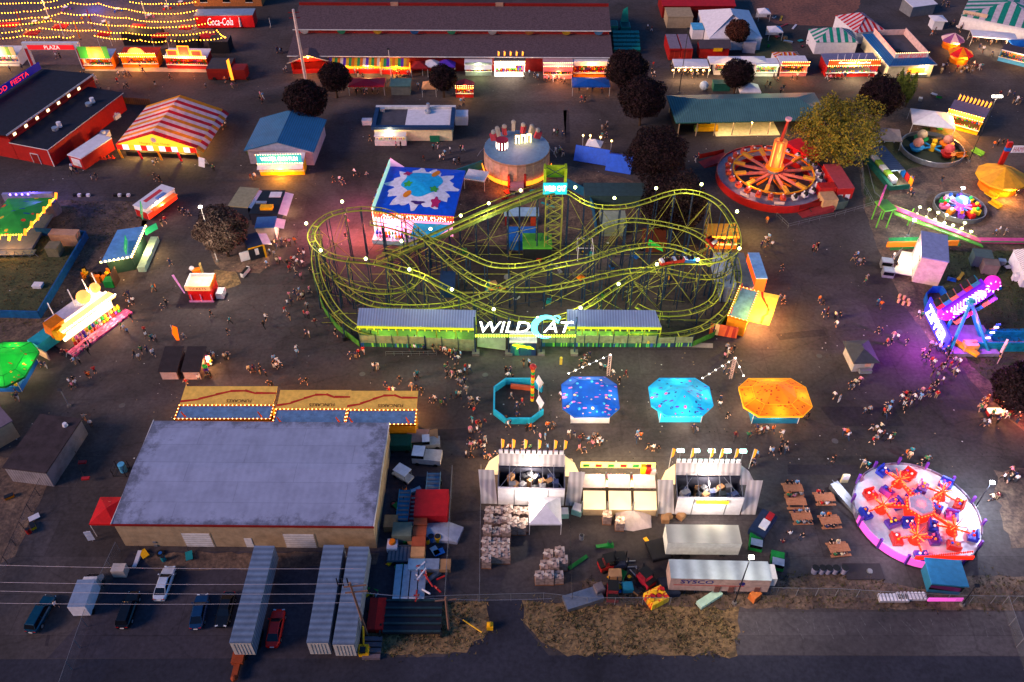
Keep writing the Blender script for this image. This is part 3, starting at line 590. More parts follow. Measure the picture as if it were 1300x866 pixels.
f=Fr((690,100),(726,100));stand(f,'game_stand','pink and white striped game stand with a queue in front','game stand',4,3.3,M('pink_stripe','#c87a80'),[M('pinkroof','#b0888e')][0],inside=E_ORG,signm=M('pink_board','#d08088',emit=.6),e=1300,light='#ff9c60',awn=M('pink_awning','#c8666a'))
f=Fr((728,98),(774,98));stand(f,'burger_stand','white-roofed burger stand with orange lit front beneath a round red emblem','food stand',4,3.2,ORG,W_,inside=E_ORG,signm=W_,e=1300,light='#ffa24a',bulb=None,awn=None)
p=Fr((745,82),(760,82),4.3);
f=Fr((669,84),(690,84));r=hut(f,'small_gabled_shed','small tan gabled shed between the white and the pink stands','shed',3,2.6,TAN,M('tanroof','#7c7068'),'gy',1.0,.4)
popup(750,104,9,4.5,'bright blue canopy with white emblem, in front of the burger stand',M('royal_blue_cloth','#124a9c',.6),rise=1.0,h=2.6)
popup(466,104,8.6,4.2,'red canopy with a yellow flame flag beside it',M('bright_red_cloth','#c01f30',.6),h=2.5,rise=.8,cat='canopy')
f=Fr((497,121),(521,121));hut(f,'ticket_shed','small grey shed with flat green-grey roof beside an orange banner','shed',3,2.5,M('shed_grey','#6d6c64'),M('shed_roof','#4c6a64'),'shed',.3,.25)
popup(545,108,3.4,3.4,'small tan peaked canopy beside the small dark tree',M('tan_cloth','#c08a60',.8),h=2.3,rise=1.1)
f=Fr((579,124),(601,124));stand(f,'toy_cart','red and blue toy cart with a red striped roof, next to the small tree','cart',2.6,2.6,RED,M('red_white_cloth','#b03038'),inside=E_ORG,signm=RED,e=450,sh=.6,kind='gy',rise=.9)
f=Fr((471,162),(576,162),3.6);d=f. d(476,134,3.6);r=ft(f,'concession_building','white concession building with navy blue parapet and an open lit counter','building');NV=M('navy_cladding','#1a3358',.5)
q=MB();q. box(.5,.5,0,f. w-.5,d-.5,3.0,CRM);q. build('wall',r)
q=MB();q. box(0,0,3.0,f. w,.9,3.7,NV,top=NV);q. box(0,d-.9,3.0,f. w,d,3.7,WP);q. box(0,.91,3.0,.9,d-.91,3.7,NV);q. box(f. w-.9,.91,3.0,f. w,d-.91,3.7,NV);q. build('parapet',r)
q=MB();q. box(.9,.92,2.9,f. w*.4,d-.9,3.15,GREYR);q. box(f. w*.4+.02,.92,2.9,f. w-.91,d-.9,3.2,W_);q. build('roof',r)
q=MB();q. box(1.2,d-2.4,3.2,2.0+.2,d-1.6,4.0,ALU);q. cyl(f. w*.66,d-1.4,3.2,4.9,.45,.35,ALU,10);q. cyl(f. w*.66,d-2.6,3.2,3.8,.7,.7,ALU,10);q. build('roof_vent',r)
q=MB();q. box(.7,-1.6,0,f. w*.42,.45,1.2,WP);q. box(.7,-1.6,2.2,f. w*.42,.45,2.35,W_);q. box(1.0,.3,1.3,f. w*.4,.46,2.1,E_WIN);q. build('serving_counter',r);q=MB();plushies(q,1,f. w*.4,-1.0,1.4,14,.16);q. build('goods',r);p=G(495,182);lamp((p[0],p[1]-.5,2.6),'#ffe0a0',500)
for x,y,lab,m in((519,176,'white chest freezer behind the navy and white building',WP),(537,176,'dark blue bin beside the navy and white building',M('bin_blue','#1c3c6a')),(552,181,'green bin beside the navy and white building',M('bin_green','#12684a')),(586,160,'white box trailer at the end of the navy and white building',W_),(466,160,'small white cart at the end of the navy and white building',W_)):
 ff=Fr((x-6 if x<586 else x-8,y),(x+6 if x<586 else x+8,y));o=MB();hh=1.2 if x<586 else 2.3;o. box(0,0,.15,ff. w,1.3 if x<586 else 3,hh,m);o. box(-.05,-.05,hh,ff. w+.05,1.35 if x<586 else 3.05,hh+.12,m)
 for a in(.2,ff. w-.3):o. mesh(*ring_wheel(a,.1,.14,.1,8),BLK)
 tag(o. build('storage_bin' if x<580 and x>470 else 'box_trailer'),lab,'bin' if 470<x<580 else 'trailer',None,ff. loc,ff. rot)
f=Fr((327,204),(402,204));r=ft(f,'blue_roofed_hall','grey walled hall with a wide blue gabled roof behind the water game','building')
f3=Fr((310,191),(398,193),3.6);w3=f3 . w;d3=f3 . d(408,152,3.6)
r. location=f3 . loc;r. rotation_euler=(0,0,f3 . rot);q=MB();q. box(.5,.5,0,w3-.5,d3-.5,3.5,M('hall_grey_wall','#9a90a0'));q. build('wall',r);q=MB();roof(q,'gy',w3,d3,3.6,2.3,.1,BLR,M('hall_grey_wall','#9a90a0'));q. build('roof',r)
f=Fr((331,223),(387,222));stand(f,'water_game_stand','yellow lit water game stand with a curly WATER GUN FUN sign','game stand',3.2,3.0,YEL,W_,sign='WATER GUN FUN',signm=M('sign_teal','#1a8a9a',emit=.7,ecol='#1a8a9a'),txtm=E_WHT,awn=W_,inside=M('lit_yellow','#ffb030',emit=3),e=2400,light='#ffa828',sh=2.2,goods=True,tsz=.42)
f=Fr((13,181),(60,190),4.2);d=f. d(117,112,4.2);r=ft(f,'red_barn','dark-roofed red barn hall with a lit clerestory and neon roof sign','building');BKR=M('black_felt_roof','#191c2c',.8,var=.3)
q=MB();q. box(.1,.1,0,f. w-.1,d-.1,4.1,RED);q. build('wall',r);q=MB();roof(q,'flat',f. w,d,4.1,0,.2,BKR,WP);q. build('roof',r)
x,z=0,0;wl=14.5
q=MB();q. box(-wl,.1,0,-.02,d+2.6,4.9,RED);q. box(-.3,.1,4.91,-.02,d+2.6,5.95,DRED);q. build('hall_wall',r);q=MB();q. slab([(-wl-.4,-.4,5.2),(.1,-.4,6.2),(.1,d+3,6.2),(-wl-.4,d+3,5.2)],.2,BKR);q. build('upper_roof',r)
q=MB();q. box(.11,-.3,5.9,.2,d+3,6.25,WP);q. build('roof_edge_trim',r);q=MB()
for i in range(7):q. box(.0,1.5+i*(d-1)/7,4.9,.06,2.3+i*(d-1)/7,5.5,E_WIN)
q. build('clerestory_lamps',r)
sgx,sgy=f. L(35,100,6)[0]-1.0,0
q=MB();q. box(sgx-.2,1,5.6,sgx,d+2.4,7.3,M('sign_navy','#1c1a80',emit=.25));q. build('roof_sign',r)
text('TACO  FOOD  FIESTA','lettering',r,1.1,E_RED,(sgx+.03,d/2+1.5,6.5),(pi/2,0,pi/2),width=d*.75)
for t in(.28,.72):q=MB();yy=d*t;q. cyl(f. w*.62,yy,4.3,4.9,.7,.7,ALU,12);q. cyl(f. w*.62,yy+1.4,4.3,5.4,.55,.5,W_,12);q. build('roof_vent',r)
q=MB();q. box(f. w*.45,-.04,0,f. w*.45+1.8,.08,2.3,DRED);q. box(f. w*.45-.1,-.06,2.3,f. w*.45+1.9,.08,2.42,WP);q. box(f. w*.45-.12,-.06,0,f. w*.45-.02,.08,2.3,WP);q. box(f. w*.45+1.82,-.06,0,f. w*.45+1.92,.08,2.3,WP);q. build('door',r)
q=MB();q. box(f. w-.15,-.05,0,f. w+.05,-.01,4.1,WP);q. build('corner_trim',r)
f=Fr((92,211),(112,211),w=3.6);f. rot+=radians(-22);r=hut(f,'red_ticket_annex','red booth with pale roof and a white poster, attached behind the barn','booth',9,2.7,RED,W_,'flat',0,.1);r. rotation_euler[2]=radians(-24);q=MB();q. box(.6,-.06,.5,3,-.01,2.3,WP);q. build('poster',r)
o=MB();ff=Fr((70,190),(90,194));o. box(0,0,0,4.6,2.4,1.7,M('teal_skip','#0f8a8a'));o. box(.3,.3,1.7,4.3,2.1,1.8,M('teal_skip','#0f8a8a'));tag(o. build('teal_container'),'teal container in the yard behind the red barn','container',None,ff. loc,radians(24))
f=Fr((13,606),(62,596));f. w*=1.0;fa=Fr((5,594),(62,594),3.2);d=fa. d(88,527,3.2);r=hut(fa,'brown_roofed_shed','low shed with flat brown roof and white ribbed walls','shed',d,3.2,M_corr('white_ribbed_wall','#a8a0a8',.4,'X'),M('dark_brown_roof','#3a2f33',.9,var=.3,scale=.8),'flat',0,.15);r. rotation_euler[2]=radians(-8)
q=MB();q. cyl(fa. w*.75,d*.85,3.4,3.9,.4,.3,W_,10);q. build('roof_vent',r)
f=Fr((-30,560),(14,535),3.5);o=hut(f,'pale_roofed_building','corner of a pale flat-roofed building at the edge of the photo','building',9,3.5,TAN,M('mauve_roof','#6a5a68'),'flat',0,.2)
f=Fr((-60,600),(-8,575),3.5)
f=Fr((858,156),(1055,152),4.0);d=f. d(852,121,4.0);r=ft(f,'green_roofed_hall','long hall with a green-grey metal hip roof and lit open front','building')
q=MB();roof(q,'hip',f. w,d,4.0,2.2,0,GNR,M('green_fascia','#1e5a50'));q. build('roof',r)
q=MB();q. box(1,d-1,0,f. w-1,d-.8,3.7,CRM);q. box(f. w-1.2,1,0,f. w-1,d-1,3.7,ORG);q. box(1,1,0,1.2,d-1,3.7,BLK);q. build('wall',r)
q=MB()
q=MB()
for i in range(9):q=MB();q. box(1+i*(f. w-2)/8,.9,0,1.2+i*(f. w-2)/8,1.1,3.75,TAN);q. build('post',r)
q=MB();q. box(f. w*.28,.6,0,f. w*.7,d-1.1,.12,E_WIN if 0 else CRM);q. build('lit_floor',r)
for k in(.35,.5,.65):p=(f. x+f. w*k,f. y+1.5);lamp((p[0],p[1],3.3),'#ffd090',450)
for i,(x,lab)in enumerate(((925,'first white jar display'),(938,'second white jar display'))):pass
f=Fr((886,168),(911,168));q=MB();q. box(0,0,.2,f. w,1.4,1.3,YEL);q. box(-.8,0,.2,-.02,1.4,1.1,M('lime_cloth','#a8b84a'));tag(q. build('yellow_bench_cart'),'yellow display bench under the edge of the green roof','bench',None,f. loc,f. rot)
fb=Fr((1128,94),(1188,96));f=Fr((1128,84),(1190,82),3.4);d=f. d(1104,43,3.4);r=ft(f,'scone_building','cream building with blue skirt roof and a HOT SCONES sign','building');BS=M_corr('blue_standing_seam','#1f5a96',.4,'X',.4,.2,'#174a7c',.4)
q=MB();q. box(.5,.5,0,f. w-.5,d-.5,3.3,CRM);q. build('wall',r);q=MB();o_,w_,h_=0,f. w,3.4;i_=2.0;zt=4.4
q. poly([(0,0,h_),(w_,0,h_),(w_-i_,i_,zt),(i_,i_,zt)],BS);q. poly([(w_,0,h_),(w_,d,h_),(w_-i_,d-i_,zt),(w_-i_,i_,zt)],BS);q. poly([(w_,d,h_),(0,d,h_),(i_,d-i_,zt),(w_-i_,d-i_,zt)],BS);q. poly([(0,d,h_),(0,0,h_),(i_,i_,zt),(i_,d-i_,zt)],BS);q. box(0,0,h_-.2,w_,d,h_-.01,WP);q. build('skirt_roof',r)
q=MB();PB=M('pink_sign_board','#d8b0a8');q. box(i_,i_,zt-.6,w_-i_,i_+.15,zt+1.3,WP);q. box(i_,d-i_-.15,zt-.6,w_-i_,d-i_,zt+.9,PB);q. box(i_,i_+.16,zt-.6,i_+.15,d-i_-.16,zt+1.3,PB);q. box(w_-i_-.15,i_+.16,zt-.6,w_-i_,d-i_-.16,zt+1.3,PB);q. build('parapet',r)
q=MB();q. box(i_+.16,i_+.16,3.6,w_-i_-.16,d-i_-.16,3.9,GREYR);q. build('roof',r);q=MB();q. box(3.5,5,3.9,5,6.5,4.7,BLK);q. cyl(6,4,3.9,4.6,.5,.5,ALU,10);q. build('roof_vent',r)
text('HOT SCONES','lettering',r,1.1,M('sign_red','#c81e1a',emit=.5),(w_/2+.2,i_-.03,zt+.4),width=w_-2*i_-1.5)
q=MB();bulbs(q,(i_,i_-.06,zt+1.3),(w_-i_,i_-.06,zt+1.3),.5,.08,B_WARM);bulbs(q,(i_-.06,i_,zt+1.3),(i_-.06,d-i_,zt+1.3),.5,.08,M('red_bulb','#ff6a50',emit=3));q. build('sign_bulbs',r)
q=MB();q. box(w_*.45,.4,1.1,w_*.8,.48,2.4,E_ORG);q. box(w_*.4,-.2,.95,w_*.85,.45,1.05,WP);q. build('serving_window',r);p=G(1170,100);lamp((p[0],p[1],2.6),'#ffd28c',700);p=G(1106,85);lamp((p[0]-1,p[1],3),'#ffe0a0',900)
f=Fr((842,7),(933,7),3.5);hut(f,'red_roofed_shed','long low shed with bright red roof at the top edge of the photo','shed',9,3.5,DRED,M('red_metal_roof','#a81418',.5),'shed',1.5,.3)
f=Fr((247,8),(333,8));r=hut(f,'orange_brick_building','orange brick building with dark windows behind the red soft drink stand','building',8,5,M('orange_brick','#a8683c',.85,var=.3,scale=3),GREYR,'flat',0,.2)
for i in range(3):q=MB();x=f. w*(i+.3)/3;q. box(x,-.05,1.2,x+2,-.01,3.4,GLS);o=q. build('window',r);q=MB();q. box(x-.1,-.1,1.0,x+2.1,-.005,1.18,WP);q. build('sill',o)
f=Fr((251,37),(324,36));r=ft(f,'drink_stand','long red soft drink stand with white cursive lettering','food stand');q=MB();q. box(0,0,.3,f. w,4,3.6,M('soda_red','#d01418',.4));q. build('wall',r);q=MB();q. box(-.1,-.1,3.6,f. w+.1,4.1,3.8,ALU);q. build('roof',r);text('Coca-Cola','lettering',r,2.1,M('logo_white','#f0e8e8',emit=.4),(f. w*.42,-.03,2.0),width=f. w*.44,shear=.35,bold=0)
q=MB();q. cyl(f. w*.76,-.06,.6,2.0,.32,.28,WP,8);q. cyl(f. w*.76,-.06,2.0,3.2,.28,.1,WP,8);q. build('bottle_emblem',r);p=G(288,42);lamp((p[0],p[1]-1,4.5),'#ffb8b0',600)
def car(px,py,heading,L,label,paint,kind='sedan',group='cars parked behind the warehouse',name='parked_car',wd=1.8):
 """heading: direction the nose points; centred on a ground pixel"""
 p=G(px,py,.6);r=thing(name,label,'car',(p[0],p[1],0),heading,group);k=L/4.7;W2=wd/2
 hs={'sedan':(.62,.78,.92,.95,.95,.92,.86),'suv':(.72,.95,1.02,1.05,1.05,1.05,1.0)}[kind]
 xs=(2.35,2.0,1.0,.3,-.9,-1.9,-2.35);ws=(.72,.94,1,1,1,.96,.8);b=MB();rings=[]
 for x,z,w_ in zip(xs,hs,ws):
  w2=W2*w_;rings. append([(x*k,-w2*.86,.28),(x*k,-w2,.45),(x*k,-w2*.99,z-.14),(x*k,-w2*.84,z),(x*k,w2*.84,z),(x*k,w2*.99,z-.14),(x*k,w2,.45),(x*k,w2*.86,.28)])
 vs=[q for g in rings for q in g];fs=[tuple(range(8)),tuple(range(55,47,-1))]
 for i in range(6):
  for j in range(8):a=i*8+j;c=i*8+(j+1)%8;fs. append((a,a+8,c+8,c))
 b. mesh(vs,fs,paint);b. build('body',r,smooth=False)
 zt=1.42 if kind=='sedan' else 1.72;z0=.93 if kind=='sedan' else 1.03
 x1,x2,x3,x4=((1.05,.35,-1.05,-1.85)if kind=='sedan' else(1.0,.45,-1.9,-2.2));x1,x2,x3,x4=[q*k for q in(x1,x2,x3,x4)]
 lo=[(x1,-W2*.84,z0),(x1,W2*.84,z0),(x4,W2*.84,z0),(x4,-W2*.84,z0)];hi=[(x2,-W2*.66,zt-.05),(x2,W2*.66,zt-.05),(x3,W2*.68,zt-.05),(x3,-W2*.68,zt-.05)]
 g=MB();g. mesh(lo+hi,[(0,1,5,4),(1,2,6,5),(2,3,7,6),(3,0,4,7)],GLS);g. build('window_glass',r)
 t=MB();t. mesh([(x2+.05,-W2*.67,zt-.06),(x2+.05,W2*.67,zt-.06),(x3-.05,W2*.69,zt-.06),(x3-.05,-W2*.69,zt-.06),(x2-.05,-W2*.58,zt),(x2-.05,W2*.58,zt),(x3+.05,W2*.6,zt),(x3+.05,-W2*.6,zt)],[(0,1,5,4),(1,2,6,5),(2,3,7,6),(3,0,4,7),(4,5,6,7)],paint)
 for s in(-1,1):
  for(xa,xb)in((x1,x2),(x4,x3)):t. tube((xa,s*W2*.84,z0),(xb,s*W2*.67,zt-.03),.04,paint,4)
  xm=(x2+x3)/2;t. tube((xm,s*W2*.845,z0),(xm,s*W2*.675,zt-.03),.04,paint,4)
 t. build('roof',r)
 for sx in(1.42,-1.4):
  for s in(-1,1):
   w_=MB();n=16;R_=.34 if kind=='sedan' else.38;y=s*(W2-.1);vs,fs=ring_wheel(sx*k,y-.11,R_,.22,n);w_. mesh(vs,fs,BLK);o=w_. build('wheel',r);q=MB();vs,fs=ring_wheel(sx*k,y+s*.115-.005,R_*.6,.01,10);q. mesh([(v[0],v[1],v[2]+R_*.4)for v in vs],fs,ALU);q. build('rim',o)
 for s in(-1,1):
  q=MB();q. ob((2.24*k,s*W2*.6,.66),(.14,.34,.13),-s*.2,M('headlamp_glass','#c8d0d8',.1));q. build('headlight',r);q=MB();q. ob((-2.33*k,s*W2*.62,.78),(.08,.32,.14),0,M('tail_lamp','#8a1010',.2,emit=.15));q. build('tail_light',r)
  q=MB();q. ob((.95*k,s*(W2+.08),1.0),(.14,.18,.12),0,paint);q. build('mirror',r)
 q=MB();q. box(-2.42*k,-.25,.5,-2.36*k,.25,.64,WP);q. build('number_plate',r);return r
PB_=M('deep_blue_car_paint','#173a5e',.18,.35);PK_=M('black_car_paint','#15171d',.15,.3);PS_=M('silver_car_paint','#c8ccd4',.3,.3);PR_=M('red_car_paint','#f01808',.2,.2);PT_=M('teal_blue_car_paint','#0f4054',.18,.35)
def hd(a,b):p,q=G(*a),G(*b);return atan2(q[1]-p[1],q[0]-p[0])
car(52,779,hd((40,800),(64,757)),5.1,'teal blue estate car parked alone near the edge of the road',PT_,'suv')
car(163,774,hd((155,795),(170,752)),5.0,'black off-road car parked beside the white van',PK_,'suv')
car(209,740,hd((201,762),(216,718)),4.9,'silver saloon car in the middle of the yard',PS_,'sedan')
car(253,776,hd((248,798),(258,752)),4.8,'blue saloon car parked beside a black car',PB_,'sedan')
car(286,774,hd((292,752),(280,796)),4.7,'black saloon car next to the longest ribbed trailer',PK_,'sedan')
car(350,797,hd((345,822),(355,772)),5.0,'bright red saloon car between two ribbed trailers',PR_,'sedan')
h=hd((108,772),(124,728));p=G(114,765);r=thing('delivery_van','white box van with a smaller white trailer front, parked by the chain-link fence','van',(p[0],p[1],0),h)
q=MB();q. box(-2.2,-1.1,.7,1.6,1.1,2.9,W_,top=ALU);q. build('cargo_box',r);q=MB();q. mesh([(1.65,-.95,.5),(3.5,-.9,.5),(3.5,.9,.5),(1.65,.95,.5),(1.65,-.95,2.1),(2.5,-.85,2.1),(2.5,.85,2.1),(1.65,.95,2.1),(3.5,-.9,1.1),(3.5,.9,1.1)],[(0,3,2,1),(0,1,8,5,4),(3,7,6,9,2),(1,2,9,8),(4,5,6,7),(0,4,7,3)],WP);q. build('cab',r);q=MB();q. slab([(2.55,-.78,2.08),(3.42,-.8,1.2),(3.42,.8,1.2),(2.55,.78,2.08)],-.015,GLS);q. build('windscreen',r)
for x in(-1.5,2.6):
 for y in(-1.12,.82):q=MB();q. mesh(*ring_wheel(x,y,.4,.3),BLK);q. build('wheel',r)
RIB=M_corr('ribbed_trailer_roof','#8b97a8',.8,'X',.4,.5,'#5a6270',.5);SIDE=M_corr('trailer_side','#9aa2b0',.5,'X',.4,.3,'#6a707c',.4);SIDED=M('trailer_side_grey','#8f929c',.5,.2)
def trailer_px(fl,frt,bl,hz,name,label,sm,rm,L=None):
 """short front edge fl->frt at roof height hz, running back to bl"""
 a,b,c=G(fl[0],fl[1],hz),G(frt[0],frt[1],hz),G(bl[0],bl[1],hz);rot=atan2(c[1]-a[1],c[0]-a[0]);L=L or hypot(c[0]-a[0],c[1]-a[1])
 wd=2.6;f=Fr((0,0),(1,0));n=(sin(rot),-cos(rot));f. x,f. y=a[0]+n[0]*wd,a[1]+n[1]*wd;f. loc=(f. x,f. y,0);f. rot=rot;f. w=L
 r=semi(f,name,label,L,wd,hz,sm,rm,'semi-trailers around the warehouse yard')
 q=MB();q. box(-.06,.06,1.2,-.01,wd-.06,hz-.15,M('trailer_door','#b0aaa4'));o=q. build('rear_doors',r)
 q=MB()
 for y in(.5,.9,1.3,1.7,2.1):q. box(-.1,y-.02,1.3,-.065,y+.02,hz-.25,GRY)
 q. build('locking_bar',o);return r
trailer_px((291,816),(319,818),(323,693),4.1,'ribbed_trailer','longest ribbed grey trailer, standing between the black and the red cars',SIDE,RIB)
trailer_px((389,816),(419,817),(411,692),4.0,'ribbed_trailer','ribbed grey trailer with brown rear doors, next to the red car',SIDE,RIB)
trailer_px((422,818),(453,819),(443,694),4.0,'ribbed_trailer','blue-grey ribbed trailer beneath the leaning utility pole',SIDE,RIB)
p=G(305,838);q=MB();q. box(-.7,-.9,.5,.7,.9,1.2,M('rust_orange','#8a3a1c',.8));q. box(-.35,-2.6,.35,.35,-.9,.9,M('rust_orange','#8a3a1c',.8));q. sph((0,-2.6,.7),.4,M('rust_orange','#8a3a1c',.8),8,5)
for x in(-.8,.6):q. mesh(*ring_wheel(x,0,.3,.2,10),BLK)
tag(q. build('tow_dolly'),'rusty orange dolly at the front end of the longest ribbed trailer','dolly',None,p)
f=Fr((851,752),(978,756));fz=Fr((852,734),(980,737),4.0)
LT=M('pale_trailer_side','#a88e86',.5,var=.25);WRf=M_corr('worn_white_roof','#b9c2c6',2.2,'X',.45,.2,'#7e8486',.35)
fz. loc=(fz. x,fz. y,0);d=fz. d(853,707,4.0)
r=semi(fz,'lettered_trailer','long refrigerated trailer with white roof and SYSCO on its side',fz. w,2.7,4.0,LT,WRf,'semi-trailers by the game stands');text('SYSCO','lettering',r,.85,M('letter_navy','#1c1e6a',.5),(3.4,-.02,3.25),width=4.2,bold=.02)
q=MB();q. box(.5,-.015,2.35,fz. w*.75,-.004,2.5,RED);q. build('red_line',r);q=MB();q. cyl(0,0,0,.02,.4,.4,M('letter_navy','#1c1e6a'),12);o=q. build('round_emblem',r);o. location=(fz. w*.72,-.005,3.0);o. rotation_euler=(pi/2,0,0)
for x in(.46,.6,.86):q=MB();q. box(fz. w*x,-.1,1.0,fz. w*x+.7,-.01,2.3,M('rust_grille','#6a4640'));q. build('side_grille',r)
q=MB();q. box(fz. w,.3,2.2,fz. w+.8,2.4,3.9,WP);q. build('cooling_unit',r)
fz=Fr((848,689),(942,690),3.9);fz. loc=(fz. x,fz. y,0)
semi(fz,'plain_trailer','plain white box trailer behind the lettered one',fz. w,2.8,3.9,M('cool_white_side','#c2c8c4',.5),M_corr('cream_roof','#c2bdae',3,'X',.5,.1,'#9a968a',.3),'semi-trailers by the game stands')
def blob_heap(px,py,w,d,h,cols,name,label,cat,n=14,seed=3):
 q=random. Random(seed);p=G(px,py);mb=MB()
 for i in range(n):
  c=(q. uniform(-w/2,w/2),q. uniform(-d/2,d/2),0);s=(q. uniform(.3,.9),q. uniform(.3,.8),q. uniform(.25,h));mb. ob((c[0],c[1],s[2]/2),s,q. uniform(0,3),q. choice(cols),ry=q. uniform(-.12,.12))
 return tag(mb. build(name),label,cat,None,p)
def cartlike(px,py,rot,l,w,h,m,name,label,cat,extra=None,cab=None,group=None):
 p=G(px,py);r=thing(name,label,cat,p,rot,group);q=MB();q. box(-l/2,-w/2,.45,l/2,w/2,h,m);q. build('body',r)
 if cab:q=MB();q. box(-l/2,-w/2+.08,h+.003,-l/2+l*.42,w/2-.08,h+.7,GLS,top=cab);q. build('cab',r)
 for x in(-l*.32,l*.32):
  for y in(-w/2-.03,w/2-.2):q=MB();q. mesh(*ring_wheel(x,y,.33,.23,10),BLK);q. build('wheel',r)
 return r
cartlike(966,672,0.9,4.2,2.2,1.6,M('dumpster_navy','#1c2c4a'),'loaded_skip','dark blue skip piled with white and red goods near the picnic tables','skip')
p=G(968,668,1.7);q=MB();q. ob((.3,.2,.15),(1.5,1.0,.5),.9,W_);q. ob((1.3,1.4,.2),(1.2,.8,.6),.9,RED);tag(q. build('load_of_sacks'),'white and red sacks lying on the dark blue skip','sacks',None,(p[0],p[1],1.62))
for x,y,lab in((958,692,'green forklift cart behind the plain white trailer'),(985,716,'green forklift cart at the nose of the lettered trailer')):
 cartlike(x,y,1.3,2.6,1.7,1.1,GRN,'utility_cart',lab,'cart',None,ALU,'green utility carts')
cartlike(512,607,-.6,3.0,1.4,.8,M('offwhite_paint','#b8b4ac'),'golf_cart','white golf cart with flat canopy beside the warehouse corner','golf cart');
p=G(515,602,1.9);q=MB();q. box(-1.1,-.8,0,1.1,.8,.08,W_);
for a in(-1,1):
 for b in(-.7,.7):q. box(a-.03,b-.03,-1.1,a+.03,b+.03,0,GRY)
o=q. build('roof',bpy. data. objects['golf_cart']);o. location=(0,0,1.95)
cartlike(543,585,-.1,4.2,2.1,1.5,M('white_truck_paint','#b0a8a4'),'pickup_truck','white and orange truck behind the golf cart','truck',None,W_)
cartlike(548,566,.1,2.6,1.6,1.2,M('grey_cart_paint','#8a8c94'),'utility_cart','grey roofed cart behind the white and orange truck','cart',None,W_)
cartlike(508,568,0,3.6,2.2,1.8,M('bin_dkgreen','#0f4a3c'),'waste_skip','dark green skip beside the orange fried food stand','skip')
q=MB();q. slab([(0,0,1.5),(2.6,.4,1.3),(3,2.6,1.5),(-.4,2.4,1.7)],.1,M('pinkish_tarp','#a87a6a',.8));q. slab([(2.7,.5,1.1),(4.4,1,1.2),(4.2,2.8,1.3),(3.05,2.5,1.4)],.1,CRD);tag(q. build('tarpaulin_pile'),'folded pinkish tarpaulins lying next to the dark green skip','tarpaulin',None,G(519,570))
YD=[(497,676,'stack of brown crates against the warehouse wall','crate_stack',CRD,1.8,2.0,1.3,'crates'),(512,690,'tall grey-green crate stack beside the warehouse','crate_stack',M('grey_green','#5c665c'),2.6,2.2,2.0,'crates'),(535,768,None,None,None,0,0,0,None)]
for x,y,lab,nm,m,w_,d_,h_,c_ in YD:
 if not lab:continue
 q=MB();
 for k in range(3):q. box(-w_/2,-d_/2,k*h_/3+.02,w_/2,d_/2,(k+1)*h_/3-.03,m)
 tag(q. build(nm),lab,c_,'crates in the yard',G(x,y-8))
def flatbed(px,py,rot,l,w,m,lab):
 p=G(px,py);r=thing('flat_trailer',lab,'flat trailer',p,rot,'trailers in the yard');q=MB();q. box(-l/2,-w/2,.55,l/2,w/2,.7,m)
 for i in range(7):q. box(-l/2+.1+i*l/7,-w/2+.1,.7,-l/2+.4+i*l/7,w/2-.1,.76,GRY)
 q. box(-l/2,-w/2,.7,l/2,-w/2+.08,1.0,m);q. box(-l/2,w/2-.08,.7,l/2,w/2,1.0,m);q. build('deck',r)
 for x in(-l*.2,l*.2):
  for y in(-w/2-.2,w/2):q=MB();q. mesh(*ring_wheel(x,y,.35,.2,10),BLK);q. build('wheel',r)
flatbed(513,645,pi/2,5.2,1.7,M('cyan_frame','#1f6c92'),'light blue narrow trailer standing beside a maroon one');flatbed(527,651,pi/2,4.8,1.5,M('maroon_frame','#7a1a2a'),'maroon narrow trailer between the light blue one and the red truck')
cartlike(549,650,0,4.6,4.4,2.3,M('bright_red_cover','#a8141c',.5),'covered_truck','wide truck under a bright red cover in the yard','truck');flatbed(550,622,pi/2,5.0,2.0,M('grey_blue_frame','#5f7f95'),'grey-blue flat trailer behind the red covered truck')
q=MB();rr=random. Random(5);P_=[(-4.4,-.8),(-2.2,-1.6),(1,-1.5),(3.6,-1.8),(4.4,.6),(2.2,1.5),(-1,1.6),(-3.6,1.2)]
q. fan([(x,y,.35+.3*rr. random())for x,y in P_],(0,0,1.3),M('crumpled_sheet','#8f95a8',.5));q. prism(P_,0,.35,M('crumpled_sheet','#8f95a8',.5));tag(q. build('plastic_sheet'),'crumpled grey plastic sheet below the red covered truck','tarpaulin',None,G(548,677))
for k,(x,y,m,lab)in enumerate(((533,690,M('terracotta_box','#a04a2c'),'long terracotta and tan stack of boxes in the yard'),)):
 q=MB()
 for i in range(4):q. box(-.9,-3+i*1.6,0,.9,-1.5+i*1.6,1.6+(i==3)*.2,m if i else M('tan_box','#c08a5a'))
 tag(q. build('box_row'),lab,'boxes',None,G(x,y))
for x,y,m,lab,nm,c in((548,686,BLU,'blue drum in the yard beside the terracotta boxes','drum','drum'),(556,686,YEL,'yellow drum beside the blue one','drum','drum'),(516,680,W_,'white and red barrel on the grey crates','drum','drum')):
 q=MB();q. cyl(0,0,0,1.0,.45,.45,m,14);q. cyl(0,0,1.0,1.05,.4,.4,DST,14);tag(q. build(nm),lab,c,'drums in the yard',G(x,y))
flatbed(510,707,0,3.6,2.4,M('slate_frame','#46505e'),'low slate grey pallet trailer beside the terracotta boxes')
q=MB()
for i in range(4):q. box(-2+i*1.05,-2.6,.5,-1.1+i*1.05,2.2,.9,ALU)
for i in range(4):q. box(-2+i*1.05,-2.8,.3,-1.1+i*1.05,-2.62,1.0,W_)
tag(q. build('aluminium_ramp_stack'),'white aluminium ramps lined up beside red machine parts','ramps',None,G(521,740))
r=thing('red_ride_machinery','tangle of red folded ride machinery in the yard','machinery',G(541,738));rr=random. Random(8)
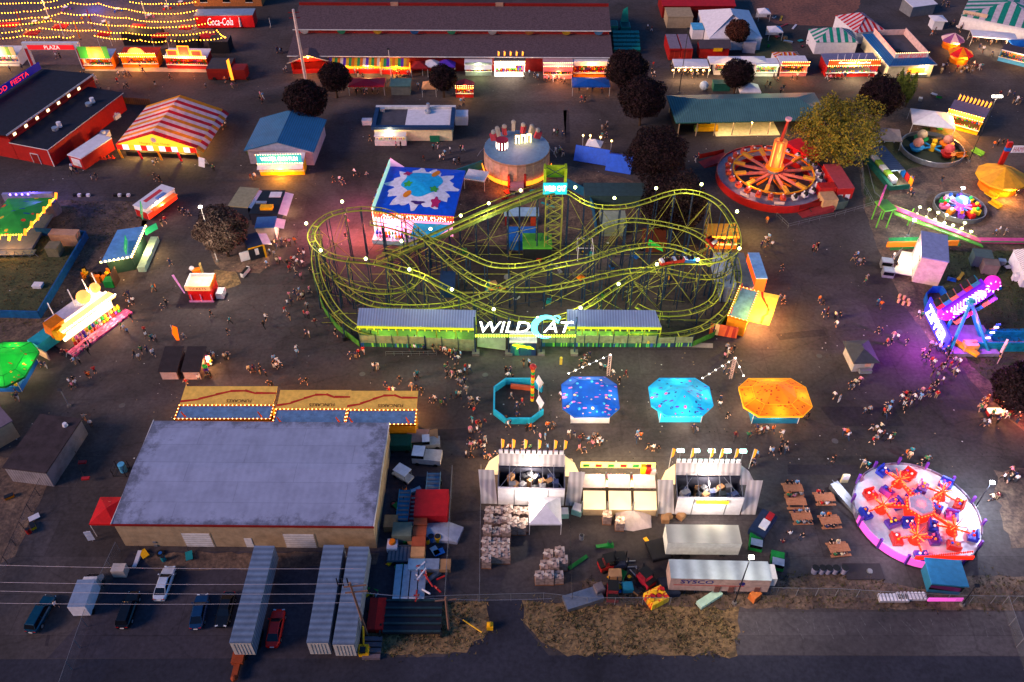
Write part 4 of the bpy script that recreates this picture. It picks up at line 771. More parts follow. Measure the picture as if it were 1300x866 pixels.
for nm,n_ in(('frame',12),('arm',7)):
 q=MB()
 for i in range(n_):a=Vector((rr. uniform(-1.6,1.6),rr. uniform(-2.6,2.6),rr. uniform(.3,1.4)));b=a+Vector((rr. uniform(-1.2,1.2),rr. uniform(-1.6,1.6),rr. uniform(-.3,.8)));q. tube(a,b,.12,RED if i%4 else W_,5)
 q. build(nm,r)
q=MB();q. box(-2.2,-.8,.4,0,.8,1.2,M('sky_blue_box','#6f96b4'));q. box(.05,-.8,.4,1.9,.8,1.2,ALU);q. box(1.95,-.8,.4,3.4,.8,1.1,CRD);tag(q. build('container_row'),'row of pale blue, silver and tan boxes behind the red machinery','boxes',None,G(540,722))
for i,(x,m,lab)in enumerate(((474,M('dark_red_bench','#7a1014'),'dark red long bench case lying beside a brighter one'),(484,M('bright_red_bench','#c01818'),'bright red long bench case on the dry grass'))):
 q=MB();q. box(-.55,-2.2,0,.55,2.2,.8,m);q. box(-.5,-2.1,.8,.5,2.1,.86,m);tag(q. build('long_case'),lab,'case','red cases on the dry grass',G(x,783))
r=thing('black_trailer_frame','large dark trailer frame with slatted bed on the dry grass','trailer',G(525,786));q=MB();q. box(-3.6,-2.3,.5,3.6,2.3,.75,DST)
for i in range(5):q. box(-3.6,-2.2+i*1.05,.76,3.6,-1.95+i*1.05,.95,M('dark_slat','#20363c'))
q. build('bed',r)
for x in(-3.9,3.65):
 for y in(-2.2,-1.2):q=MB();q. mesh([(a,b,c)for a,b,c in ring_wheel(0,0,.45,.25)[0]],ring_wheel(0,0,.45,.25)[1],BLK);o=q. build('wheel',r);o. location=(x+.1,y,0);o. rotation_euler=(0,0,pi/2)
q=MB();q. box(-.6,-.5,.2,.6,.5,1.5,YEL);q. tube((0,.3,1.4),(0,1.8,3.4),.12,YEL,6);q. box(-.35,-.7,1.5,.35,0,1.9,GLS);tag(q. build('yellow_lift'),'small yellow lift machine at the front of the blue-grey trailer','lift',None,G(463,830))
q=MB()
for i in range(4):q. box(-1.1,-1.4+i*.75,0,1.1,-.85+i*.75,.5,M('weathered_plank','#5c5058'))
tag(q. build('pallet_pile'),'low pile of weathered pallets beside the yellow lift','pallets',None,G(473,824))
q=MB();q. box(-.4,-.4,0,.4,.4,.75,YEL);q. sph((0,0,.85),.32,YEL,8,5);tag(q. build('yellow_hydrant'),'yellow hydrant at the kerb by the dry grass','hydrant',None,G(622,797))
q=MB();q. tube((0,0,.6),(2.4,-1.6,.5),.09,YEL,6);q. tube((-1.5,1,.3),(0,0,.6),.09,BLK,6);q. box(-.4,-.3,0,.3,.3,.55,DST);tag(q. build('boom_gate'),'yellow barrier arm lying on the dry grass island','barrier',None,G(588,790))
r=thing('generator_cart','white and orange generator cart by the green pipe fence','generator',G(499,696));q=MB();q. box(-.7,-.8,.2,.7,.8,1.1,W_);q. build('body',r);q=MB();q. cyl(0,.2,1.1,1.5,.5,.4,ORG,10);q. build('lid',r)
q=MB();q. box(-.8,-.6,.0,.9,.6,1.5,M('pale_box','#b8aaa0'));tag(q. build('utility_box'),'pale metal box standing in the corner by the warehouse','utility box',None,G(154,728))
popup(136,648,3.4,4.4,'bright red canopy against the corner of the warehouse',M('vivid_red_cloth','#c01414',.5),h=3.0,rise=.5)
q=MB();q. tube((0,0,0),(0,0,2.4),.05,WP,5);
for k in range(3):q. ob((.0,-.1,.7+k*.7),(.9,.06,.6),.2,W_)
tag(q. build('sign_post'),'post with three white signs under the red canopy','sign',None,G(118,687))
for x,y,lab in((419,684//1,''),):pass
for i,(x,y,a,lab)in enumerate(((112,592,-.3,'upper of two red barrier arms on the side lane'),(116,612,-.3,'lower of two red barrier arms on the side lane'))):
 p=G(x-14,y-14);r=thing('lane_barrier',lab,'barrier',p,0,'red barriers on the side lane');q=MB();q. tube((0,0,.9),(1.6,-1.9,.9),.05,DST,5);q. tube((0,0,0),(0,0,.9),.06,DST,5);q. build('post',r);q=MB();q. ob((1.8,-2.0,.9),(1.1,.5,.25),.1,RED);q. build('stop_panel',r)
r=thing('black_cage_lift','black wire cage with a pale blue drum beside the warehouse wall','cage',G(155,600));q=MB()
for a in(-.9,.9):
 for b in(-.8,.8):q. tube((a,b,0),(a,b,1.7),.05,BLK,5)
for z in(.1,.9,1.7):q. path([(-.9,-.8,z),(.9,-.8,z),(.9,.8,z),(-.9,.8,z)],.04,BLK,4,True)
q. build('cage',r);q=MB();q. cyl(.2,.3,0,1.6,.5,.5,LBL,12);q. build('drum',r)
CGM=M('cage_fabric','#967f76',.7,var=.4,scale=1.7);CGD=M('cage_dark','#4a4448',.8)
def cage():
 r=thing('wrapped_pallet','x','pallet');q=MB();q. box(-.62,-.62,.14,.62,.62,1.9,CGM);q. build('load',r)
 q=MB();q. box(-.66,-.66,0,.66,.66,.13,WOOD);q. build('base',r)
 q=MB();
 for i in range(4):a=i*pi/2;q. ob((.42*cos(a+.3),.4*sin(a+.3),1.93),(.4,.7,.14),a+.5*i,(M('pale_wrap','#ab9c95',.6),CGM)[i%2],rx=.12*i)
 q. ob((0,0,1.93),(.3,.26,.06),.5,CGD);q. build('top_wrap',r);return r
cg=cage();cnt=0;rr=random. Random(4)
rows=[(622,655,5,10.1),(621,667,3,9.7),(654,669,2,9.5),(619,681,3,9.9),(618,694,3,10),(618,704,3,10),(618,715,1,10),(630,709,2,10),(651,673,2,9.5),(696,708,1,10),(710,709,1,10),(692,722,1,10),(703,723,1,10),(714,718,1,9),(685,736,1,10),(697,736,1,10),(709,735,1,10)]
spots=[]
for(x,y,n,dx)in rows:
 for i in range(n):spots. append((x+i*dx*1.17,y+2))
pos_words=['first','second','third','fourth','fifth','sixth','seventh']
for rown,(x,y,n,dx)in enumerate(rows):
 for i in range(n):
  p=G(x+i*dx*1.18,y+2);big=rown<9
  lab='%s brown wrapped pallet in row %s behind the big slide stand, under the white canopy'%(pos_words[i],pos_words[rown]if rown<7 else 'last')if big else '%s pallet of the small separate cluster beside the black fence line'%pos_words[[9,10,11,12,13,14,15,16]. index(rown)if rown-9<7 else 6]
  if rown==16:lab='nearest corner pallet of the small separate cluster beside the black fence line'
  if rown==8:lab='%s taller wrapped pallet directly below the white peaked canopy'%pos_words[i]
  if rown==7:lab='%s wrapped pallet at the open lane edge of the large pallet block'%pos_words[i]
  if cnt==0:o=cg;o['label']=lab;o. location=p;o. rotation_euler=(0,0,rr. uniform(-.06,.06));o['group']='wrapped pallets behind the game stands'
  else:o=copy_tree(cg,lab,p,rr. uniform(-.08,.08))
  s=rr. uniform(.92,1.02);o. scale=(s,s,rr. uniform(.8,1.25));cnt+=1
popup(692,648,4.4,4.4,'white peaked canopy among the wrapped pallets',W_,rise=1.6,h=2.6)
MESHM,nt_,b_=base_mat('chain_link_mesh');b_. inputs['Base Color']. default_value=lin('#8a8c90');b_. inputs['Metallic']. default_value=.6;b_. inputs['Alpha']. default_value=.22;MESHM. surface_render_method='BLENDED' if hasattr(MESHM,'surface_render_method')else None
def fence(pts,label,h=2.0,step=3.0,pm=GRY,mesh=MESHM,name='chain_link_fence',rails=1,r0=.04,group=None,cat='fence',solid=0):
 pts=[Vector(G(*p))for p in pts];o0=pts[0]. copy();r=thing(name,label,cat,o0,0,group);m=MB();pm_=MB();rl=MB();n=0
 for i in range(len(pts)-1):
  a,b=pts[i]-o0,pts[i+1]-o0;k=max(1,round((b-a). length/step))
  if solid:
   d=(b-a). normalized();nn_=Vector((-d. y,d. x,0))*solid/2;m. mesh([a-nn_,b-nn_,b+nn_,a+nn_,a-nn_+Vector((0,0,h)),b-nn_+Vector((0,0,h)),b+nn_+Vector((0,0,h)),a+nn_+Vector((0,0,h))],[(0,1,5,4),(1,2,6,5),(2,3,7,6),(3,0,4,7),(4,5,6,7)],mesh)
  elif mesh:m. poly([a+Vector((0,0,.05)),b+Vector((0,0,.05)),b+Vector((0,0,h)),a+Vector((0,0,h))],mesh)
  for j in range(k+(i==len(pts)-2)):p=a. lerp(b,j/k);pq=MB();pq. tube(p,p+Vector((0,0,h+.05)),r0,pm,5);
  for j in range(k+(i==len(pts)-2)):
   p=a. lerp(b,j/k);pq=MB();pq. tube(p,p+Vector((0,0,h+.08)),r0,pm,5);
   if n<60:pq. build('post',r)
   n+=1
  for z in[h]+([h*.5]if rails>1 else[])+([.15]if rails>2 else[]):rl. tube(a+Vector((0,0,z)),b+Vector((0,0,z)),.03,pm,4)
 if mesh:m. build('panel',r)
 if rails and not solid:rl. build('rail',r)
 return r
fence([(985,756),(1060,757),(1140,762),(1230,766),(1340,767)],'chain-link fence between the lit round ride and the parking lot',1.9,2.6)
fence([(855,752),(985,756)],'short chain-link fence running beneath the lettered trailer',1.9,2.6)
fence([(575,604),(566,765)],'chain-link fence between the equipment yard and the pallet yard',2.4,4)
fence([(611,600),(609,765)],'black fence along the pallet block',1.8,3)
fence([(566,765),(690,762),(745,768),(850,768)],'wire fence at the lower end of the pallet yard',1.8,4)
fence([(722,650),(726,764)],'black fence line between the pallets and the forklift yard',2.0,3,pm=DST)
fence([(153,700),(120,770),(82,880)],'pale chain-link fence running down to the road by the white van',2.2,3)
fence([(1272,768),(1310,880)],'chain-link fence running down to the road at the corner of the lot',2.2,3)
fence([(70,590),(40,650),(0,740),(-30,790)],'dark fence along the earth bank beside the side lane',1.8,3,pm=DST)
BF=M('blue_hoarding','#0d4f86',.6,var=.25)
fence([(48,298),(112,302),(52,404),(-40,402)],'bright blue wooden hoarding around the lawn',1.6,3,pm=BF,mesh=BF,name='blue_hoarding',solid=.25,rails=0)
fence([(168,137),(192,135)]if 0 else[(146,131),(192,134)],'brown slatted wooden fence between the red barn and the striped tent',1.7,1.5,pm=WOOD,mesh=M_corr('slatted_wood','#6a4634',.5,'X',.8,0),name='wooden_fence',solid=.1,rails=0)
TF=M('teal_hoarding','#0f6a80',.6)
fence([(562,232),(612,214)],'dark teal hoarding between the blue tent ride and the pale drum ride',2.0,3,pm=TF,mesh=TF,name='teal_hoarding',solid=.15,rails=0)
fence([(716,236),(742,250),(752,268),(757,300)],'blue curved hoarding behind the coaster tower',2.2,3,pm=BLU,mesh=M('deep_teal_board','#0d4868',.6),name='blue_curved_hoarding',solid=.15,rails=0)
fence([(1230,446),(1400,446)],'long turquoise hoarding beside the purple lit ride',2.0,3,pm=TF,mesh=M('turquoise_board','#1292b0',.5,var=.3),name='turquoise_hoarding',solid=.2,rails=0);fence([(1248,428),(1400,428)],'rear turquoise fence of the walkway beside the purple lit ride',1.4,3,pm=TF,mesh=M('turquoise_board','#1292b0',.5),name='turquoise_hoarding',solid=.2,rails=0)
sheet('turquoise_walkway',[(1232,418),(1400,416),(1400,440),(1236,442)],M('turquoise_deck','#0f7f9c',.6,var=.35,scale=.6),8);sheet('pale_walkway',[(1200,434),(1234,434),(1400,432),(1400,437),(1200,445)],M('pale_deck','#8f8494',.7),9)
fence([(1092,205),(1096,240),(1108,262),(1060,276),(1040,280),(1000,290),(985,276)],'crowd barrier curving from the red ride to the kiddie area',1.1,2.4,rails=2,r0=.03,mesh=None)
fence([(1098,198),(1110,245),(1130,262)],'grey kiddie railway track curving over the grass',.3,2,rails=2,r0=.05,mesh=None,name='railway_track',cat='track')
WIRE=M('bright_wire','#8d8590',.4,.5)
def upole(bx,by,tx,ty,label,m,arms=2,name='utility_pole',r=.2,lamps=0):
 p=G(bx,by);h=HT(bx,by,ty);r_=thing(name,label,'utility pole',p);q=MB();top=GY(tx,ty,p[1]);q. tube((0,0,0),(top. x-p[0]if arms==3 else 0,0,h),r,m,8,r*.7);q. build('pole',r_)
 for k in range(min(arms,2)):q=MB();q. ob((0,0,h-.7-k*1.3),(2.6,.14,.16),.1,m if arms!=2 else DRED);q. build('crossarm',r_)
 return r_,Vector((p[0],p[1],h))
r_,_=upole(388,100,372,12,'tall white pole with red crossarms before the long brown roof',M('white_pole','#cbb8b4',.6),2,r=.42)
LWOOD=M('pale_pole_wood','#7a5a4c',.8)
r_,ptop=upole(466,806,444,740,'leaning wooden utility pole carrying wires, over the ribbed trailers',LWOOD,3)
for k in range(3):q=MB();q. tube((-2.0+k*.6,.2,ptop. z-1.0),(-2.0+k*.6,.2,ptop. z+.6),.09,DST,6);q. build('insulator',r_)
upole(570,800,566,758,'short weathered post at the corner of the yard fence',LWOOD,1,r=.18)
bpy. data. objects['utility_pole.002']. name='utility_pole.002'
wires=[((-60,716),(460,722),(1,6)),((-60,738),(455,741)),((-60,749),(450,754)),((-60,765),(450,765))]
for i,wv in enumerate(wires):
 a,b=wv[0],wv[1];Y=60.0;pa,pb=GY(a[0],a[1],Y-6),GY(b[0],b[1],ptop. y);pts=[pa. lerp(pb,t/12)-Vector((0,0,1.2*sin(pi*t/12)*.35))for t in range(13)];q=MB();q. path(pts,.028,WIRE,4)
 tag(q. build('power_line'),'%s of four power lines crossing the car yard'%('highest','second highest','third highest','lowest')[i],'wire','power lines over the yard')
q=MB();pa,pb=ptop+Vector((0,0,-2)),Vector(G(700,760,5));q. path([pa. lerp(pb,t/10)-Vector((0,0,sin(pi*t/10)))for t in range(11)],.025,WIRE,4);pb=Vector(G(568,756,6));q. path([pa. lerp(pb,t/10)-Vector((0,0,.6*sin(pi*t/10)))for t in range(11)],.025,WIRE,4);tag(q. build('overhead_cable'),'pair of thin cables from the leaning pole over the yard machinery','wire')
def mast(bx,by,ty,label,lit=None,m=DST,h=None,e=0,col='#ffe8c0',head=1,arm=0.0,r=.1,group='light masts',name='light_mast'):
 p=G(bx,by);h=h or HT(bx,by,ty);r_=thing(name,label,'lamp post',p,0,group);q=MB();q. tube((0,0,0),(0,0,h),r,m,6,r*.7);q. build('pole',r_)
 q=MB();q. cyl(0,0,0,.35,.35,.3,CON,8);q. build('base',r_)
 for k in range(head):q=MB();q. ob((arm+.25*(k-(head-1)/2)*3,-.15,h),(.6,.45,.14),0,lit or DST,rx=.5);q. build('lamp_head',r_)
 if e:lamp((p[0]+arm,p[1]-.6,h-.3),col,e,.3)
 return r_
WHT_L=M('floodlight','#f4fbff',emit=30)
mast(276,332,262,'lit pole lamp inside the round purple tree',B_WHITE,WP,e=0);p=G(270,300,9);lamp((p[0]-1,p[1]-4.5,9.5),'#ffeccc',3000,.5)
mast(497,100,62,'slim white mast in front of the multicoloured awnings',None,WP)
mast(862,118,36,'tall dark mast beside the white food canopies',None)
mast(1230,205,122,'tall dark mast with glowing heads beside the flame-topped orange stand',B_WHITE,e=2200,head=3)
mast(932,766,706,'dark mast standing over the lettered trailer',B_WHITE,e=1500,col='#fff4d8')
mast(344,35,30,'white satellite-dish post near the drink stand',None,WP,h=3,head=1)
mast(1238,644,612,'bright floodlight at the edge of the lit round ride',WHT_L,DST,h=6,e=3000,col='#e0f0ff')
mast(1212,262,232,'bright white floodlight in the kiddie rides area',WHT_L,DST,h=4.5,e=900,col='#e8f4ff')
mast(1152,300,284,'bright floodlight beneath the green and pink slide',WHT_L,DST,h=4,e=800,col='#e0f4ff')
mast(88,516,495,'thin grey post beside the brown-roofed shed',None,GRY,h=4)
mast(1221,768,726,'dark slim pole behind the ride operator cabin',None,DST,h=5)
LIME=M('lime_track_paint','#8e9430',.5,var=.3,scale=.4);LIMED=M('green_track_paint','#4c5a22',.6,var=.3);NAVY=M('navy_support_paint','#142a44',.5);BRC=M('yellow_green_brace','#86863a',.6)
r_co=thing('roller_coaster','lime green steel roller coaster with navy supports and a lit white and cyan name sign','roller coaster',G(665,380));O_=Vector(r_co. location)
def spl(nodes,step=1.0):
 P=[GY(*n)for n in nodes];out=[]
 for i in range(len(P)-1):
  p0,p1,p2,p3=P[max(0,i-1)],P[i],P[i+1],P[min(len(P)-1,i+2)];n=max(2,int((p2-p1). length/.5))
  for j in range(n):
   t=j/n;out. append(.5*((2*p1)+(p2-p0)*t+(2*p0-5*p1+4*p2-p3)*t*t+(3*p1-p0-3*p2+p3)*t**3))
 out. append(P[-1]);res=[out[0]];acc=0
 for a,b in zip(out,out[1:]):
  acc+=(b-a). length
  if acc>=step:res. append(b);acc=0
 return res
SUP=[];LAMPS=[]
def track(nodes,lamps=0,catwalk=False,sup=5,big=False,lab=None):
 pts=spl(nodes);L_,R_,rl,ti=[],[],MB(),MB()
 for i,p in enumerate(pts):
  a,b=pts[max(0,i-1)],pts[min(len(pts)-1,i+1)];d=(b-a);s=Vector((d. y,-d. x,0)). normalized()*.62;L_. append(p-s-O_);R_. append(p+s-O_)
 rl. path(L_,.09,LIME,6);rl. path(R_,.09,LIME,6);rl. path([p-O_-Vector((0,0,.32))for p in pts],.1,LIMED,5)
 for a,b in zip(L_,R_):
  m_=(a+b)/2-Vector((0,0,.32));ti. tube(a,b,.045,LIMED,4)
 for i,(a,b)in enumerate(zip(L_,R_)):
  if i%4==0:ti. tube(a,b,.09,LIME,4)
 o=rl. build('track_rail',r_co);t=ti. build('tie_lattice',o)
 if catwalk:
  q=MB();
  for i in range(len(pts)-1):
   a,b=R_[i],R_[i+1];d=(b-a);s=Vector((d. y,-d. x,0)). normalized();q. mesh([a+s*.15,b+s*.15,b+s*.95,a+s*.95,a+s*.15-Vector((0,0,.1)),b+s*.15-Vector((0,0,.1)),b+s*.95-Vector((0,0,.1)),a+s*.95-Vector((0,0,.1))],[(0,3,2,1),(4,5,6,7),(3,7,6,2)],LIMED)
   c,e=L_[i],L_[i+1];q. mesh([c-s*.15,e-s*.15,e-s*.8,c-s*.8],[(0,1,2,3)],LIMED);q. tube(a+s*.95+Vector((0,0,1)),b+s*.95+Vector((0,0,1)),.04,LIME,4);q. tube(c-s*.8+Vector((0,0,1)),e-s*.8+Vector((0,0,1)),.04,LIME,4)
   if i%2==0:q. tube(a+s*.95,a+s*.95+Vector((0,0,1)),.03,LIME,4)
  q. build('catwalk',o)
 prev=None
 for i in range(2,len(pts),sup):
  p=pts[i]
  if p. z<1.3:prev=None;continue
  a,b=L_[i],R_[i];q=MB();base=-O_. z;sx=(b-a). normalized()
  fa,fb=Vector((a. x,a. y,0))-sx*.25,Vector((b. x,b. y,0))+sx*.25
  q. tube(fa,a-Vector((0,0,.15)),.13,NAVY,5);q. tube(fb,b-Vector((0,0,.15)),.13,NAVY,5);z=2.2;k=0
  while z+2.4<p. z-.3:
   t0,t1=z/p. z,(z+2.4)/p. z;q. tube(fa. lerp(a,t0),fb. lerp(b,t1),.05,BRC if big else NAVY,4);q. tube(fb. lerp(b,t0),fa. lerp(a,t1),.05,BRC if big else NAVY,4);z+=2.4
  q. tube(fa. lerp(a,.93),fb. lerp(b,.93),.08,NAVY,4)
  if prev and i%2==0 or(prev and big):
   pa,pb=prev;q. tube(Vector((pb. x,pb. y,.3)),b-Vector((0,0,.5)),.055,BRC,4);q. tube(Vector((b. x,b. y,.3)),pb-Vector((0,0,.5)),.055,BRC,4)
   if p. z>6:
    q. tube(Vector((pb. x,pb. y,pb. z*.5)),Vector((b. x,b. y,p. z*.5)),.05,BRC,4);q. tube(Vector((pa. x,pa. y,.3)),a-Vector((0,0,.5)),.05,BRC,4)
  j=i+sup//2
  if j<len(pts)and pts[j]. z>1.5:
   for e in(L_[j],R_[j]):q. tube((e. x,e. y,0),e-Vector((0,0,.15)),.09,NAVY,5)
   q. tube((L_[j]. x,L_[j]. y,pts[j]. z*.5),(a. x,a. y,.3),.05,NAVY,4);q. tube((L_[j]. x,L_[j]. y,pts[j]. z*.5),(R_[j]. x,R_[j]. y,pts[j]. z*.5),.05,NAVY,4)
  SUP. append(q);prev=(a,b)
 if lamps:
  for i in range(3,len(pts),lamps):LAMPS. append((pts[i],L_[i]+(L_[i]-R_[i]). normalized()*.35))
 return pts
tA=track([(478,331,122.5),(545,303,124),(625,268,126),(690,243,127),(705,240,127)],0,True,5,True)
tB=track([(705,240,127),(722,245,127),(742,257,127),(765,263,127),(795,262,127),(822,255,127.5),(845,247,128),(868,243,128),(892,247,127.5),(912,258,125.5),(926,275,122.5),(935,295,119),(935,315,116),(918,328,114),(892,333,113),(860,333,112),(830,339,111),(802,352,110),(775,368,109),(748,386,107.5),(720,400,106.5),(690,406,106),(655,404,106.2),(625,394,107),(595,380,108),(565,365,109),(535,350,110),(507,341,111),(475,333,112),(445,330,112.5),(420,325,113.5),(402,314,116),(395,300,119),(402,285,122),(418,273,124.5),(440,267,126)],7,False,6,True)
tC=track([(440,267,126),(462,265,126.5),(490,268,126),(515,280,125),(538,300,122),(560,322,119),(585,343,116),(610,358,113.5),(640,367,112.5),(680,368,112.5),(720,362,113),(760,352,114),(800,344,115),(840,343,115),(875,350,114),(905,352,114.5),(925,343,117),(930,328,119.5)],0,False,7)
tE=track([(470,283,124),(500,289,124),(548,305,121.5),(590,322,119),(620,335,117),(650,338,116.5),(685,333,117),(712,322,118.5),(740,305,120.5),(768,287,122.5),(795,280,123),(820,281,123),(850,286,122.5),(880,295,121.5),(905,312,119),(915,330,116.5)],0,False,7)
tF=track([(425,350,114.5),(440,368,111.5),(470,385,108.5),(510,390,107.5),(560,388,107.5),(605,378,108.5),(640,362,110.5),(670,347,113),(705,338,115),(745,330,116),(775,320,117.5),(800,314,118.5),(830,311,119),(858,314,118.5),(885,325,116.5),(905,338,114)],0,False,7)
tG=track([(410,335,117),(420,348,114.5),(440,360,112.2),(470,369,110.6),(500,370,110.5),(521,363,112),(529,350,114.5),(522,335,117.5),(505,322,120),(485,318,121.5)],0,False,7)
tH=track([(405,298,122.5),(400,325,118),(404,350,113.5),(414,375,109.5),(430,398,106),(452,416,103.8),(478,424,103)],0,False,8)
tI=track([(933,328,119),(937,350,115.5),(932,375,111),(918,398,107),(895,415,104.5),(865,424,103.4),(835,427,103),(790,428,103)],0,False,8)
tJ=track([(808,388,109),(825,396,107.8),(850,399,107.4),(880,395,108),(905,382,110),(914,362,113),(912,345,116.5)],0,False,7)
for q in SUP[:99]:q. build('support',r_co)
for p,e in LAMPS:
 q=MB();q. tube(e-Vector((0,0,.4)),e+Vector((0,0,1.1)),.05,NAVY,4);o=q. build('lamp',r_co);q=MB();q. sph(e+Vector((0,0,1.35)),.27,B_LIME,8,6);q. build('globe',o)
for i in range(4,len(tA)-2,5):
 p=tA[i]-O_;q=MB();e=p+Vector((.2,1.3,0));q. tube(e-Vector((0,0,.4)),e+Vector((0,0,.9)),.05,NAVY,4);o=q. build('lamp',r_co);q=MB();q. sph(e+Vector((0,0,1.2)),.27,B_LIME,8,6);q. build('globe',o)
for t_,i_,e_ in((tB,.05,900),(tB,.18,900),(tB,.36,800),(tB,.55,900),(tB,.75,900),(tB,.92,900),(tC,.4,500),(tA,.6,800),(tE,.4,500),(tC,.75,500),(tF,.6,400)):
 p=t_[int(len(t_)*i_)];lamp(p+Vector((0,-.5,2.4)),'#fff8c0',e_*1.1,.3)
b0=Vector(G(704,350))-O_;tw=MB();tx=GY(704,243,127)-O_;
for sx in(-1.5,1.5):
 for sy in(-1.2,1.2):tw. tube((tx. x+sx,tx. y+sy,0),(tx. x+sx,tx. y+sy,tx. z-.4),.075,BRC,5)
n=7
for i in range(n):
 z0,z1=(tx. z-.5)*i/n,(tx. z-.5)*(i+1)/n
 for sy in(-1.2,1.2):
  tw. tube((tx. x-1.5,tx. y+sy,z0),(tx. x+1.5,tx. y+sy,z1),.07,BRC,4);tw. tube((tx. x+1.5,tx. y+sy,z0),(tx. x-1.5,tx. y+sy,z1),.07,BRC,4);tw. tube((tx. x-1.5,tx. y+sy,z1),(tx. x+1.5,tx. y+sy,z1),.06,BRC,4)
tw. build('lift_tower',r_co)
q=MB();z0=tx. z
for sx in(-2.0,1.6):q. box(tx. x+sx,tx. y-1.0,z0+.5,tx. x+sx+.4,tx. y+.8,z0+5.2,M('lime_box','#90a818'))
q. box(tx. x-1.58,tx. y+.5,z0+2.6,tx. x+1.58,tx. y+.7,z0+5.0,M('lime_box'));q. tube((tx. x-1.6,tx. y,z0+3),(tx. x+1.6,tx. y,z0+5),.07,NAVY,4);q. tube((tx. x+1.6,tx. y,z0+3),(tx. x-1.6,tx. y,z0+5),.07,NAVY,4);q. build('sign_frame',r_co)
q=MB();q. box(tx. x-2.1,tx. y-1.25,z0+.2,tx. x+2.1,tx. y-1.05,z0+2.5,M('teal_lit_board','#0f8f9a',emit=.6,ecol='#22c8d0'));o=q. build('tower_sign',r_co);text('WILD CAT','lettering',o,1.1,E_WHT,(tx. x,tx. y-1.28,z0+1.45),width=3.8,bold=.03)
def stn(fl,fr_,bk,zf,zb,lab,nm='station_roof'):
 f=Fr(fl,fr_,zf);d=f. d(bk[0],bk[1],zb);a=Vector(f. loc)-O_;q=MB();SR=M_corr('station_roof_metal','#8a9cc0',.45,'X',.4,.3,'#6d7a98',.3)
 q. slab([(0,0,zf),(f. w,0,zf),(f. w-.9 if fl[0]>700 else f. w,d,zb),(0,d,zb)],.12,SR);o=q. build(nm,r_co);o. location=a;o. rotation_euler=(0,0,f. rot)
 q=MB();q. box(0,-.12,zf-.55,f. w,-.02,zf-.1,M('lime_fascia','#b8c82a',emit=.25));
 for i in range(int(f. w/1.2)):q. box(i*1.2+.3,-.1,zf-1.0,i*1.2+.5,-.04,zf-.56,M('lime_fascia'))
 k=q. build('fascia',o);q=MB()
 for i in range(7):q. box(f. w*i/6-.08,.2,0,f. w*i/6+.08,.36,zf-.3,LIME);q. box(f. w*i/6-.08,d-.4,0,f. w*i/6+.08,d-.24,zb-.3,LIME)
 k=q. build('post_row',o);q=MB();q. box(0,.4,0,f. w,d-.5,1.2,M('deck_green','#4a6a3c'));q. build('platform',o)
 for t in(.2,.5,.8):c=Vector(f. loc)+Vector((cos(f. rot),sin(f. rot),0))*f. w*t;lamp((c. x,c. y+1.2,zf-1.0),'#d8ff70',380)
 for t in(.15,.5,.85):c=Vector(f. loc)+Vector((cos(f. rot),sin(f. rot),0))*f. w*t;lamp((c. x,c. y-4.2,3.9),'#d8f49a',110)
stn((453,413),(603,416),(457,391),4.4,5.6,'l');stn((720,414),(840,415),(722,393),4.4,5.6,'r')
DECO=M_spot('painted_jungle_band','#0f5a48',['#7cc83a','#1a4a9c','#3aa860'],2.2,.3)
PANE=M('pale_green_screen','#7c8868',.35,var=.3)
def front(l,r,deco,hz=2.6,lab=''):
 f=Fr(l,r);a=Vector(f. loc)-O_;q=MB();n=max(2,round(f. w/2.5))
 q. box(0,0,.9,f. w,.06,hz,PANE);q. box(0,-.03,.05,f. w,.1,.88,deco);o=q. build('screen_wall',r_co);o. location=a;o. rotation_euler=(0,0,f. rot);q=MB()
 for i in range(n+1):q. box(f. w*i/n-.06,-.09,0,f. w*i/n+.06,-.035,hz+.5,NAVY)
 q. build('screen_posts',o);return o
front((458,440),(540,442),DECO);front((541,443),(603,446),PANE,2.6);front((687,440),(832,441),DECO,2.6);front((833,441),(878,440),M_spot('painted_blue_band','#123a5c',['#7cc83a','#3aa860'],2.2,.34),2.2)
q=MB();LS_=M('pale_green_ramp','#8c9a78');a,b,c,d=[Vector(G(*p))-O_ for p in((606,443),(642,446),(642,430),(606,430))];q. slab([a+Vector((0,0,.6)),b+Vector((0,0,.3)),c+Vector((0,0,1.2)),d+Vector((0,0,1.2))],.1,LS_);q. build('entrance_ramp',r_co)
def curve_fence(px,m,h,nm='green_skirt'):
 pts=[Vector(G(*p))-O_ for p in px];q=MB()
 for a,b in zip(pts,pts[1:]):q. slab([a+Vector((0,0,h)),b+Vector((0,0,h)),b+(b-a). orthogonal(). normalized()*0+Vector((.12,0,h)),a+Vector((.12,0,h))],h,m)
 q. build(nm,r_co)
GSK=M('green_skirting','#3f7a28',.6,var=.3)
curve_fence([(396,330),(398,352),(404,376),(413,398),(428,418),(456,440)],GSK,1.3);curve_fence([(878,440),(905,428),(922,405),(932,380),(938,350)],GSK,1.2)
q=MB();rr=random. Random(2)
for i in range(26):
 x=rr. uniform(430,900);y=rr. uniform(330,415);a=Vector(G(x,y,.5))-O_;b=Vector(G(x+rr. choice((-1,1))*rr. uniform(15,45),y+rr. uniform(-12,12),.8+rr. random()))-O_;q. tube(a,b,.05,BRC if i%3 else NAVY,4)
for y,x0,x1 in((286,590,880),(297,560,900),(322,470,880),(345,450,700),(372,420,560),(380,780,900)):a=Vector(G(x0,y+26,1))-O_;b=Vector(G(x1,y+26,1))-O_;q. tube(a,b,.06,BRC,4)
q. build('ground_bracing',r_co)
f=Fr((604,449),(729,449));a0=Vector(f. loc)-O_;sg=MB()
for px in(604,646,687,729):x,_=WP_(f,px,449);sg. tube((x,0,.4),(x,0,HT(604,449,403)),.14,NAVY,6)
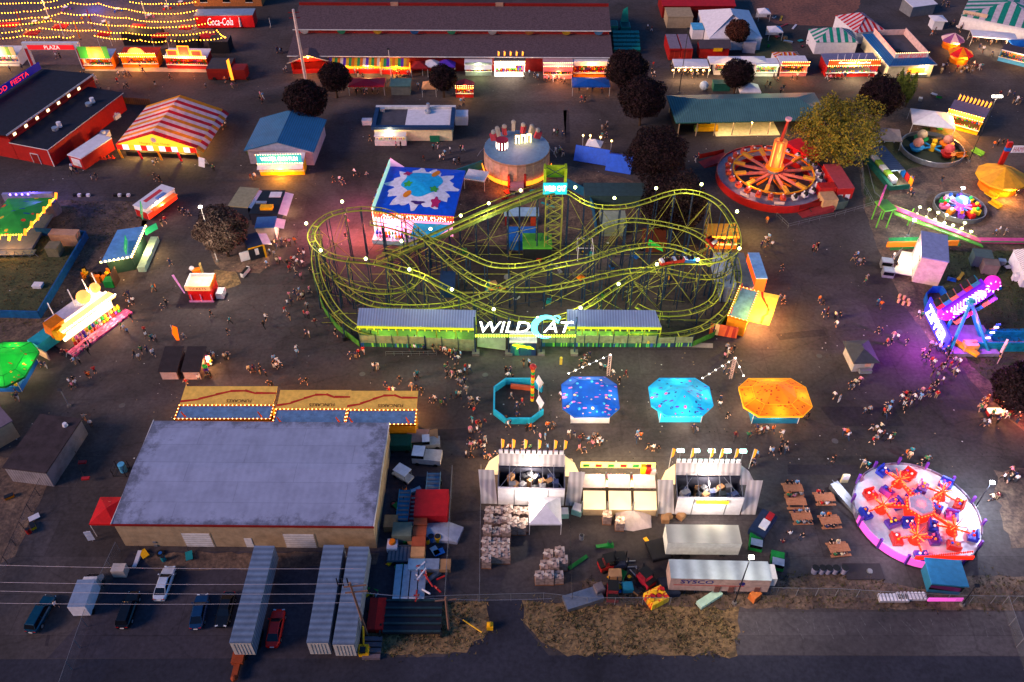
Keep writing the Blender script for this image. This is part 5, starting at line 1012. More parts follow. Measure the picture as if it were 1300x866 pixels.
o=sg. build('sign_posts',r_co);o. location=a0;q=MB()
for px in(604,646,687,729):x,_=WP_(f,px,449);q. box(x-.6,-.6,0,x+.6,.5,.5,CON)
q. build('sign_footings',o)
x0,z1=WP_(f,609,407);x1,z0=WP_(f,673,421);zm=(z0+z1)/2;text('WILD','lettering',o,z1-z0,M('white_neon','#fdfff4',emit=3.5),((x0+x1)/2,-.25,zm),width=x1-x0,shear=.22,bold=.0)
x0,_=WP_(f,690,407);x1,_=WP_(f,727,421);text('AT','lettering',o,z1-z0,M('white_neon'),((x0+x1)/2,-.25,zm),width=x1-x0,shear=.22,bold=0)
cx,cz=WP_(f,694,414);q=MB();pts=[];rC=abs(WP_(f,678,414)[0]-cx)
CY=M('cyan_neon','#4fe8f4',emit=2.6)
for i in range(25):t=radians(25+i*265/24);pts. append((cx+rC*cos(t),-.32,cz+rC*1.12*sin(t)))
wd=[(.12+.42*sin(pi*min(1,i/24*1.02)))for i in range(25)]
for i in range(24):
 a,b=pts[i],pts[i+1];u=(Vector(a)-Vector((cx,a[1],cz))). normalized();v=(Vector(b)-Vector((cx,b[1],cz))). normalized();q. mesh([Vector(a)-u*wd[i],Vector(b)-v*wd[i+1],Vector(b)+v*wd[i+1],Vector(a)+u*wd[i]],[(0,1,2,3)],CY)
q. path([(cx+rC*.75+.55*cos(t*.5),-.3,cz+rC*.95+.55*sin(t*.5))for t in range(12)],.13,CY,5);q. build('crescent_letter',o)
q=MB();x0,z=WP_(f,604,424);x1,_=WP_(f,730,424);
for k in range(2):bulbs(q,(x0,-.3,z-.3*k),(x1,-.3,z-.3*k),.42,.1,M('lime_bulb','#c8ff30',emit=6))
q. box(x0,-.15,z-.5,x1,-.05,z-.2,LIME);q. build('sign_bulbs',o);q=MB();q. path([(x0,0,z+1.8),(x1,0,z+1.8)],.08,NAVY,4);q. build('sign_beam',o)
for px in(620,660,700,722):p=G(px,446);lamp((p[0],p[1]-1.0,7.5),'#e8fff0',200);lamp((p[0],p[1]-1.6,2.2),'#c8ff60',70)
f=Fr((648,452),(680,452));r=ft(f,'ticket_booth','teal booth with a yellow-green leaping cat below the big coaster sign','booth');q=MB();q. box(0,.1,0,f. w,2.4,3.0,M_spot('teal_forest_paint','#0f4a66',['#1a7a6a','#0a2c5c'],1.6,.4));q. box(-.15,-.05,3.0,f. w+.15,2.6,3.2,WP);q. build('wall',r)
q=MB();cat=[(-1.9,.5),(-1.5,.85),(-1.1,.8),(-.6,.55),(.2,.45),(.9,.1),(1.5,-.35),(1.9,-.6),(1.75,-.3),(1.1,.3),(.9,-.5),(.75,-.5),(.6,.0),(.1,-.1),(-.6,-.05),(-.9,-.5),(-1.1,-.5),(-1.0,.1),(-1.5,.3)]
cy_=[(f. w/2+x,.03,2.0+z*.9)for x,z in cat];q. poly(cy_,M('cat_yellow_green','#c8e020',emit=1));q. build('cat_emblem',r)
def train_car(p,d,r,first):
 q=MB();rot=atan2(d. y,d. x);u=Vector((cos(rot),sin(rot),0));v=Vector((-u. y,u. x,0));pit=-atan2(d. z,hypot(d. x,d. y))
 q. ob(p+Vector((0,0,.55)),(2.0,1.15,.55),rot,RED if not first else BLU,ry=pit);q. ob(p+u*.7+Vector((0,0,.8)),(.5,1.0,.4),rot,W_,ry=pit);q. build('car_body',r)
 q=MB();q. ob(p-u*.55+Vector((0,0,1.05)),(.16,.9,.6),rot,BLK,ry=pit);q. ob(p+u*.1+Vector((0,0,1.0)),(.14,.9,.5),rot,BLK,ry=pit);q. build('seat',r)
for nm,tr,idx,lab in(('coaster_train',tB,[46,48,50],'coaster train rounding the high bend at the far end of the lime track'),('coaster_train',tE,[88,90],'coaster cars on the middle track near the orange-lit kiosk')):
 idx=[min(i,len(tr)-3)for i in idx];p0=tr[idx[0]];r=thing(nm,lab,'coaster train',p0,0,'coaster trains')
 for k,i in enumerate(idx):train_car(tr[i]-p0,tr[i+1]-tr[i],r,k==0)
f=Fr((640,288),(684,288));r=ft(f,'operator_shelter','pale blue-roofed shelter with red side panels inside the coaster, below the lift tower','shelter');q=MB();q. slab([(0,0,2.6),(f. w,0,2.6),(f. w,2.6,2.8),(0,2.6,2.8)],.1,M('pale_blue_sheet','#7f9cb8'));q. build('roof',r);q=MB();q. box(.2,.3,0,.5,2.3,2.5,DRED);q. box(f. w-1.6,.3,0,f. w-.3,2.3,2.0,M('red_orange_panel','#b03a20'));q. build('wall',r)
for x,y,w_,h_,m,nm,lab,c in((682,330,18,2.6,M('leaf_green_roof','#4f9a2c'),'green_cabin','dark cabin with a bright green roof inside the coaster','cabin'),(568,378,9,2.2,M('dark_blue_tank','#14305a'),'blue_tank','tall dark blue tank inside the coaster near the diving tracks','tank'),(663,318,17,2.0,BLU,'blue_tool_cabin','blue cabin beside the green-roofed one inside the coaster','cabin'),(832,320,14,2.0,M('rust_panel','#7a3a24'),'rust_red_shed','rust red shed beyond the right-hand tracks, inside the coaster','shed'),(778,300,16,2.6,M('pale_shed','#8a8f80'),'pale_shed','pale shed under the middle track hump','shed'),(780,262,38,2.4,M('dusky_teal_roof','#2e4248'),'low_teal_building','low dusky teal-roofed building behind the coaster dip','building')):
 ff=Fr((x-w_,y),(x+w_,y));r=hut(ff,nm,lab,c,4.5 if w_<40 else 8,h_,DST if nm=='green_cabin' else m,m,'flat',0,.1)
p=G(742,325,0);r=thing('white_tent_frame','bare white tent frame standing behind the coaster hump','frame',p);q=MB()
for x in(-1.4,1.4):
 for y in(-1.5,1.5):q. tube((x,y,0),(x,y,3),.08,W_,5)
q. path([(-1.4,-1.5,3),(1.4,-1.5,3),(1.4,1.5,3),(-1.4,1.5,3)],.08,W_,5,True);q. build('frame',r)
q=MB();q. mesh([(-1.4,0,2.6),(1.3,-.8,.3),(1.3,.8,.3),(-1.4,.9,.6)],[(0,1,2),(0,2,3),(0,3,1),(1,3,2)],M('bright_green_tarp','#1fae3c',emit=.25));tag(q. build('green_tarp'),'bright green folded tarpaulin by the rising track near the reddish shed','tarpaulin',None,G(832,318,3.0))
def locp(root,px,py,z=0.0):
 p=Vector(G(px,py,z))-Vector(root. location);a=-root. rotation_euler[2];return Vector((p. x*cos(a)-p. y*sin(a),p. x*sin(a)+p. y*cos(a),p. z))
f=Fr((475,296),(576,296));fz=Fr((474,269),(576,275),5.0);d=fz. d(474,210,5.0);fz. loc=(fz. x,fz. y,0)
r=ft(fz,'splash_fun_ride','big square ride under a blue roof painted with white splashes and fish shapes','ride');W5=fz. w
BT=M('ultramarine_canvas','#0c48c8',.5);BT2=M('cyan_canvas','#1ca0d8',.5)
q=MB();hz=5.0;ap=(W5/2,d*.55,6.2);ring=[(0,0,hz),(W5,0,hz),(W5,d,hz),(0,d,hz)];q. fan(ring,ap,BT)
for a,b in zip(ring,ring[1:]+ring[:1]):q. poly([(a[0],a[1],hz-.5),(b[0],b[1],hz-.5),b,a],BT)
q. build('canopy',r)
def onroof(x,y):
 a=min(x/ap[0]if x<ap[0]else(W5-x)/(W5-ap[0]),y/ap[1]if y<ap[1]else(d-y)/(d-ap[1]));return hz+(ap[2]-hz)*max(0,a)
rr=random. Random(12)
def decal(pts,m,nm,lift=.03):
 q=MB();n=len(pts);cx=sum(p[0]for p in pts)/n;cy=sum(p[1]for p in pts)/n;K=7
 rings=[[(cx+(x-cx)*k/K,cy+(y-cy)*k/K)for x,y in pts]for k in range(1,K+1)];c=(cx,cy,onroof(cx,cy)+lift)
 vs=[c]+[(x,y,onroof(x,y)+lift)for g in rings for x,y in g];fs=[(0,1+i,1+(i+1)%n)for i in range(n)]+[(1+k*n+i,1+(k+1)*n+i,1+(k+1)*n+(i+1)%n,1+k*n+(i+1)%n)for k in range(K-1)for i in range(n)]
 q. mesh(vs,fs,m);q. build(nm,r)
N=72;pts=[]
for i in range(N):
 t=2*pi*i/N;w_=abs(cos(t))+abs(sin(t));rad=.415+.05*sin(11*t+.6)+.04*sin(19*t+1)+.02*sin(5*t);pts. append((W5*(.5+rad*cos(t)),d*(.52+rad*sin(t))))
decal(pts,M('splash_white','#d0cade',.6),'white_splash');
pts=[(W5*(.5+(.25+.02*sin(6*t_))*cos(t_)),d*(.6+(.27+.03*sin(3*t_))*sin(t_)))for t_ in[2*pi*i/40 for i in range(40)]];decal(pts,BT2,'cyan_centre',.06)
for cx,cy,rx,ry,hx,k in((.36,.34,.045,.06,'#d07a1c',2),(.64,.84,.045,.09,'#d07a1c',2),(.33,.55,.05,.06,'#3a9a3c',5),(.68,.47,.05,.055,'#3a9a3c',5),(.28,.8,.05,.05,'#a01c5c',4),(.74,.22,.055,.09,'#a01c5c',5),(.52,.2,.08,.03,'#3a1c6a',3)):
 decal([(W5*(cx+rx*(1+.25*sin(k*t_))*cos(t_)),d*(cy+ry*(1+.25*sin(k*t_))*sin(t_)))for t_ in[2*pi*i/24 for i in range(24)]],M('decal'+hx,hx),'painted_fish',.09)
q=MB();q. box(0,-.4,hz-1.0,W5,-.1,hz+.1,M('lit_red_white_sign','#c83c2c',emit=.5));bulbs(q,(0,-.45,hz+.1),(W5,-.45,hz+.1),.5,.11,M('orange_bulb','#ff7a20',emit=4));bulbs(q,(0,-.45,hz-.95),(W5,-.45,hz-.95),.5,.1,E_WHT)
q. build('front_sign',r);text('ADVENTURE FUN','lettering',r,.62,M('white_glow','#fff4ec',emit=1.6),(W5*.5,-.43,hz-.42),width=W5*.8)
q=MB();q. box(-.3,0,0,-.1,d+1,hz+1.0,M('green_white_panel','#a8d8c0',emit=.5));
for k in range(9):q. box(-.36,d*k/9,hz-1,-.31,d*k/9+.8,hz+1.2,PLUSH[k%8])
q. build('side_scenery',r);q=MB();q. box(.4,.3,0,W5-.4,.5,3.2,E_PNK if 0 else M('pink_lit_wall','#ff9ac8',emit=.7));q. box(0,-3.4,.0,W5*.55,-.5,.9,M('mosaic_deck','#8aa0b8'));q. build('deck',r)
q=MB();plushies(q,.5,W5*.5,-2.2,1.1,12,.3,2,.7,rr);q. build('painted_figures',r)
q=MB();q. slab([(W5*.5,-.5,3.4),(W5*.5,-4.0,2.6),(W5*.8,-3.6,2.6),(W5+.2,-.5,3.4)],.1,BT2);q. build('side_awning',r)
q=MB();q. poly([(0,d,hz),(.2,d,hz+2.0),(3.0,d,hz)],M('pink_sail','#d098c0',emit=.3));q. build('corner_sail',r)
for x,y,z,c,e in((425,300,5,'#ff7a80',4200),(470,305,3.5,'#ff6a50',2600),(500,300,2.5,'#ff9ac0',1200),(458,262,4,'#ff5aa0',900),(545,296,2.2,'#ffb060',300)):p=G(x,y,0);lamp((p[0],p[1],z),c,e,.5)
f=Fr((617,232),(694,232));p=G(656,214,0);r=thing('drum_ride','pale fabric-skirted round ride with a blue-grey top and glowing sign pieces','ride',p);R_=(694-617)/2/FP*G(656,214)[1]*1.16;rp=HT(656,232,190);R_=6.9
q=MB();q. cyl(0,0,1.0,5.2,R_,R_,M('dusky_pink_canvas','#a08078',.7,var=.25),24,M('grey_blue_deck','#5a7a98',.6));q. build('drum',r);q=MB()
for i in range(24):a=2*pi*i/24;q. tube((R_*cos(a),R_*sin(a),1.4),(R_*cos(a),R_*sin(a),5.3),.06,TAN,4)
q. cyl(0,0,4.7,5.0,R_+.06,R_+.06,M('dusky_pink_hem','#8a6458'),24);q. build('canvas_hem',r)
q=MB()
for i in range(14):
 a=pi+pi*(i+.5)/14
 if abs(cos(a))>.25:q. ob((R_*1.04*cos(a),R_*1.04*sin(a),.75),(1.5,.12,1.3),a+pi/2,E_ORG,rx=.3)
q. build('orange_lit_skirt',r);q=MB();q. box(-1.4,-R_-2.2,0,1.4,-R_+.3,1.3,M('pink_checker','#a8707c'));q. box(-1.9,-R_-.6,0,-1.5,-R_+.2,3,RED);q. box(1.5,-R_-.6,0,1.9,-R_+.2,3,RED);q. build('entrance',r)
q=MB();rr=random. Random(9)
for i in range(7):a=.2+i*.42;c=(R_*.72*cos(a+.25),R_*.72*sin(a+.25)+.6,6.2+.7*rr. random());q. ob(c,(1.3,.7,1.6),a,M('pale_pink_figure','#d8a8a0')if i%2 else M('maroon_figure','#8a2c3c'),ry=.3);q. sph((c[0],c[1],c[2]+1.1),.55,M('pale_pink_figure'),7,5)
q. build('top_figures',r);q=MB();q. cyl(-R_*.45,-.6,5.25,7.4,1.1,1.3,M('maroon_stripe','#7c1c34'),14)
for i in range(7):a=pi+pi*i/6;q. ob((-R_*.45+1.22*cos(a),-.6+1.22*sin(a),6.4),(.16,.06,1.8),a+pi/2,E_WHT)
q. build('striped_drum',r)
for k,x in enumerate((-.3,.9,2.1)):
 q=MB();q. box(x,1.2+.3*k,5.3,x+.22,1.4+.3*k,7.2,B_WARM);q. box(x+.7,1.2+.3*k,5.3,x+.92,1.4+.3*k,7.2,B_WARM);q. box(x+.22,1.2+.3*k,6.9,x+.7,1.4+.3*k,7.2,B_WARM);q. build('lit_letter',r)
q=MB();q. path([((R_+1.6)*cos(.1+i*pi/12),(R_+1.6)*sin(.1+i*pi/12),2.2)for i in range(12)],.08,STL,4);q. build('guard_rail',r);lamp((p[0],p[1]-.2,8),'#ffb0a0',300);lamp((p[0]-3,p[1]-R_-2,1.5),'#ff8020',350)
popup(605,222,4.4,3.6,'plain white flat canopy beside the pale drum ride',W_,rise=.3,h=2.6,rot=-.25)
for x,y,w_,dd,lab,m in((752,202,7.5,4.0,'blue tarpaulin shelter with a white peak, hung with warm bulbs',TRP),(787,212,5.5,5,'bright blue tarpaulin shelter touching the largest dark tree',TRP)):
 p=G(x,y);r=thing('tarp_shelter',lab,'shelter',p,-.3,'blue tarpaulin shelters');q=MB();q. slab([(-w_/2,-dd/2,.2),(w_/2,-dd/2,.2),(w_/2,-.2,3),(-w_/2,-.2,3)],.05,m);q. slab([(-w_/2,-.19,3),(w_/2,-.19,3),(w_/2,dd/2,1.6),(-w_/2,dd/2,1.6)],.05,m);q. build('canopy',r)
 if x<760:
  q=MB();q. fan([(-1.8,.2,2.9),(1.6,.2,2.9),(1.6,3,2.9),(-1.8,3,2.9)],(0,1.6,4),W_);q. build('white_peak',r)
  for a,b in((-3,3),(-1.5,3.4),(.8,3.4),(3.4,2.6)):q=MB();q. tube((a,b,0),(a,b,3.4),.05,WP,4);q. sph((a,b,3.6),.22,B_WARM,6,4);q. build('bulb_pole',r)
  lamp((p[0],p[1]+3.4,3.2),'#ffc080',400)
p=G(980,226,.8);r=thing('spinning_ride','large red ringed spinning ride with radial arms and a flame-orange centre tower','ride',(p[0],p[1],0));
RX=11.4;q=MB();DK=M('grey_ride_deck','#7a7486',.5,var=.2);n=48
def annul(q,r0,r1,z0,z1,mt,ms_,cx=0,cy=0,n=48,sy=1.0):
 for i in range(n):
  a,b=2*pi*i/n,2*pi*(i+1)/n;A=lambda rr_,t,z:(cx+rr_*cos(t),cy+rr_*sin(t)*sy,z)
  q. mesh([A(r1,a,z0),A(r1,b,z0),A(r1,b,z1),A(r1,a,z1),A(r0,a,z1),A(r0,b,z1),A(r0,b,z0),A(r0,a,z0)],[(3,2,5,4)],mt);q. mesh([A(r1,a,z0),A(r1,b,z0),A(r1,b,z1),A(r1,a,z1)],[(0,1,2,3)],ms_);q. mesh([A(r0,a,z0),A(r0,b,z0),A(r0,b,z1),A(r0,a,z1)],[(3,2,1,0)],ms_)
annul(q,8.0,RX,.0,1.3,DK,RED);annul(q,RX+.003,RX+.15,.0,1.7,RED,RED);q. build('platform_ring',r);q=MB();annul(q,8.1,8.35,2.3,2.6,YEL,ORG);q. build('yellow_ring',r)
for i in range(12):
 a=2*pi*i/12+.12;q=MB();c,s=cos(a),sin(a);q. ob((4.3*c,4.3*s,2.3),(7.6,.5,.4),a,M('salmon_arm','#c0685c'));q. ob((7.2*c,7.2*s,2.65),(2.4,.7,.5),a,M('mustard_arm','#c8902c'));o=q. build('arm',r);q=MB();q. ob((2.6*c,2.6*s,1.2),(4.6,.35,.3),a+.08,ORG);q. build('brace',o)
 for da in(-.13,.13):
  b=a+da;q=MB();q. ob((9.3*cos(b),9.3*sin(b),2.1),(1.0,1.0,.8),b,M('seat_red_orange','#d85a34')if cos(b)<.2 else W_);q. sph((9.55*cos(b),9.55*sin(b),2.5),.5,RED if cos(b)<0 else BLK,7,5);q. sph((9.0*cos(b),9.0*sin(b),2.75),.2,PLUSH[3],5,4);q. build('gondola',r)
q=MB();FL=M_spot('flame_pattern','#d8601c',['#f0c060','#b0201c'],1.5,.34);FLb,nt_,b_=FL,FL. node_tree,FL. node_tree. nodes['Principled BSDF'];b_. inputs['Emission Color']. default_value=lin('#ff9030');b_. inputs['Emission Strength']. default_value=.08
q. cyl(0,0,1.5,3.0,1.6,1.1,GRY,14);q. cyl(0,0,3.0,9.6,1.35,1.35,FL,14);q. cyl(0,0,3.4,4.0,1.9,1.9,ORG,14);q. build('centre_tower',r);q=MB();q. tube((0,0,9.6),(.4,0,14.2),.36,RED,8,.28);q. cyl(.4,0,14.2,14.7,.55,.7,M('pink_cap','#e0a0a8'),8);q. build('mast',r)
for nm,a0,w_,dd,rot_ in(('entrance_ramp',2.55,6,2.6,.3),('exit_ramp',-1.05,7,1.8,.3)):
 c,s=cos(a0),sin(a0);q=MB();q. mesh([(-w_/2,-dd/2,.1),(w_/2,-dd/2,1.2),(w_/2,dd/2,1.2),(-w_/2,dd/2,.1),(-w_/2,-dd/2,0),(w_/2,-dd/2,0),(w_/2,dd/2,0),(-w_/2,dd/2,0)],[(0,1,2,3),(4,5,1,0),(5,6,2,1),(6,7,3,2),(7,4,0,3)],M('dull_red_ramp','#8a2c30'));q. box(-w_/2,dd/2,.8,w_/2,dd/2+.08,1.9,DRED);o=q. build(nm,r);o. location=((RX+1.6)*c,(RX+1.6)*s,0);o. rotation_euler=(0,0,rot_ if nm[0]=='e' and nm[1]=='x' else.35)
for a in(-2.35,-1.67,.05,.8,-.5):q=MB();q. ob(((RX-.8)*cos(a),(RX-.8)*sin(a),1.75),(2.0,.12,.7),a+pi/2,M('pale_pink_sign','#d8b8b8'));q. ob(((RX-.86)*cos(a),(RX-.9)*sin(a),1.78),(.8,.14,.3),a+pi/2,RED);q. build('notice_board',r)
lamp((p[0],p[1]-3,6),'#ffb080',600);lamp((p[0]+3,p[1]+5,4.5),'#ff5040',400);lamp((p[0]-6,p[1]-6,4),'#ffb090',400)
f=Fr((1050,252),(1077,250));
for(x,y,rot_,l,w_,h_,m,lab,nm,c)in((1048,262,.1,3,3,2.6,M('tan_booth','#b08a64'),'tan control booth with a red hatch at the rim of the red ride','control_booth','booth'),(1062,262,.2,2.2,2.2,1.8,M('green_grey_bin','#46564e'),'grey-green bins near the red ride entrance','waste_bin','bin'),(1035,268,0,2.5,1.8,.5,M('dark_green_mat','#143c34'),'dark green mat beside the tan booth','mat','mat')):
 p=G(x,y);q=MB();q. box(-l/2,-w_/2,0,l/2,w_/2,h_,m);
 if h_>2:q. box(-l/2+.2,w_/2+.02,0,l/2+.6,w_/2+2,3.4,RED)
 elif h_>1:q. cyl(1.6,0,0,1.5,.6,.6,m,10);q. cyl(1.6,0,1.5,1.6,.55,.5,DST,10)
 tag(q. build(nm),lab,c,None,p,rot_)
fz=Fr((1064,240),(1091,236),3.2);fz. rot=radians(4);fz. loc=(fz. x,fz. y,0);fz. rot+=0
r=ft(fz,'red_trailer','red box trailer with a pinkish roof parked between the red ride and the grass','trailer');q=MB();q. box(0,0,.7,3.4,9,3.2,RED);q. box(-.02,-.02,3.2,3.42,9.02,3.3,M('pinkish_roof','#a04048'));q. build('body',r);q=MB();q. box(.4,-.1,.6,1.4,-.01,1.8,WP);q. box(1.9,-.1,.6,2.9,-.01,1.8,WP);q. build('doors',r)
q=MB();q. box(0,0,0,4,6.5,2.9,M('vivid_red_tent','#c0181c',.5));q. box(-.05,-.05,2.9,4.05,6.55,3.05,M('vivid_red_tent','#c0181c'));tag(q. build('red_container'),'bright red container behind the red ride, under the autumn tree','container',None,G(1020,214),.5)
pl,pr_,pt,pb=G(1086,655),G(1238,655),G(1150,593),G(1170,726);cx,cy=(G(1160,655)[0]),(pt[1]+pb[1])/2
RX2=(pr_[0]-pl[0])/2;RY2=(pt[1]-pb[1])/2;R2=(RX2+RY2)/2;r=thing('scrambler_ride','round white-decked ride with glowing red arms, blue cars and a pink lit rim','ride',(cx,cy,0))
DW=M('white_ride_deck','#b4b4c0',.5,var=.22,scale=.5);q=MB();q. cyl(0,0,.25,.9,R2-.05,R2-.05,DST,56,DW);q. build('deck',r)
q=MB();n=56;PKL=M('pink_lit_fence','#d050b0',emit=.6);VLF=M('mauve_fence','#5c5068',.4,var=.3)
for i in range(n):
 a,b=2*pi*i/n,2*pi*(i+1)/n;
 if.1<(a/(2*pi)-.78)%1<.14:continue
 lit=pi*1.0<a<pi*1.48;ht=1.7 if lit else 1.3;q. mesh([(R2*cos(a),R2*sin(a),.3),(R2*cos(b),R2*sin(b),.3),(R2*cos(b),R2*sin(b),ht),(R2*cos(a),R2*sin(a),ht),((R2-.12)*cos(a),(R2-.12)*sin(a),ht),((R2-.12)*cos(b),(R2-.12)*sin(b),ht),((R2-.12)*cos(b),(R2-.12)*sin(b),.92),((R2-.12)*cos(a),(R2-.12)*sin(a),.92)],[(0,1,2,3),(3,2,5,4),(4,5,6,7)],PKL if lit else(VLF if i%3 else M('grey_fence_panel','#7c7688')))
q. build('rim_fence',r)
for i in range(14):a=2*pi*i/14+.2;q=MB();q. box(R2*cos(a)-.15,R2*sin(a)-.15,.3,R2*cos(a)+.15,R2*sin(a)+.15,2.4,PUR);q. build('fence_post',r)
q=MB();EL=M('ember_red_arm','#d01c10',emit=.8,ecol='#ff2810');EO=M('ember_orange_light','#ff5020',emit=3.4);hx=[(1.7*cos(i*pi/3+.3),1.7*sin(i*pi/3+.3))for i in range(6)];q. prism(hx,2.6,3.1,M('hub_grey','#8a86a0'));q. prism([(x*1.15,y*1.15)for x,y in hx],.9,2.59,EL);q. build('hub',r)
q=MB();
for i in range(6):a,b=hx[i],hx[(i+1)%6];bulbs(q,(a[0]*1.18,a[1]*1.18,2.7),(b[0]*1.18,b[1]*1.18,2.7),.45,.12,EO)
q. build('hub_lights',r);rr=random. Random(31);CB=M('blue_ride_car','#1c2c9c',.3);CP=M('violet_ride_car','#4a2a8a',.3)
for i in range(5):
 a=2*pi*i/5+.55;ex,ey=4.9*cos(a),4.9*sin(a);q=MB();q. tube((1.6*cos(a),1.6*sin(a),2.2),(ex,ey,1.9),.22,EL,6);bulbs(q,(1.8*cos(a),1.8*sin(a),2.5),(ex,ey,2.25),.5,.13,EO);q. cyl(ex,ey,1.2,2.3,.5,.35,EL,8);q. cyl(ex,ey,.95,1.15,.8,.7,EL,10)
 for k in range(10):b=k*pi/5;q. tube((ex,ey,2.3),(ex+1.25*cos(b),ey+1.25*sin(b),2.7+.5*(k%2)),.06,EL if k%2 else EO,4)
 q. build('arm',r)
 for k in range(4):
  b=a+.4+k*pi/2;kx,ky=ex+2.1*cos(b),ey+2.1*sin(b);q=MB();q. tube((ex,ey,1.9),(kx,ky,1.7),.13,EL,5);bulbs(q,(ex,ey,2.1),(kx,ky,1.95),.45,.11,EO);sp=q. build('spider_arm',r)
  q=MB();m=(CB,CP,CB,M('red_ride_car','#b02418',.3))[k];q. ob((kx+.4*cos(b),ky+.4*sin(b),1.35),(1.3,1.7,.6),b,m);q. ob((kx+.95*cos(b),ky+.95*sin(b),1.8),(.25,1.6,.7),b,m);
  for s in(-.35,.35):q. sph((kx+.4*cos(b)-s*sin(b),ky+.4*sin(b)+s*cos(b),1.95),.2,PLUSH[rr. randrange(8)],5,4)
  q. build('car',r)
for x,y,z,c,e in((0,0,3,'#ff3c1c',900),(-3.5,1.5,2.4,'#ff3818',600),(3.5,-2,2.4,'#ff4020',600),(2,5,3,'#ff5a30',400),(-2,-5,3,'#ff3c28',500),(-6,-7,5,'#f0e8ff',700),(7,7,6,'#e8f0ff',1100),(-8,5,5,'#f0f0ff',700),(8,-4,5,'#f0ecff',600)):lamp((cx+x,cy+y,z),c,e,.3)
q=MB();q. mesh(*[[(-3.4,-.7,.1),(3.4,-.7,1),(3.4,.7,1),(-3.4,.7,.1),(-3.4,-.7,0),(3.4,-.7,0),(3.4,.7,0),(-3.4,.7,0)],[(0,1,2,3),(4,5,1,0),(5,6,2,1),(6,7,3,2),(7,4,0,3)]],STL);q. tube((-3.4,.7,1),(3.4,.7,2),.05,STL,4);o=q. build('entrance_ramp',r);v=locp(r,1078,640);o. location=v;o. rotation_euler=(0,0,2.05)
v=locp(r,1191,742);q=MB();q. box(-2,-1.6,.5,2,1.6,2.9,M('teal_cabin','#1c5a70'));q. box(-2.3,-1.9,2.9,2.3,1.9,3.1,M('blue_cabin_roof','#1f6a96'));q. box(-2.05,-1.66,1.3,2.05,-1.61,2.3,GLS);o=q. build('operator_cabin',r);o. location=v;o. rotation_euler=(0,0,-.1)
q=MB();q. box(-2.4,-2.6,.3,2.0,-2.45,1.0,PKL);bulbs(q,(-3,2.2,3),(4.5,3.0,3),.3,.16,EL);q. box(-3,2.3,2.2,4.6,2.5,2.9,EL);o2=q. build('lit_sign',r);o2 . location=v
P0=Vector(G(1226,436));r=thing('zipper_ride','purple lit tumbling cage ride with a chevron-striped boom and teal frame','ride',P0);
def at(px,py,Y):return GY(px,py,Y)-P0
Yz=P0 . y+1.5;A,B=at(1201,397,Yz),at(1254,363,Yz);dz=(B-A). normalized();up=Vector((-dz. z,0,dz. x));q=MB();ln=(B-A). length;PB2=M('violet_lit_boom','#5a18b0',emit=.5,ecol='#7a20e0')
for sy in(-.6,):q. mesh([A-up*1.5+Vector((0,-.7,0)),B-up*1.5+Vector((0,-.7,0)),B+up*1.5+Vector((0,-.7,0)),A+up*1.5+Vector((0,-.7,0)),A-up*1.5+Vector((0,.7,0)),B-up*1.5+Vector((0,.7,0)),B+up*1.5+Vector((0,.7,0)),A+up*1.5+Vector((0,.7,0))],[(0,1,2,3),(5,4,7,6),(3,2,6,7),(4,5,1,0),(1,5,6,2),(4,0,3,7)],PB2)
q. build('boom',r);q=MB();WN=M('white_violet_tube','#f0e4ff',emit=2.6)
for i in range(11):
 t=.14+.72*i/10;c=A. lerp(B,t);s=1 if i>5 else-1
 if i==5:s=0
 for k in(-1,1):q. tube(c+up*k*1.1+Vector((0,-.78,0))-dz*s*.35,c+dz*s*.35+Vector((0,-.78,0)),.075,WN,4)
for C_ in(A+dz*.3,B-dz*1.9,B+dz*.6):
 for k in range(9):t=k*2*pi/9;e=C_+(dz*cos(t)+up*sin(t))*1.15+Vector((0,-.8,0));q. tube(C_+(dz*cos(t)+up*sin(t))*.35+Vector((0,-.8,0)),e,.09,WN,4);q. sph(e,.13,E_PNK,4,3)
q. build('chevron_lights',r)
q=MB();q. sph(B+dz*.8,1.25,M('magenta_wheel','#d020a0',emit=.8),12,8,1);q. sph(A,1.3,M('magenta_wheel'),12,8,1);q. build('end_wheel',r)
cc=[M('cage_'+n,h,.5)for n,h in(('red','#c83c34'),('teal','#2a8a9c'),('orange','#d8803a'),('violet','#8a4ac0'))];k=0
for sd,n in((1,6),(-1,6)):
 for i in range(n):
  c=A. lerp(B,(i+.3)/n)+up*sd*2.6;q=MB();q. ob(c,(1.2,1.5,.8),0,cc[k%4],ry=-atan2(dz. z,dz. x));q. ob(c+up*.5,(1.0,1.3,.25),0,DST,ry=-atan2(dz. z,dz. x));q. tube(c,c-up*sd*1.1,.09,M('lime_link','#90b030'),4);q. build('cage',r);k+=1
q=MB();TQ=M('turquoise_frame','#168a96',.4);top=A. lerp(B,.55)+Vector((0,-1.0,0));top2=A. lerp(B,.55)+Vector((0,1.2,0))
for t_,y in((top,-1),(top2,2.5)):
 q. tube(t_,(-3.8,y-1.5,0),.3,TQ,6);q. tube(t_,(3.0,y-1.5,0),.3,TQ,6)
q. sph(top,.8,TQ,8,6);q. build('a_frame',r);q=MB();q. box(-4.2,-3.2,0,4.2,3.8,.7,M('mauve_base','#8a7a98'));q. ob((-2.2,-1.0,1.1),(7.5,.9,.5),-.9,YEL);q. tube((2.6,-1,.7),(4.6,-3.4,.1),.12,YEL,4);q. tube((3.4,0,3.4),(5.4,3.4,.1),.12,YEL,4);q. box(-1.6,-2.7,.7,.6,-1.2,2.0,M('peach_box','#e0a060'));q. build('base',r)
q=MB();
for i in range(9):q. tube((1.4+.1*i,-1.6,1+i*.6),(1.9+.1*i,-1.9,1.3+i*.6),.16,WN if i%2 else BLU,5)
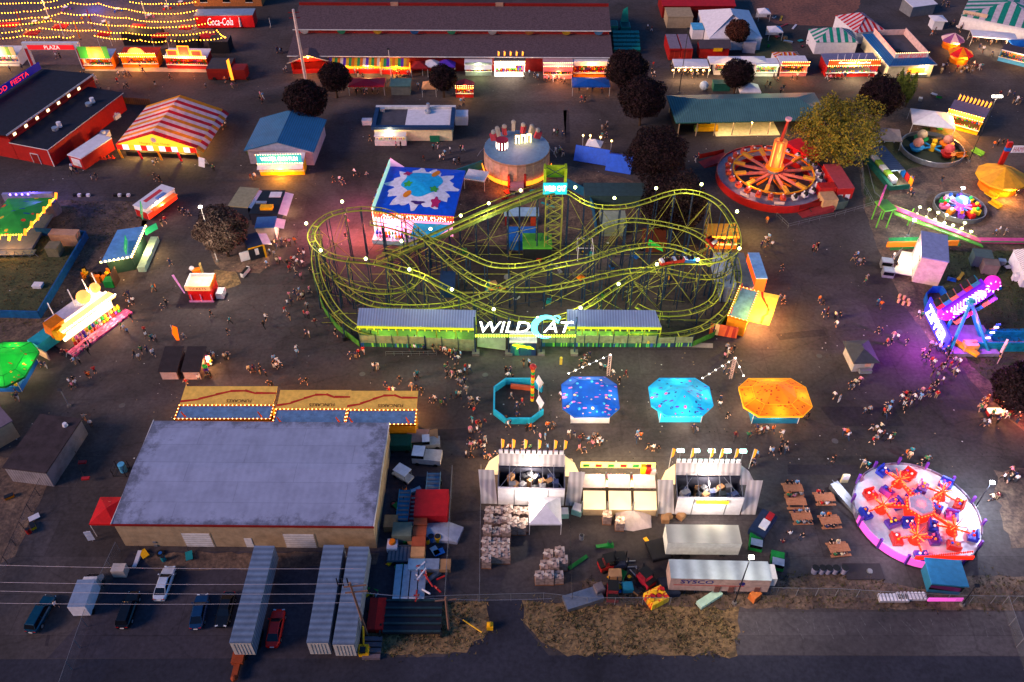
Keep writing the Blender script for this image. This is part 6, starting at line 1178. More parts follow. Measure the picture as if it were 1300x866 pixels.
q. build('light_column',r);arc=[(1172,372),(1180,367),(1190,368),(1196,376)];q=MB();pts=[Vector(G(*p))-P0 for p in((1196,436),(1184,418),(1174,396),(1172,380),(1180,372),(1192,372),(1200,384))];
for a,b in zip(pts,pts[1:]):q. mesh([a,b,b+Vector((0,0,1.5)),a+Vector((0,0,1.5)),a+Vector((.25,.2,0)),b+Vector((.25,.2,0)),b+Vector((.25,.2,1.5)),a+Vector((.25,.2,1.5))],[(0,1,2,3),(3,2,6,7),(5,4,7,6)],BLU)
q. build('blue_surround',r);q=MB();a,b=Vector(G(1198,448))-P0,Vector(G(1172,396))-P0;q. mesh([a,b,b+Vector((0,0,3.4)),a+Vector((0,0,3.4)),a+Vector((.3,.1,0)),b+Vector((.3,.1,0)),b+Vector((.3,.1,3.4)),a+Vector((.3,.1,3.4))],[(1,0,3,2),(2,3,7,6),(4,5,6,7)],M('blue_violet_board','#2438a8',emit=.5,ecol='#5030e0'));o=q. build('name_board',r)
m_=(a+b)/2;ang=atan2(a. y-b. y,a. x-b. x);text('ZIPPER','lettering',r,2.3,M('white_pink_neon','#ffd8ff',emit=5),(m_. x-.12*sin(-ang)-.1,m_. y-.1,1.9),(pi/2,0,ang),width=(a-b). length*.8,bold=.03)
lamp(P0+Vector((-1,-2,5)),'#c040ff',1200);lamp(P0+Vector((-8.5,-2.5,4.5)),'#c838e8',2600,.6);lamp(P0+Vector((-6,4,5)),'#b050ff',900);lamp(P0+Vector((3,-1,7)),'#e060ff',700)
def stripes(mb,quad,n,cols,t=.04):
 """quad a,b,c,d: bands run from edge a-b to edge d-c, side by side along a->b"""
 a,b,c,d=[Vector(x)for x in quad]
 for i in range(n):mb. slab([a. lerp(b,i/n),a. lerp(b,(i+1)/n),d. lerp(c,(i+1)/n),d. lerp(c,i/n)],t,cols[i%len(cols)])
SR_,SO_,SW_=M('stripe_red','#cc2630',.7),M('stripe_amber','#dc941c',.7),M('stripe_white','#dccad4',.7);SG_=M('stripe_green','#0f7a68',.7)
[thin_cloth(m_,.35)for m_ in(SR_,SO_,SW_)];h0=3.4;f=Fr((147,183),(248,188),h0);f. loc=(f. x,f. y,0);r=ft(f,'striped_tent','big gabled tent with amber, red and white stripes and a glowing amber front','tent');w_=f. w;d=f. d(181,133,h0)*.98;q=MB();n=15;cs=[SR_,SW_,SO_,SW_];rz=3.1
for i in range(n):
 y0,y1=d*i/n,d*(i+1)/n;m=cs[i%4];q. slab([(0,y0,h0),(w_/2,y0,h0+rz),(w_/2,y1,h0+rz),(0,y1,h0)],.05,m);q. slab([(w_/2,y0,h0+rz),(w_+.3,y0,h0),(w_+.3,y1,h0),(w_/2,y1,h0+rz)],.05,m);q. slab([(w_+.3,y0,h0),(w_+1.5,y0,h0-1.0),(w_+1.5,y1,h0-1.0),(w_+.3,y1,h0)],.05,cs[(i+2)%4])
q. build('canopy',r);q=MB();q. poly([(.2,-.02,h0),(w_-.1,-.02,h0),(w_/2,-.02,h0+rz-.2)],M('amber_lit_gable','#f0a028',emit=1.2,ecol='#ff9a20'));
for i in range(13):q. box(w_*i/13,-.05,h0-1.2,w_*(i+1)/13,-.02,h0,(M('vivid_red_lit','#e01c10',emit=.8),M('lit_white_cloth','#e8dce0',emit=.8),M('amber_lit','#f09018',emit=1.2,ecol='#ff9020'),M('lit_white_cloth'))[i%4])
q. build('front_gable',r);text('Hungry Tree Things','lettering',r,.62,M('sign_green_dark','#203818'),(w_/2,-.04,h0+.55),width=6.6);q=MB();q. cyl(0,0,0,.03,.6,.6,SW_,12);o=q. build('round_emblem',r);o. location=(w_/2,-.04,h0+1.5);o. rotation_euler=(pi/2,0,0)
for k in range(5):
 q=MB();x=w_*k/4;q. tube((x,.2,0),(x,.2,h0),.07,WP,5);q. ob((x+.3,-.1,1.1),(.5,.08,2.2),0,(SO_,SR_)[k%2],ry=-.15);q. build('leg',r)
q=MB();q. box(1,1.0,0,w_-1,1.6,1.0,BLK);q. box(.5,d-1,0,w_-.5,d-.6,2.6,SO_);q. build('counter',r)
for k in(.25,.75):p=(f. x+w_*k,f. y+1.5);lamp((p[0],p[1],2.9),'#ffd060',1500);lamp((p[0],p[1]-1.8,2.6),'#ffd070',400)
lamp((f. x+w_*.5,f. y+d*.6,3.2),'#ffb060',1300)
def vtent(fl,fr_,bl,h0,rz,cols,n,name,label,ridge='x',wall=None,group=None):
 f=Fr(fl,fr_,h0);f. loc=(f. x,f. y,0);d=f. d(bl[0],bl[1],h0);w_=f. w;r=ft(f,name,label,'tent',group);q=MB()
 if ridge=='x':
  i_=min(w_,d)*.499;A=[(0,0,h0),(w_,0,h0),(w_-i_,d/2,h0+rz),(i_,d/2,h0+rz)];B=[(w_,d,h0),(0,d,h0),(i_,d/2,h0+rz),(w_-i_,d/2,h0+rz)]
  bw=w_/n/1.3
  def bands(Lm,D2,put):
   e=[k*bw for k in range(int(Lm/bw)+1)]+[Lm];e=sorted(set(e))
   for j in range(len(e)-1):
    a,b=e[j],e[j+1];ks=[a]+[k for k in(min(i_,Lm/2),Lm-min(i_,Lm/2))if a<k<b]+[b];hi=[]
    for x in ks:t=min(1,x/i_,(Lm-x)/i_);hi. append((x,t*D2,h0+rz*t))
    q. poly([put(a,0,h0),put(b,0,h0)]+[put(*p)for p in hi[::-1]if p[1]>.001],cols[j%len(cols)])
  bands(w_,d/2,lambda x,y,z:(x,y,z));bands(w_,d/2,lambda x,y,z:(w_-x,d-y,z));bands(d,i_,lambda x,y,z:(w_-y*1.0,x,z));bands(d,i_,lambda x,y,z:(y,d-x,z))
 else:
  stripes(q,[(0,0,h0),(0,d,h0),(w_/2,d,h0+rz),(w_/2,0,h0+rz)],n,cols);stripes(q,[(w_/2,0,h0+rz),(w_/2,d,h0+rz),(w_,d,h0),(w_,0,h0)],n,cols)
  q. poly([(0,.01,h0),(w_,.01,h0),(w_/2,.01,h0+rz)],cols[-1])
 q. build('canopy',r);q=MB();q. box(.15,.15,0,w_-.15,d-.15,h0-.06,wall or W_);q. build('wall',r);return r
vtent((1036,54),(1090,54),(1027,37),3.2,2.2,[SG_,SW_],9,'green_striped_tent','teal green and white striped tent with pyramid roof behind the caramel food stand')
vtent((1087,42),(1124,38),(1077,18),3.2,2.2,[SR_,SW_],9,'red_striped_tent','red and white striped tent standing between the green striped tent and the scone building')
vtent((1220,20),(1330,42),(1240,-12),3.4,2.4,[SG_,SW_],11,'green_striped_marquee','large green and white striped marquee cut by the corner of the photo')
vtent((900,49),(968,49),(892,13),3.2,3.4,[W_,W_],2,'white_marquee','large plain white marquee behind the reddish brown tree')
popup(984,37,3.6,3.6,'white kiosk tent with blue band next to the marquee, the nearer of two',[W_,LBL,W_,W_],side=W_,group='small white tents by the marquee');popup(970,14,3.2,3.2,'white kiosk tent with blue panel behind the marquee corner, the farther of two',[W_,LBL,W_,W_],side=W_,group='small white tents by the marquee')
f=Fr((1047,98),(1112,97));stand(f,'caramel_stand','long red food stand with brightly lit counter, curly sign board and five roof poles','food stand',5.5,3.0,RED,M('grey_lilac_roof','#6a6a88'),sign='Caramel Apples',signm=M('caramel_sign','#b04418',emit=.7),inside=E_WHT,e=1500,light='#ffe0a0',sh=1.5,tsz=.4)
for i in range(5):q=MB();x=f. x+3+i*1.7;q. tube((x,f. y+2.2,3.3),(x+.2+i*.12,f. y+3.2,4.4),.07,W_,4);q. build('roof_pole',bpy. data. objects['caramel_stand']). matrix_parent_inverse=bpy. data. objects['caramel_stand']. matrix_world. inverted()if 0 else Matrix. Translation((-f. x,-f. y,0))
f=Fr((989,97),(1023,97));stand(f,'pink_red_stand','pink and red lit food stand with a red-striped rear awning','food stand',4.5,3.0,M('pink_paint2','#c87878'),W_,signm=E_RED,inside=M('lit_yellow'),e=1100,light='#ffa050',sh=.9,kind='flat')
vtent((985,75),(1018,74),(985,66),2.6,.8,[SR_,SO_,SW_],13,'striped_lean_to','small red, orange and white striped canopy behind the pink and red stand','gx' and 'x')
f=Fr((958,97),(986,97));stand(f,'white_food_stand','white food stand with yellow-green lamps beside the pink one','food stand',3.5,2.8,W_,W_,inside=M('lit_lime'),signm=W_,e=600,light='#e8ffb0',sh=.4,bulb=None,kind='flat')
f=Fr((906,95),(938,96));stand(f,'white_trailer_stand','white food trailer behind the lopsided purple tree','food stand',3.5,2.8,W_,W_,inside=E_ORG,signm=W_,e=500,sh=.3,bulb=None,kind='flat')
for x,y,w_,lab in((923,76,9,'rounded white canopy above the lopsided purple tree'),(955,76,7,'white canopy with a peaked corner right behind the white food stand')):popup(x,y,w_,4,lab,W_,h=3,rise=.9,group='white canopies of the food row')
popup(877,80,8.6,4.4,'white awning with a string of warm bulbs over a crowded counter',W_,h=2.8,rise=.5);q=MB();
p=G(877,92,2);bulbs(q,(p[0]-4.5,p[1],2.6),(p[0]+4.5,p[1],2.6),1.3,.24,B_WARM);tag(q. build('bulb_string'),'warm bulb string hanging along the crowded white awning','bulb string');
for k in(-3,0,3):lamp((p[0]+k,p[1]-.8,2.4),'#ffd090',450)
f=Fr((887,74),(924,74));r=hut(f,'red_kiosk','small red kiosk with dark gabled roof and a yellow sign','kiosk',4,2.8,RED,M('dark_gable','#463e46'),'gx',1.3,.3);q=MB();q. box(f. w*.45,-.4,2.0,f. w*.75,-.3,2.9,YEL);q. build('yellow_sign',r)
fz=Fr((850,62),(876,62),3.4);fz. loc=(fz. x,fz. y,0);d=fz. d(848,22,3.4);fz2=fz
for i,(dx,m,lab)in enumerate(((0,RED,'first red container of the pair beside the white box trailer, at the avenue'),(3.1,RED,'second red container of the pair, next to the small pale blue trailer'))):
 q=MB();q. box(0,0,.4,2.9,8.5,3.4,m);q. box(.1,.1,3.4,2.8,8.4,3.48,M('mauve_roof2','#7a6a78'));q. box(.3,-.06,.6,1.3,-.01,3.0,DRED);q. box(1.5,-.06,.6,2.6,-.01,3.0,DRED);tag(q. build('red_container'),lab,'container','red containers by the avenue',(fz. x+dx,fz. y,0),fz. rot)
f=Fr((878,50),(892,50));hut(f,'blue_white_trailer','small white trailer with a pale blue roof next to the red containers','trailer',4,2.6,W_,LBL,'flat',0,.05)
f=Fr((848,22),(880,22),3);hut(f,'tan_roofed_shed','tan-roofed shed above the red containers','shed',6,3,TAN,M('sand_roof','#a08868'),'flat',0,.1)
f=Fr((942,67),(958,68));hut(f,'grey_box_shed','small grey box shed on the lawn beside the marquee','shed',3.5,2.6,M('lilac_grey','#8a8898'),M('lilac_grey','#8a8898'),'flat',0,.1)
p=G(940,116);popup(951,112,5,4,'low white peaked tent touching the green hall roof',W_,h=2.2,rise=1.4,side=None);f=Fr((905,116),(926,116));hut(f,'teal_cart','teal cart with a printed front beside the green hall','cart',2,1.8,M('teal_cart_m','#1c5a50'),M('teal_cart_m','#1c5a50'),'flat',0,.1)
q=random. Random(6);TB=M('teal_bin','#0f7a70',.5);DB=M('dark_teal_bin','#0c4a48',.5);k=0
for i in range(5):
 for j in range(6):
  x,y=780+j*5.6+i*.4,47+i*5.2;p=G(x,y);c=MB();c. box(-.5,-.6,.1,.5,.6,1.25,DB);c. mesh([(-.56,-.68,1.26),(.56,-.68,1.26),(.56,.66,1.42),(-.56,.66,1.42),(-.56,-.68,1.33),(.56,-.68,1.33),(.56,.66,1.49),(-.56,.66,1.49)],[(4,5,6,7),(0,1,5,4),(1,2,6,5),(2,3,7,6),(3,0,4,7)],TB)
  tag(c. build('wheeled_bin'),'teal wheeled bin, row %s from the skips, %s from the long brown-roofed building'%(pos_words[i]if 0 else('five','four','three','two','one')[4-i],pos_words[j]),'bin','teal wheeled bins',p,q. uniform(-.15,.15));k+=1
for x,y,lab,hh in((777,42,'teal skip standing closest to the long brown roof',2.0),(793,42,'teal skip beside another one with a raised lid',1.6)):
 f=Fr((x-5,y),(x+7,y));c=MB();c. box(0,0,.2,f. w,3.4,hh,TB);c. box(.2,.2,hh,f. w-.2,3.2,hh+.02,DB)
 if x>780:c. slab([(0,3.3,hh),(f. w*.9,3.3,hh),(f. w*.7,3.9,hh+4.0),(0.6,3.9,hh+3.2)],.12,TB)
 tag(c. build('waste_skip'),lab,'skip','teal skips',f. loc,f. rot)
def kiosk(px,py,R_,label,cols,h=2.4,rise=1.5,group='striped carousel-like kiosks',e=700,n=8):
 p=G(px,py);r=thing('striped_kiosk',label,'kiosk',p,.2,group);q=MB();ring=[(R_*cos(2*pi*i/n),R_*sin(2*pi*i/n),h)for i in range(n)];q. fan(ring,(0,0,h+rise),cols);
 for i in range(n):a,b=ring[i],ring[(i+1)%n];q. poly([(a[0],a[1],h-.4),(b[0],b[1],h-.4),b,a],cols[i%len(cols)])
 q. build('canopy',r);q=MB();q. cyl(0,0,0,1.1,R_*.75,R_*.75,ORG,n);q. cyl(0,0,1.1,h-.2,R_*.35,R_*.35,E_ORG,n);q. build('counter',r);lamp((p[0],p[1]-R_-.2,1.9),'#ffb050',e);return r
kiosk(1206,60,2.9,'octagonal kiosk with purple and white striped top and yellow valance',[M('purple_stripe','#8a4a7a'),SW_],e=600);kiosk(1216,78,3.0,'octagonal kiosk with red and yellow striped top, crowd in front of it',[SR_,SO_],e=600)
f=Fr((1183,38),(1196,38));hut(f,'white_hexagon_booth','small white booth with a pale folded roof by the avenue','booth',3,2.6,W_,W_,'hip',.6,.5);f=Fr((1155,22),(1184,18));hut(f,'white_awning_stand','white-roofed stand on dark legs near the top edge','stand',5,3,GRY,W_,'shed',.6,.3)
f=Fr((1216,34),(1246,40));r=ft(f,'tan_sign_gate','tan sign board over a lit entrance to the green striped marquee','gate');q=MB();q. box(0,0,2.8,f. w,.2,4.6,M('tan_board','#c8a890'));q. build('sign_board',r);text('Mack & Jacks','lettering',r,.7,BLK,(f. w*.42,-.03,3.7),width=3.8)
for x in(0,f. w-.2):q=MB();q. box(x,.02,0,x+.2,.2,2.8,TAN);q. build('post',r)
lamp((f. x+2,f. y+1,2.4),'#ffe080',500)
p=G(1262,46,2.8);popup(1262,44,11,4,'long white awning over a busy counter beside the striped marquee',W_,h=2.8,rise=.5,rot=-.22);
for k in(-3.5,0,3.5):lamp((p[0]+k,p[1]-2.4,2.2),'#ffd8a0',500)
popup(1296,54,5,4,'blue canopy next to the long white awning',BLU,h=2.6,rise=.6)
f=Fr((1266,77),(1320,90));stand(f,'light_blue_stand','pale blue and white stand with picture panels at the photo edge','stand',4,2.8,LBL,M('brown_stand_roof','#4a3a3c'),signm=W_,inside=E_ORG,bulb=None,e=500,sh=.3,kind='flat')
f=Fr((1197,160),(1240,172));rt=stand(f,'flame_flag_stand','yellow-orange lit game stand with many red and orange flags on its roof','game stand',6,3.4,YEL,M('grey_purple_roof','#5a5470'),signm=E_ORG,inside=M('lit_yellow'),e=2600,light='#ffb040',sh=1.0,flags=9);lamp((f. x+1,f. y-2,3),'#ffb850',1400)
popup(1184,150,9,7,'white peaked canopy attached to the flame-flagged stand',W_,h=2.8,rise=1.6,rot=-.25)
popup(1126,170,6,5,'weathered greyish tent with white benches beneath it',M('weathered_cloth','#8a7a78'),h=2.4,rise=1.4,rot=-.2)
for i in range(4):f=Fr((1104+i%2*18,178+i//2*4),(1118+i%2*18,178+i//2*4));q=MB();q. box(0,0,.4,f. w,.5,.5,W_);q. box(.1,.1,0,.2,.4,.39,W_);q. box(f. w-.2,.1,0,f. w-.1,.4,.39,W_);tag(q. build('white_bench'),'%s white bench beneath the weathered tent'%('rear','rear outer','front','front outer')[i],'bench','white benches',f. loc,f. rot)
P1=Vector(G(1182,192));r=thing('kiddie_spinner','kiddie ride with four big round characters-free tubs in green, blue, orange and red'. replace('characters-free ',''),'ride',P1);q=MB();q. cyl(0,0,0,.25,6.5,6.5,M('dark_turf','#20281c'),28);q. build('base',r)
for i,(a,m,t_)in enumerate(((2.0,GRN,TAN),(3.2,M('azure_tub','#1c78b0'),M('pinkish_tub','#b07060')),(.3,ORG,M('pinkish_tub')),(5.4,RED,M('spotted_tub','#c04848')))):
 c,s=cos(a)*3.6,sin(a)*3.6;q=MB();q. cyl(c,s,.5,1.4,1.0,1.6,m,14);q. sph((c,s,2.3),1.1,t_,10,7,.9);q. tube((0,0,1),(c,s,.8),.22,M('azure_tub'),6);q. build('tub',r)
q=MB();q. cyl(0,0,.25,1.8,.7,.5,YEL,10);q. sph((.8,1.4,1.6),.6,YEL,8,5);q. build('hub',r);q=MB();annul(q,6.5,6.7,0,1.1,STL,STL,n=28);q. build('guard_rail',r);lamp(P1+Vector((0,0,6)),'#fff0d8',500)
f=Fr((1130,240),(1152,238));f. rot-=.0;r=ft(f,'train_station_canopy','ribbed dark canopy over a lit green kiddie train platform','ride station');q=MB();q. box(.6,2.5,2.6,f. w-.2,12,2.8,M_corr('ribbed_slate_roof','#46506a',.7,'Y'));q. build('roof',r);q=MB();q. box(-.6,-.5,0,.2,12,1.1,M('deep_green_fence','#0f4a40'));q. box(-.6,-.6,0,f. w,-.4,1.1,M('deep_green_fence'));q. build('fence',r)
q=MB()
for i in range(5):q. ob((1.2,2+i*2,.9),(1.2,1.8,1.1),0,M('lime_train','#8ab040')if i%2 else W_)
q. build('train',r);q=MB();
for i in range(6):q. ob((4.6,.6+i*1.7,1.0),(.12,1.5,1.6),-.1,(ORG,RED,BLU,W_,YEL)[i%5])
q. build('picture_panels',r);lamp((f. x+1.5,f. y+1.5,2.4),'#f0ffe0',600)
P2=Vector(G(1217,266));r=thing('umbrella_car_ride','small round kiddie ride with multicoloured petal cars and a lit blue hub','ride',P2);q=MB();q. cyl(0,0,0,.2,4.6,4.6,M('dark_turf'),24);q. build('base',r)
for i in range(10):a=2*pi*i/10;m=PLUSH[i%8];q=MB();q. ob((3.1*cos(a),3.1*sin(a),.8),(1.7,1.1,.8),a,m);q. ob((1.6*cos(a),1.6*sin(a),1.0),(1.8,.25,.2),a,(E_PNK,W_,LBL)[i%3]);q. sph((3.2*cos(a),3.2*sin(a),1.5),.4,PLUSH[(i*3+1)%8],6,4);q. build('petal_car',r)
q=MB();q. cyl(0,0,.2,2.2,.9,.8,E_PUR,12);q. cyl(0,0,2.2,2.8,1.5,.9,M('blue_lit_dome','#3a5ad8',emit=.8),14);q. sph((0,-1.0,2.4),.5,WN,6,4);q. build('hub',r);q=MB();annul(q,4.9,5.0,0,1.0,STL,STL,n=28);q. build('guard_rail',r);lamp(P2+Vector((0,-1,4.5)),'#e0c0ff',700)
kiosk(1265,238,5.0,'orange scalloped round canopy around a lit orange counter in the kiddie area',[M('amber_canvas','#c8861c',.6),M('amber_canvas2','#d8961c',.6)],2.8,2.0,None,1500,12)
P3=G(1262,226);r=thing('high_striker','red high striker tower with a white banner by the orange canopy','game tower',P3);q=MB();q. box(-.5,-.3,0,.5,.3,8.6,RED);q. box(-.52,-.32,6.6,.52,.32,7.4,BLU);q. build('tower',r);q=MB();q. box(.8,-.3,6.3,5,-.2,7.9,W_);q. build('banner',r);text('HAMMER','lettering',r,1.1,RED,(2.9,-.32,7.1),width=3.6);q=MB();q. box(-.9,-1.4,0,.9,.5,.35,YEL);q. build('base',r)
for x,y,m,lab,rot in((1257,250,YEL,'yellow bench beside the orange canopy',-1.1),(1262,262,YEL,'second yellow bench by the petal ride',-1.1),(1240,196,M('lime_bench','#7ab030'),'lime green slatted bench near the tall mast',-1.0),(1220,200,ORG,'orange cart by the tub ride',.2)):
 q=MB();q. box(-1.3,-.5,.3,1.3,.5,.5,m);q. box(-1.3,.35,.5,1.3,.5,1.1,m);
 for k in(-1,1):q. box(k-.1,-.4,0,k+.1,.4,.3,DST)
 tag(q. build('bench'),lab,'bench',None,G(x,y),rot)
A=Vector(G(1128,292));r=thing('long_slide','long green and magenta slide or coaster ramp lit with white globes','ride',A);
a,b,c=GY(1136,265,A. y+1)-A,GY(1248,304,G(1250,306)[1]+.0)-A,GY(1300,306,G(1300,308)[1])-A;a. z=4.4;b. z=1.0;c. z=.9
def ribbon(q,P,w_,m,t=.2):
 for i in range(len(P)-1):u,v=P[i],P[i+1];s=Vector((0,w_,0));q. slab([u,v,v+s,u+s],t,m)
aa=Vector(GY(1134,265,A. y+1.5))-A;bb=Vector(G(1246,308,1.0))-A;c2=Vector(G(1340,309,1.0))-A;q=MB();ribbon(q,[aa,bb,c2],1.6,M('magenta_slide','#c83a7c',.4,var=.2));q. build('slide_lane',r);q=MB();ribbon(q,[aa+Vector((0,-1.3,-.3)),bb+Vector((0,-1.1,-.2))],1.25,M('lime_slide_side','#5cb02c',.4));ribbon(q,[aa+Vector((0,1.65,-.1)),bb+Vector((0,1.65,-.1))],.4,M('lime_slide_side'));ribbon(q,[bb+Vector((0,.1,.05)),c2+Vector((0,.1,.05))],.35,GRN);q. build('side_rail',r)
q=MB();q. ob(aa+Vector((-1.4,.5,.4)),(2.6,3.4,.3),.3,M('lime_slide_side'));q. ob(aa+Vector((-2.2,1.6,2.0)),(.3,3.2,3),-.5,M('magenta_panel','#c85a9a'));
for x,y in((-2.4,-.8),(-.4,-.8),(-2.4,2),(-.4,2),(4,0)):e=aa+Vector((x,y,0));q. tube(e,(e. x,e. y,0),.12,M('lime_slide_side'),5)
q. build('start_tower',r)
for i,(x,y)in enumerate(((1168,263),(1180,266),(1191,270),(1202,273),(1164,272),(1176,276),(1187,279),(1199,283),(1210,286),(1221,290),(1233,294),(1225,283))):
 p=Vector(G(x,y,1.9))-A;q=MB();q. tube((p. x,p. y,0),p,.04,WP,4);q. sph(p,.3,B_LIME,7,5,.7);q. build('globe_lamp',r)
for t in(.2,.5,.8):lamp(A+aa. lerp(bb,t)+Vector((0,1.5,1.6)),'#fff0d0',350)
sheet('green_ride_mat',[(1128,302),(1215,300),(1220,312),(1130,318)],M('bright_green_mat','#1c7a38',.7,var=.3),7)
f=Fr((1125,315),(1215,313));q=MB();q. box(0,0,.2,f. w*.42,.3,1.3,M('orange_picture_board','#e07a20',emit=.3));q. box(f. w*.62,0,.2,f. w,.3,1.3,M('orange_picture_board'));tag(q. build('orange_panel_fence'),'orange picture fence along the green mat under the slide','fence',None,f. loc,f. rot)
fz=Fr((1165,326),(1188,322),5.2);fz. loc=(fz. x,fz. y,0);r=thing('walk_through_box','tall box attraction with a lavender roof, pale pink end wall and colourful front','attraction',G(1172,352),-.32);q=MB();q. box(-2,-2,0,2.4,6,5.6,M('pale_pink_wall','#c8a8a0'));q. build('wall',r);q=MB();q. box(-2.1,-2.1,5.6,2.5,6.1,5.8,M('lavender_roof','#8088b0'));q. build('roof',r);q=MB();q. box(-2.15,-1.6,.5,-2.01,5.6,4.4,M_spot('comic_mural','#e0e0d8',['#2ab0b8','#d04a7a','#3a6a3a'],1.2,.3));q. slab([(-5.5,-1.5,1.0),(-2.2,-1.5,1.0),(-2.2,5.6,1.0),(-4,5.6,1.0)],.2,M('cream_deck','#d0c8b0'));q. build('front_mural',r)
q=MB();pts=[(-5.6,-1.6,1.6),(-5.8,2,1.6),(-4,5.8,1.6)];q. path(pts,.05,STL,4);q. path([(a,b,.9)for a,b,c in pts],.05,STL,4);q. build('rail',r);p=G(1150,340);lamp((p[0],p[1],4),'#ffe8d0',700)
for x,y,w_,lab in((1124,338,3,'first silver ticket machine beside the asphalt edge'),(1126,350,3,'second silver ticket machine, nearer the orange stools')):q=MB();q. box(-1.0,-.7,0,1.0,.7,1.5,ALU);q. box(-.9,-.75,.6,.9,-.7,1.3,GLS);tag(q. build('ticket_machine'),lab,'machine','silver machines',G(x,y),-.2)
for i,(x,y)in enumerate(((1141,378),(1147,380),(1152,384),(1146,387),(1153,388),(1140,384))):q=MB();q. cyl(0,0,0,.8,.22,.26,M('salmon_stool','#d89a70'),8);tag(q. build('stool'),'%s salmon stool in the cluster beside the asphalt edge'%pos_words[i],'stool','salmon stools',G(x,y))
for x,y,w_,h_,m,lab,nm in((1242,335,3.2,2.4,M('grey_green_cab','#4a5c5a'),'grey-green generator cabin on the lawn','generator_cabin'),(1253,345,2.6,2.2,M('taupe_cab','#7a6a60'),'taupe box trailer beside the generator cabin','box_trailer'),(1270,336,1.2,1.0,ALU,'small silver box on the lawn, nearer the trailer','silver_box'),(1288,356,1.2,1.0,W_,'small white tank on the lawn by the photo edge','white_tank'),(1178,354//1,2.0,.6,W_,'white drawbar box behind the box attraction','drawbar_box')):
 p=G(x,y);q=MB();q. box(-w_/2,-w_/2.6,.1,w_/2,w_/2.6,h_,m);q. box(-w_/2-.05,-w_/2.6-.05,h_,w_/2+.05,w_/2.6+.05,h_+.1,m);
 if 'tank' in nm:q. cyl(0,0,h_+.1,h_+.6,.5,.4,m,10)
 for s in(-1,1):q. mesh(*ring_wheel(s*w_*.3,-w_/2.6-.02,.15,.1,8),BLK)
 tag(q. build(nm),lab,nm. split('_')[-1],None,p,-.2)
f=Fr((1292,340),(1330,350));vtent((1302,350),(1330,352),(1299,318),2.8,2,[W_,M('grey_stripe','#a89a98')],12,'white_striped_tent','edge of a white and grey striped tent at the photo border')
f=Fr((1262,508),(1288,520));f. rot=-1.05;r=stand(f,'red_edge_stand','red lit stand with a cream back board under the dark tree at the photo edge','game stand',4,3,RED,M('vivid_red_roof','#d01810',.5),signm=CRM,inside=E_RED,e=500,light='#ff5030',sh=1.2,bulb=None);p=G(1262,528);lamp((p[0],p[1],2.5),'#ffb060',700);lamp((p[0]+3,p[1]-2,2.5),'#ff6048',400)
q=MB();q. box(-1.5,-.6,.7,1.5,.6,.85,W_);q. box(-1.4,-.5,0,-1.2,.5,.7,RED);q. box(1.2,-.5,0,1.4,.5,.7,RED);tag(q. build('pink_table'),'pink-topped table in the crowd by the red stand','table',None,G(1264,526));q=MB();q. tube((0,0,0),(1.2,1.8,3.4),.08,TAN,4);q. slab([(.4,.8,1.8),(1.3,2.0,3.6),(1.0,2.2,3.6),(.1,1,1.8)],.08,M('cream_flag','#d8c098'));tag(q. build('cream_flag'),'cream feather flag on the lawn by the red stand','flag',None,G(1266,462))
f=Fr((1081,472),(1106,471));r=hut(f,'grey_kiosk','small kiosk with dark grey pyramid roof standing alone on the avenue','kiosk',4.2,2.5,M('pale_grey_wall','#9a9090'),M('charcoal_roof','#3c3d46',.6),'hip',1.1,.5);q=MB();q. box(f. w*.3,-.8,.2,f. w*.9,-.1,.9,GRY);q. box(f. w*.55,-.04,1.1,f. w*.85,-.01,1.9,M('pink_window','#c08878'));q. build('counter',r)
for i,(a,b,lab)in enumerate((((206,482),(228,482),'dark-roofed shed with pale pink front, the one away from the avenue crowd'),((235,482),(257,482),'dark-roofed shed with pale front and goods on its side, nearer the avenue crowd'))):
 f=Fr(a,b);r=hut(f,'dark_roofed_shed',lab,'shed',4.6,2.0,M('brown_shed_wall','#4a3638'),M('brown_black_roof','#2b2429',.9),'shed',.9,.15,group='pair of dark-roofed sheds');q=MB();q. box(.1,-.06,.1,f. w-.1,-.01,1.7,M('pale_pink_shutter','#c0a09c'));q. build('shutter',r)
 if i:q=MB();plushies(q,f. w+.3,f. w+1.0,1,.6,2,.3,3,.7);plushies(q,f. w+.3,f. w+.9,3,.6,2,.3,3,.7);q. build('goods',r);p=G(266,470);lamp((p[0],p[1],2),'#ffb870',500)
p=G(224,432);q=MB();q. slab([(0,0,0),(.5,0,0),(.9,0,3),(.2,0,3.4),(-.3,0,1.6)],.06,M('orange_flame_flag','#f08018',emit=.5));q. tube((0,.05,0),(-.1,.05,3.5),.04,WP,4);tag(q. build('flame_flag'),'tall orange and yellow flame flag behind the dark-roofed sheds','flag',None,(p[0],p[1],0))
def strand(pts,z,label,k):
 P=[Vector(GY(x,y,G(x,y+9,0)[1]))if 0 else Vector(G(x,y,z))for x,y in pts];o0=P[0]. copy();o0 . z=0;q=MB();c=MB()
 for a,b in zip(P,P[1:]):
  a,b=a-o0,b-o0;L_=(b-a). length;n=max(2,int(L_/.8));prev=None
  for i in range(n+1):
   t=i/n;p=a. lerp(b,t)-Vector((0,0,.35*sin(pi*t)));q. sph(p-Vector((0,0,.12)),.15,BPL,4,3)
   if prev:c. tube(prev,p,.02,BLK,3)
   prev=p
 r=thing('festoon_string',label,'light string',o0,0,'festoon light strings over the plaza');q. build('bulbs',r);c. build('cable',r)
BPL=M('amber_festoon_bulb','#ff9c28',emit=9)
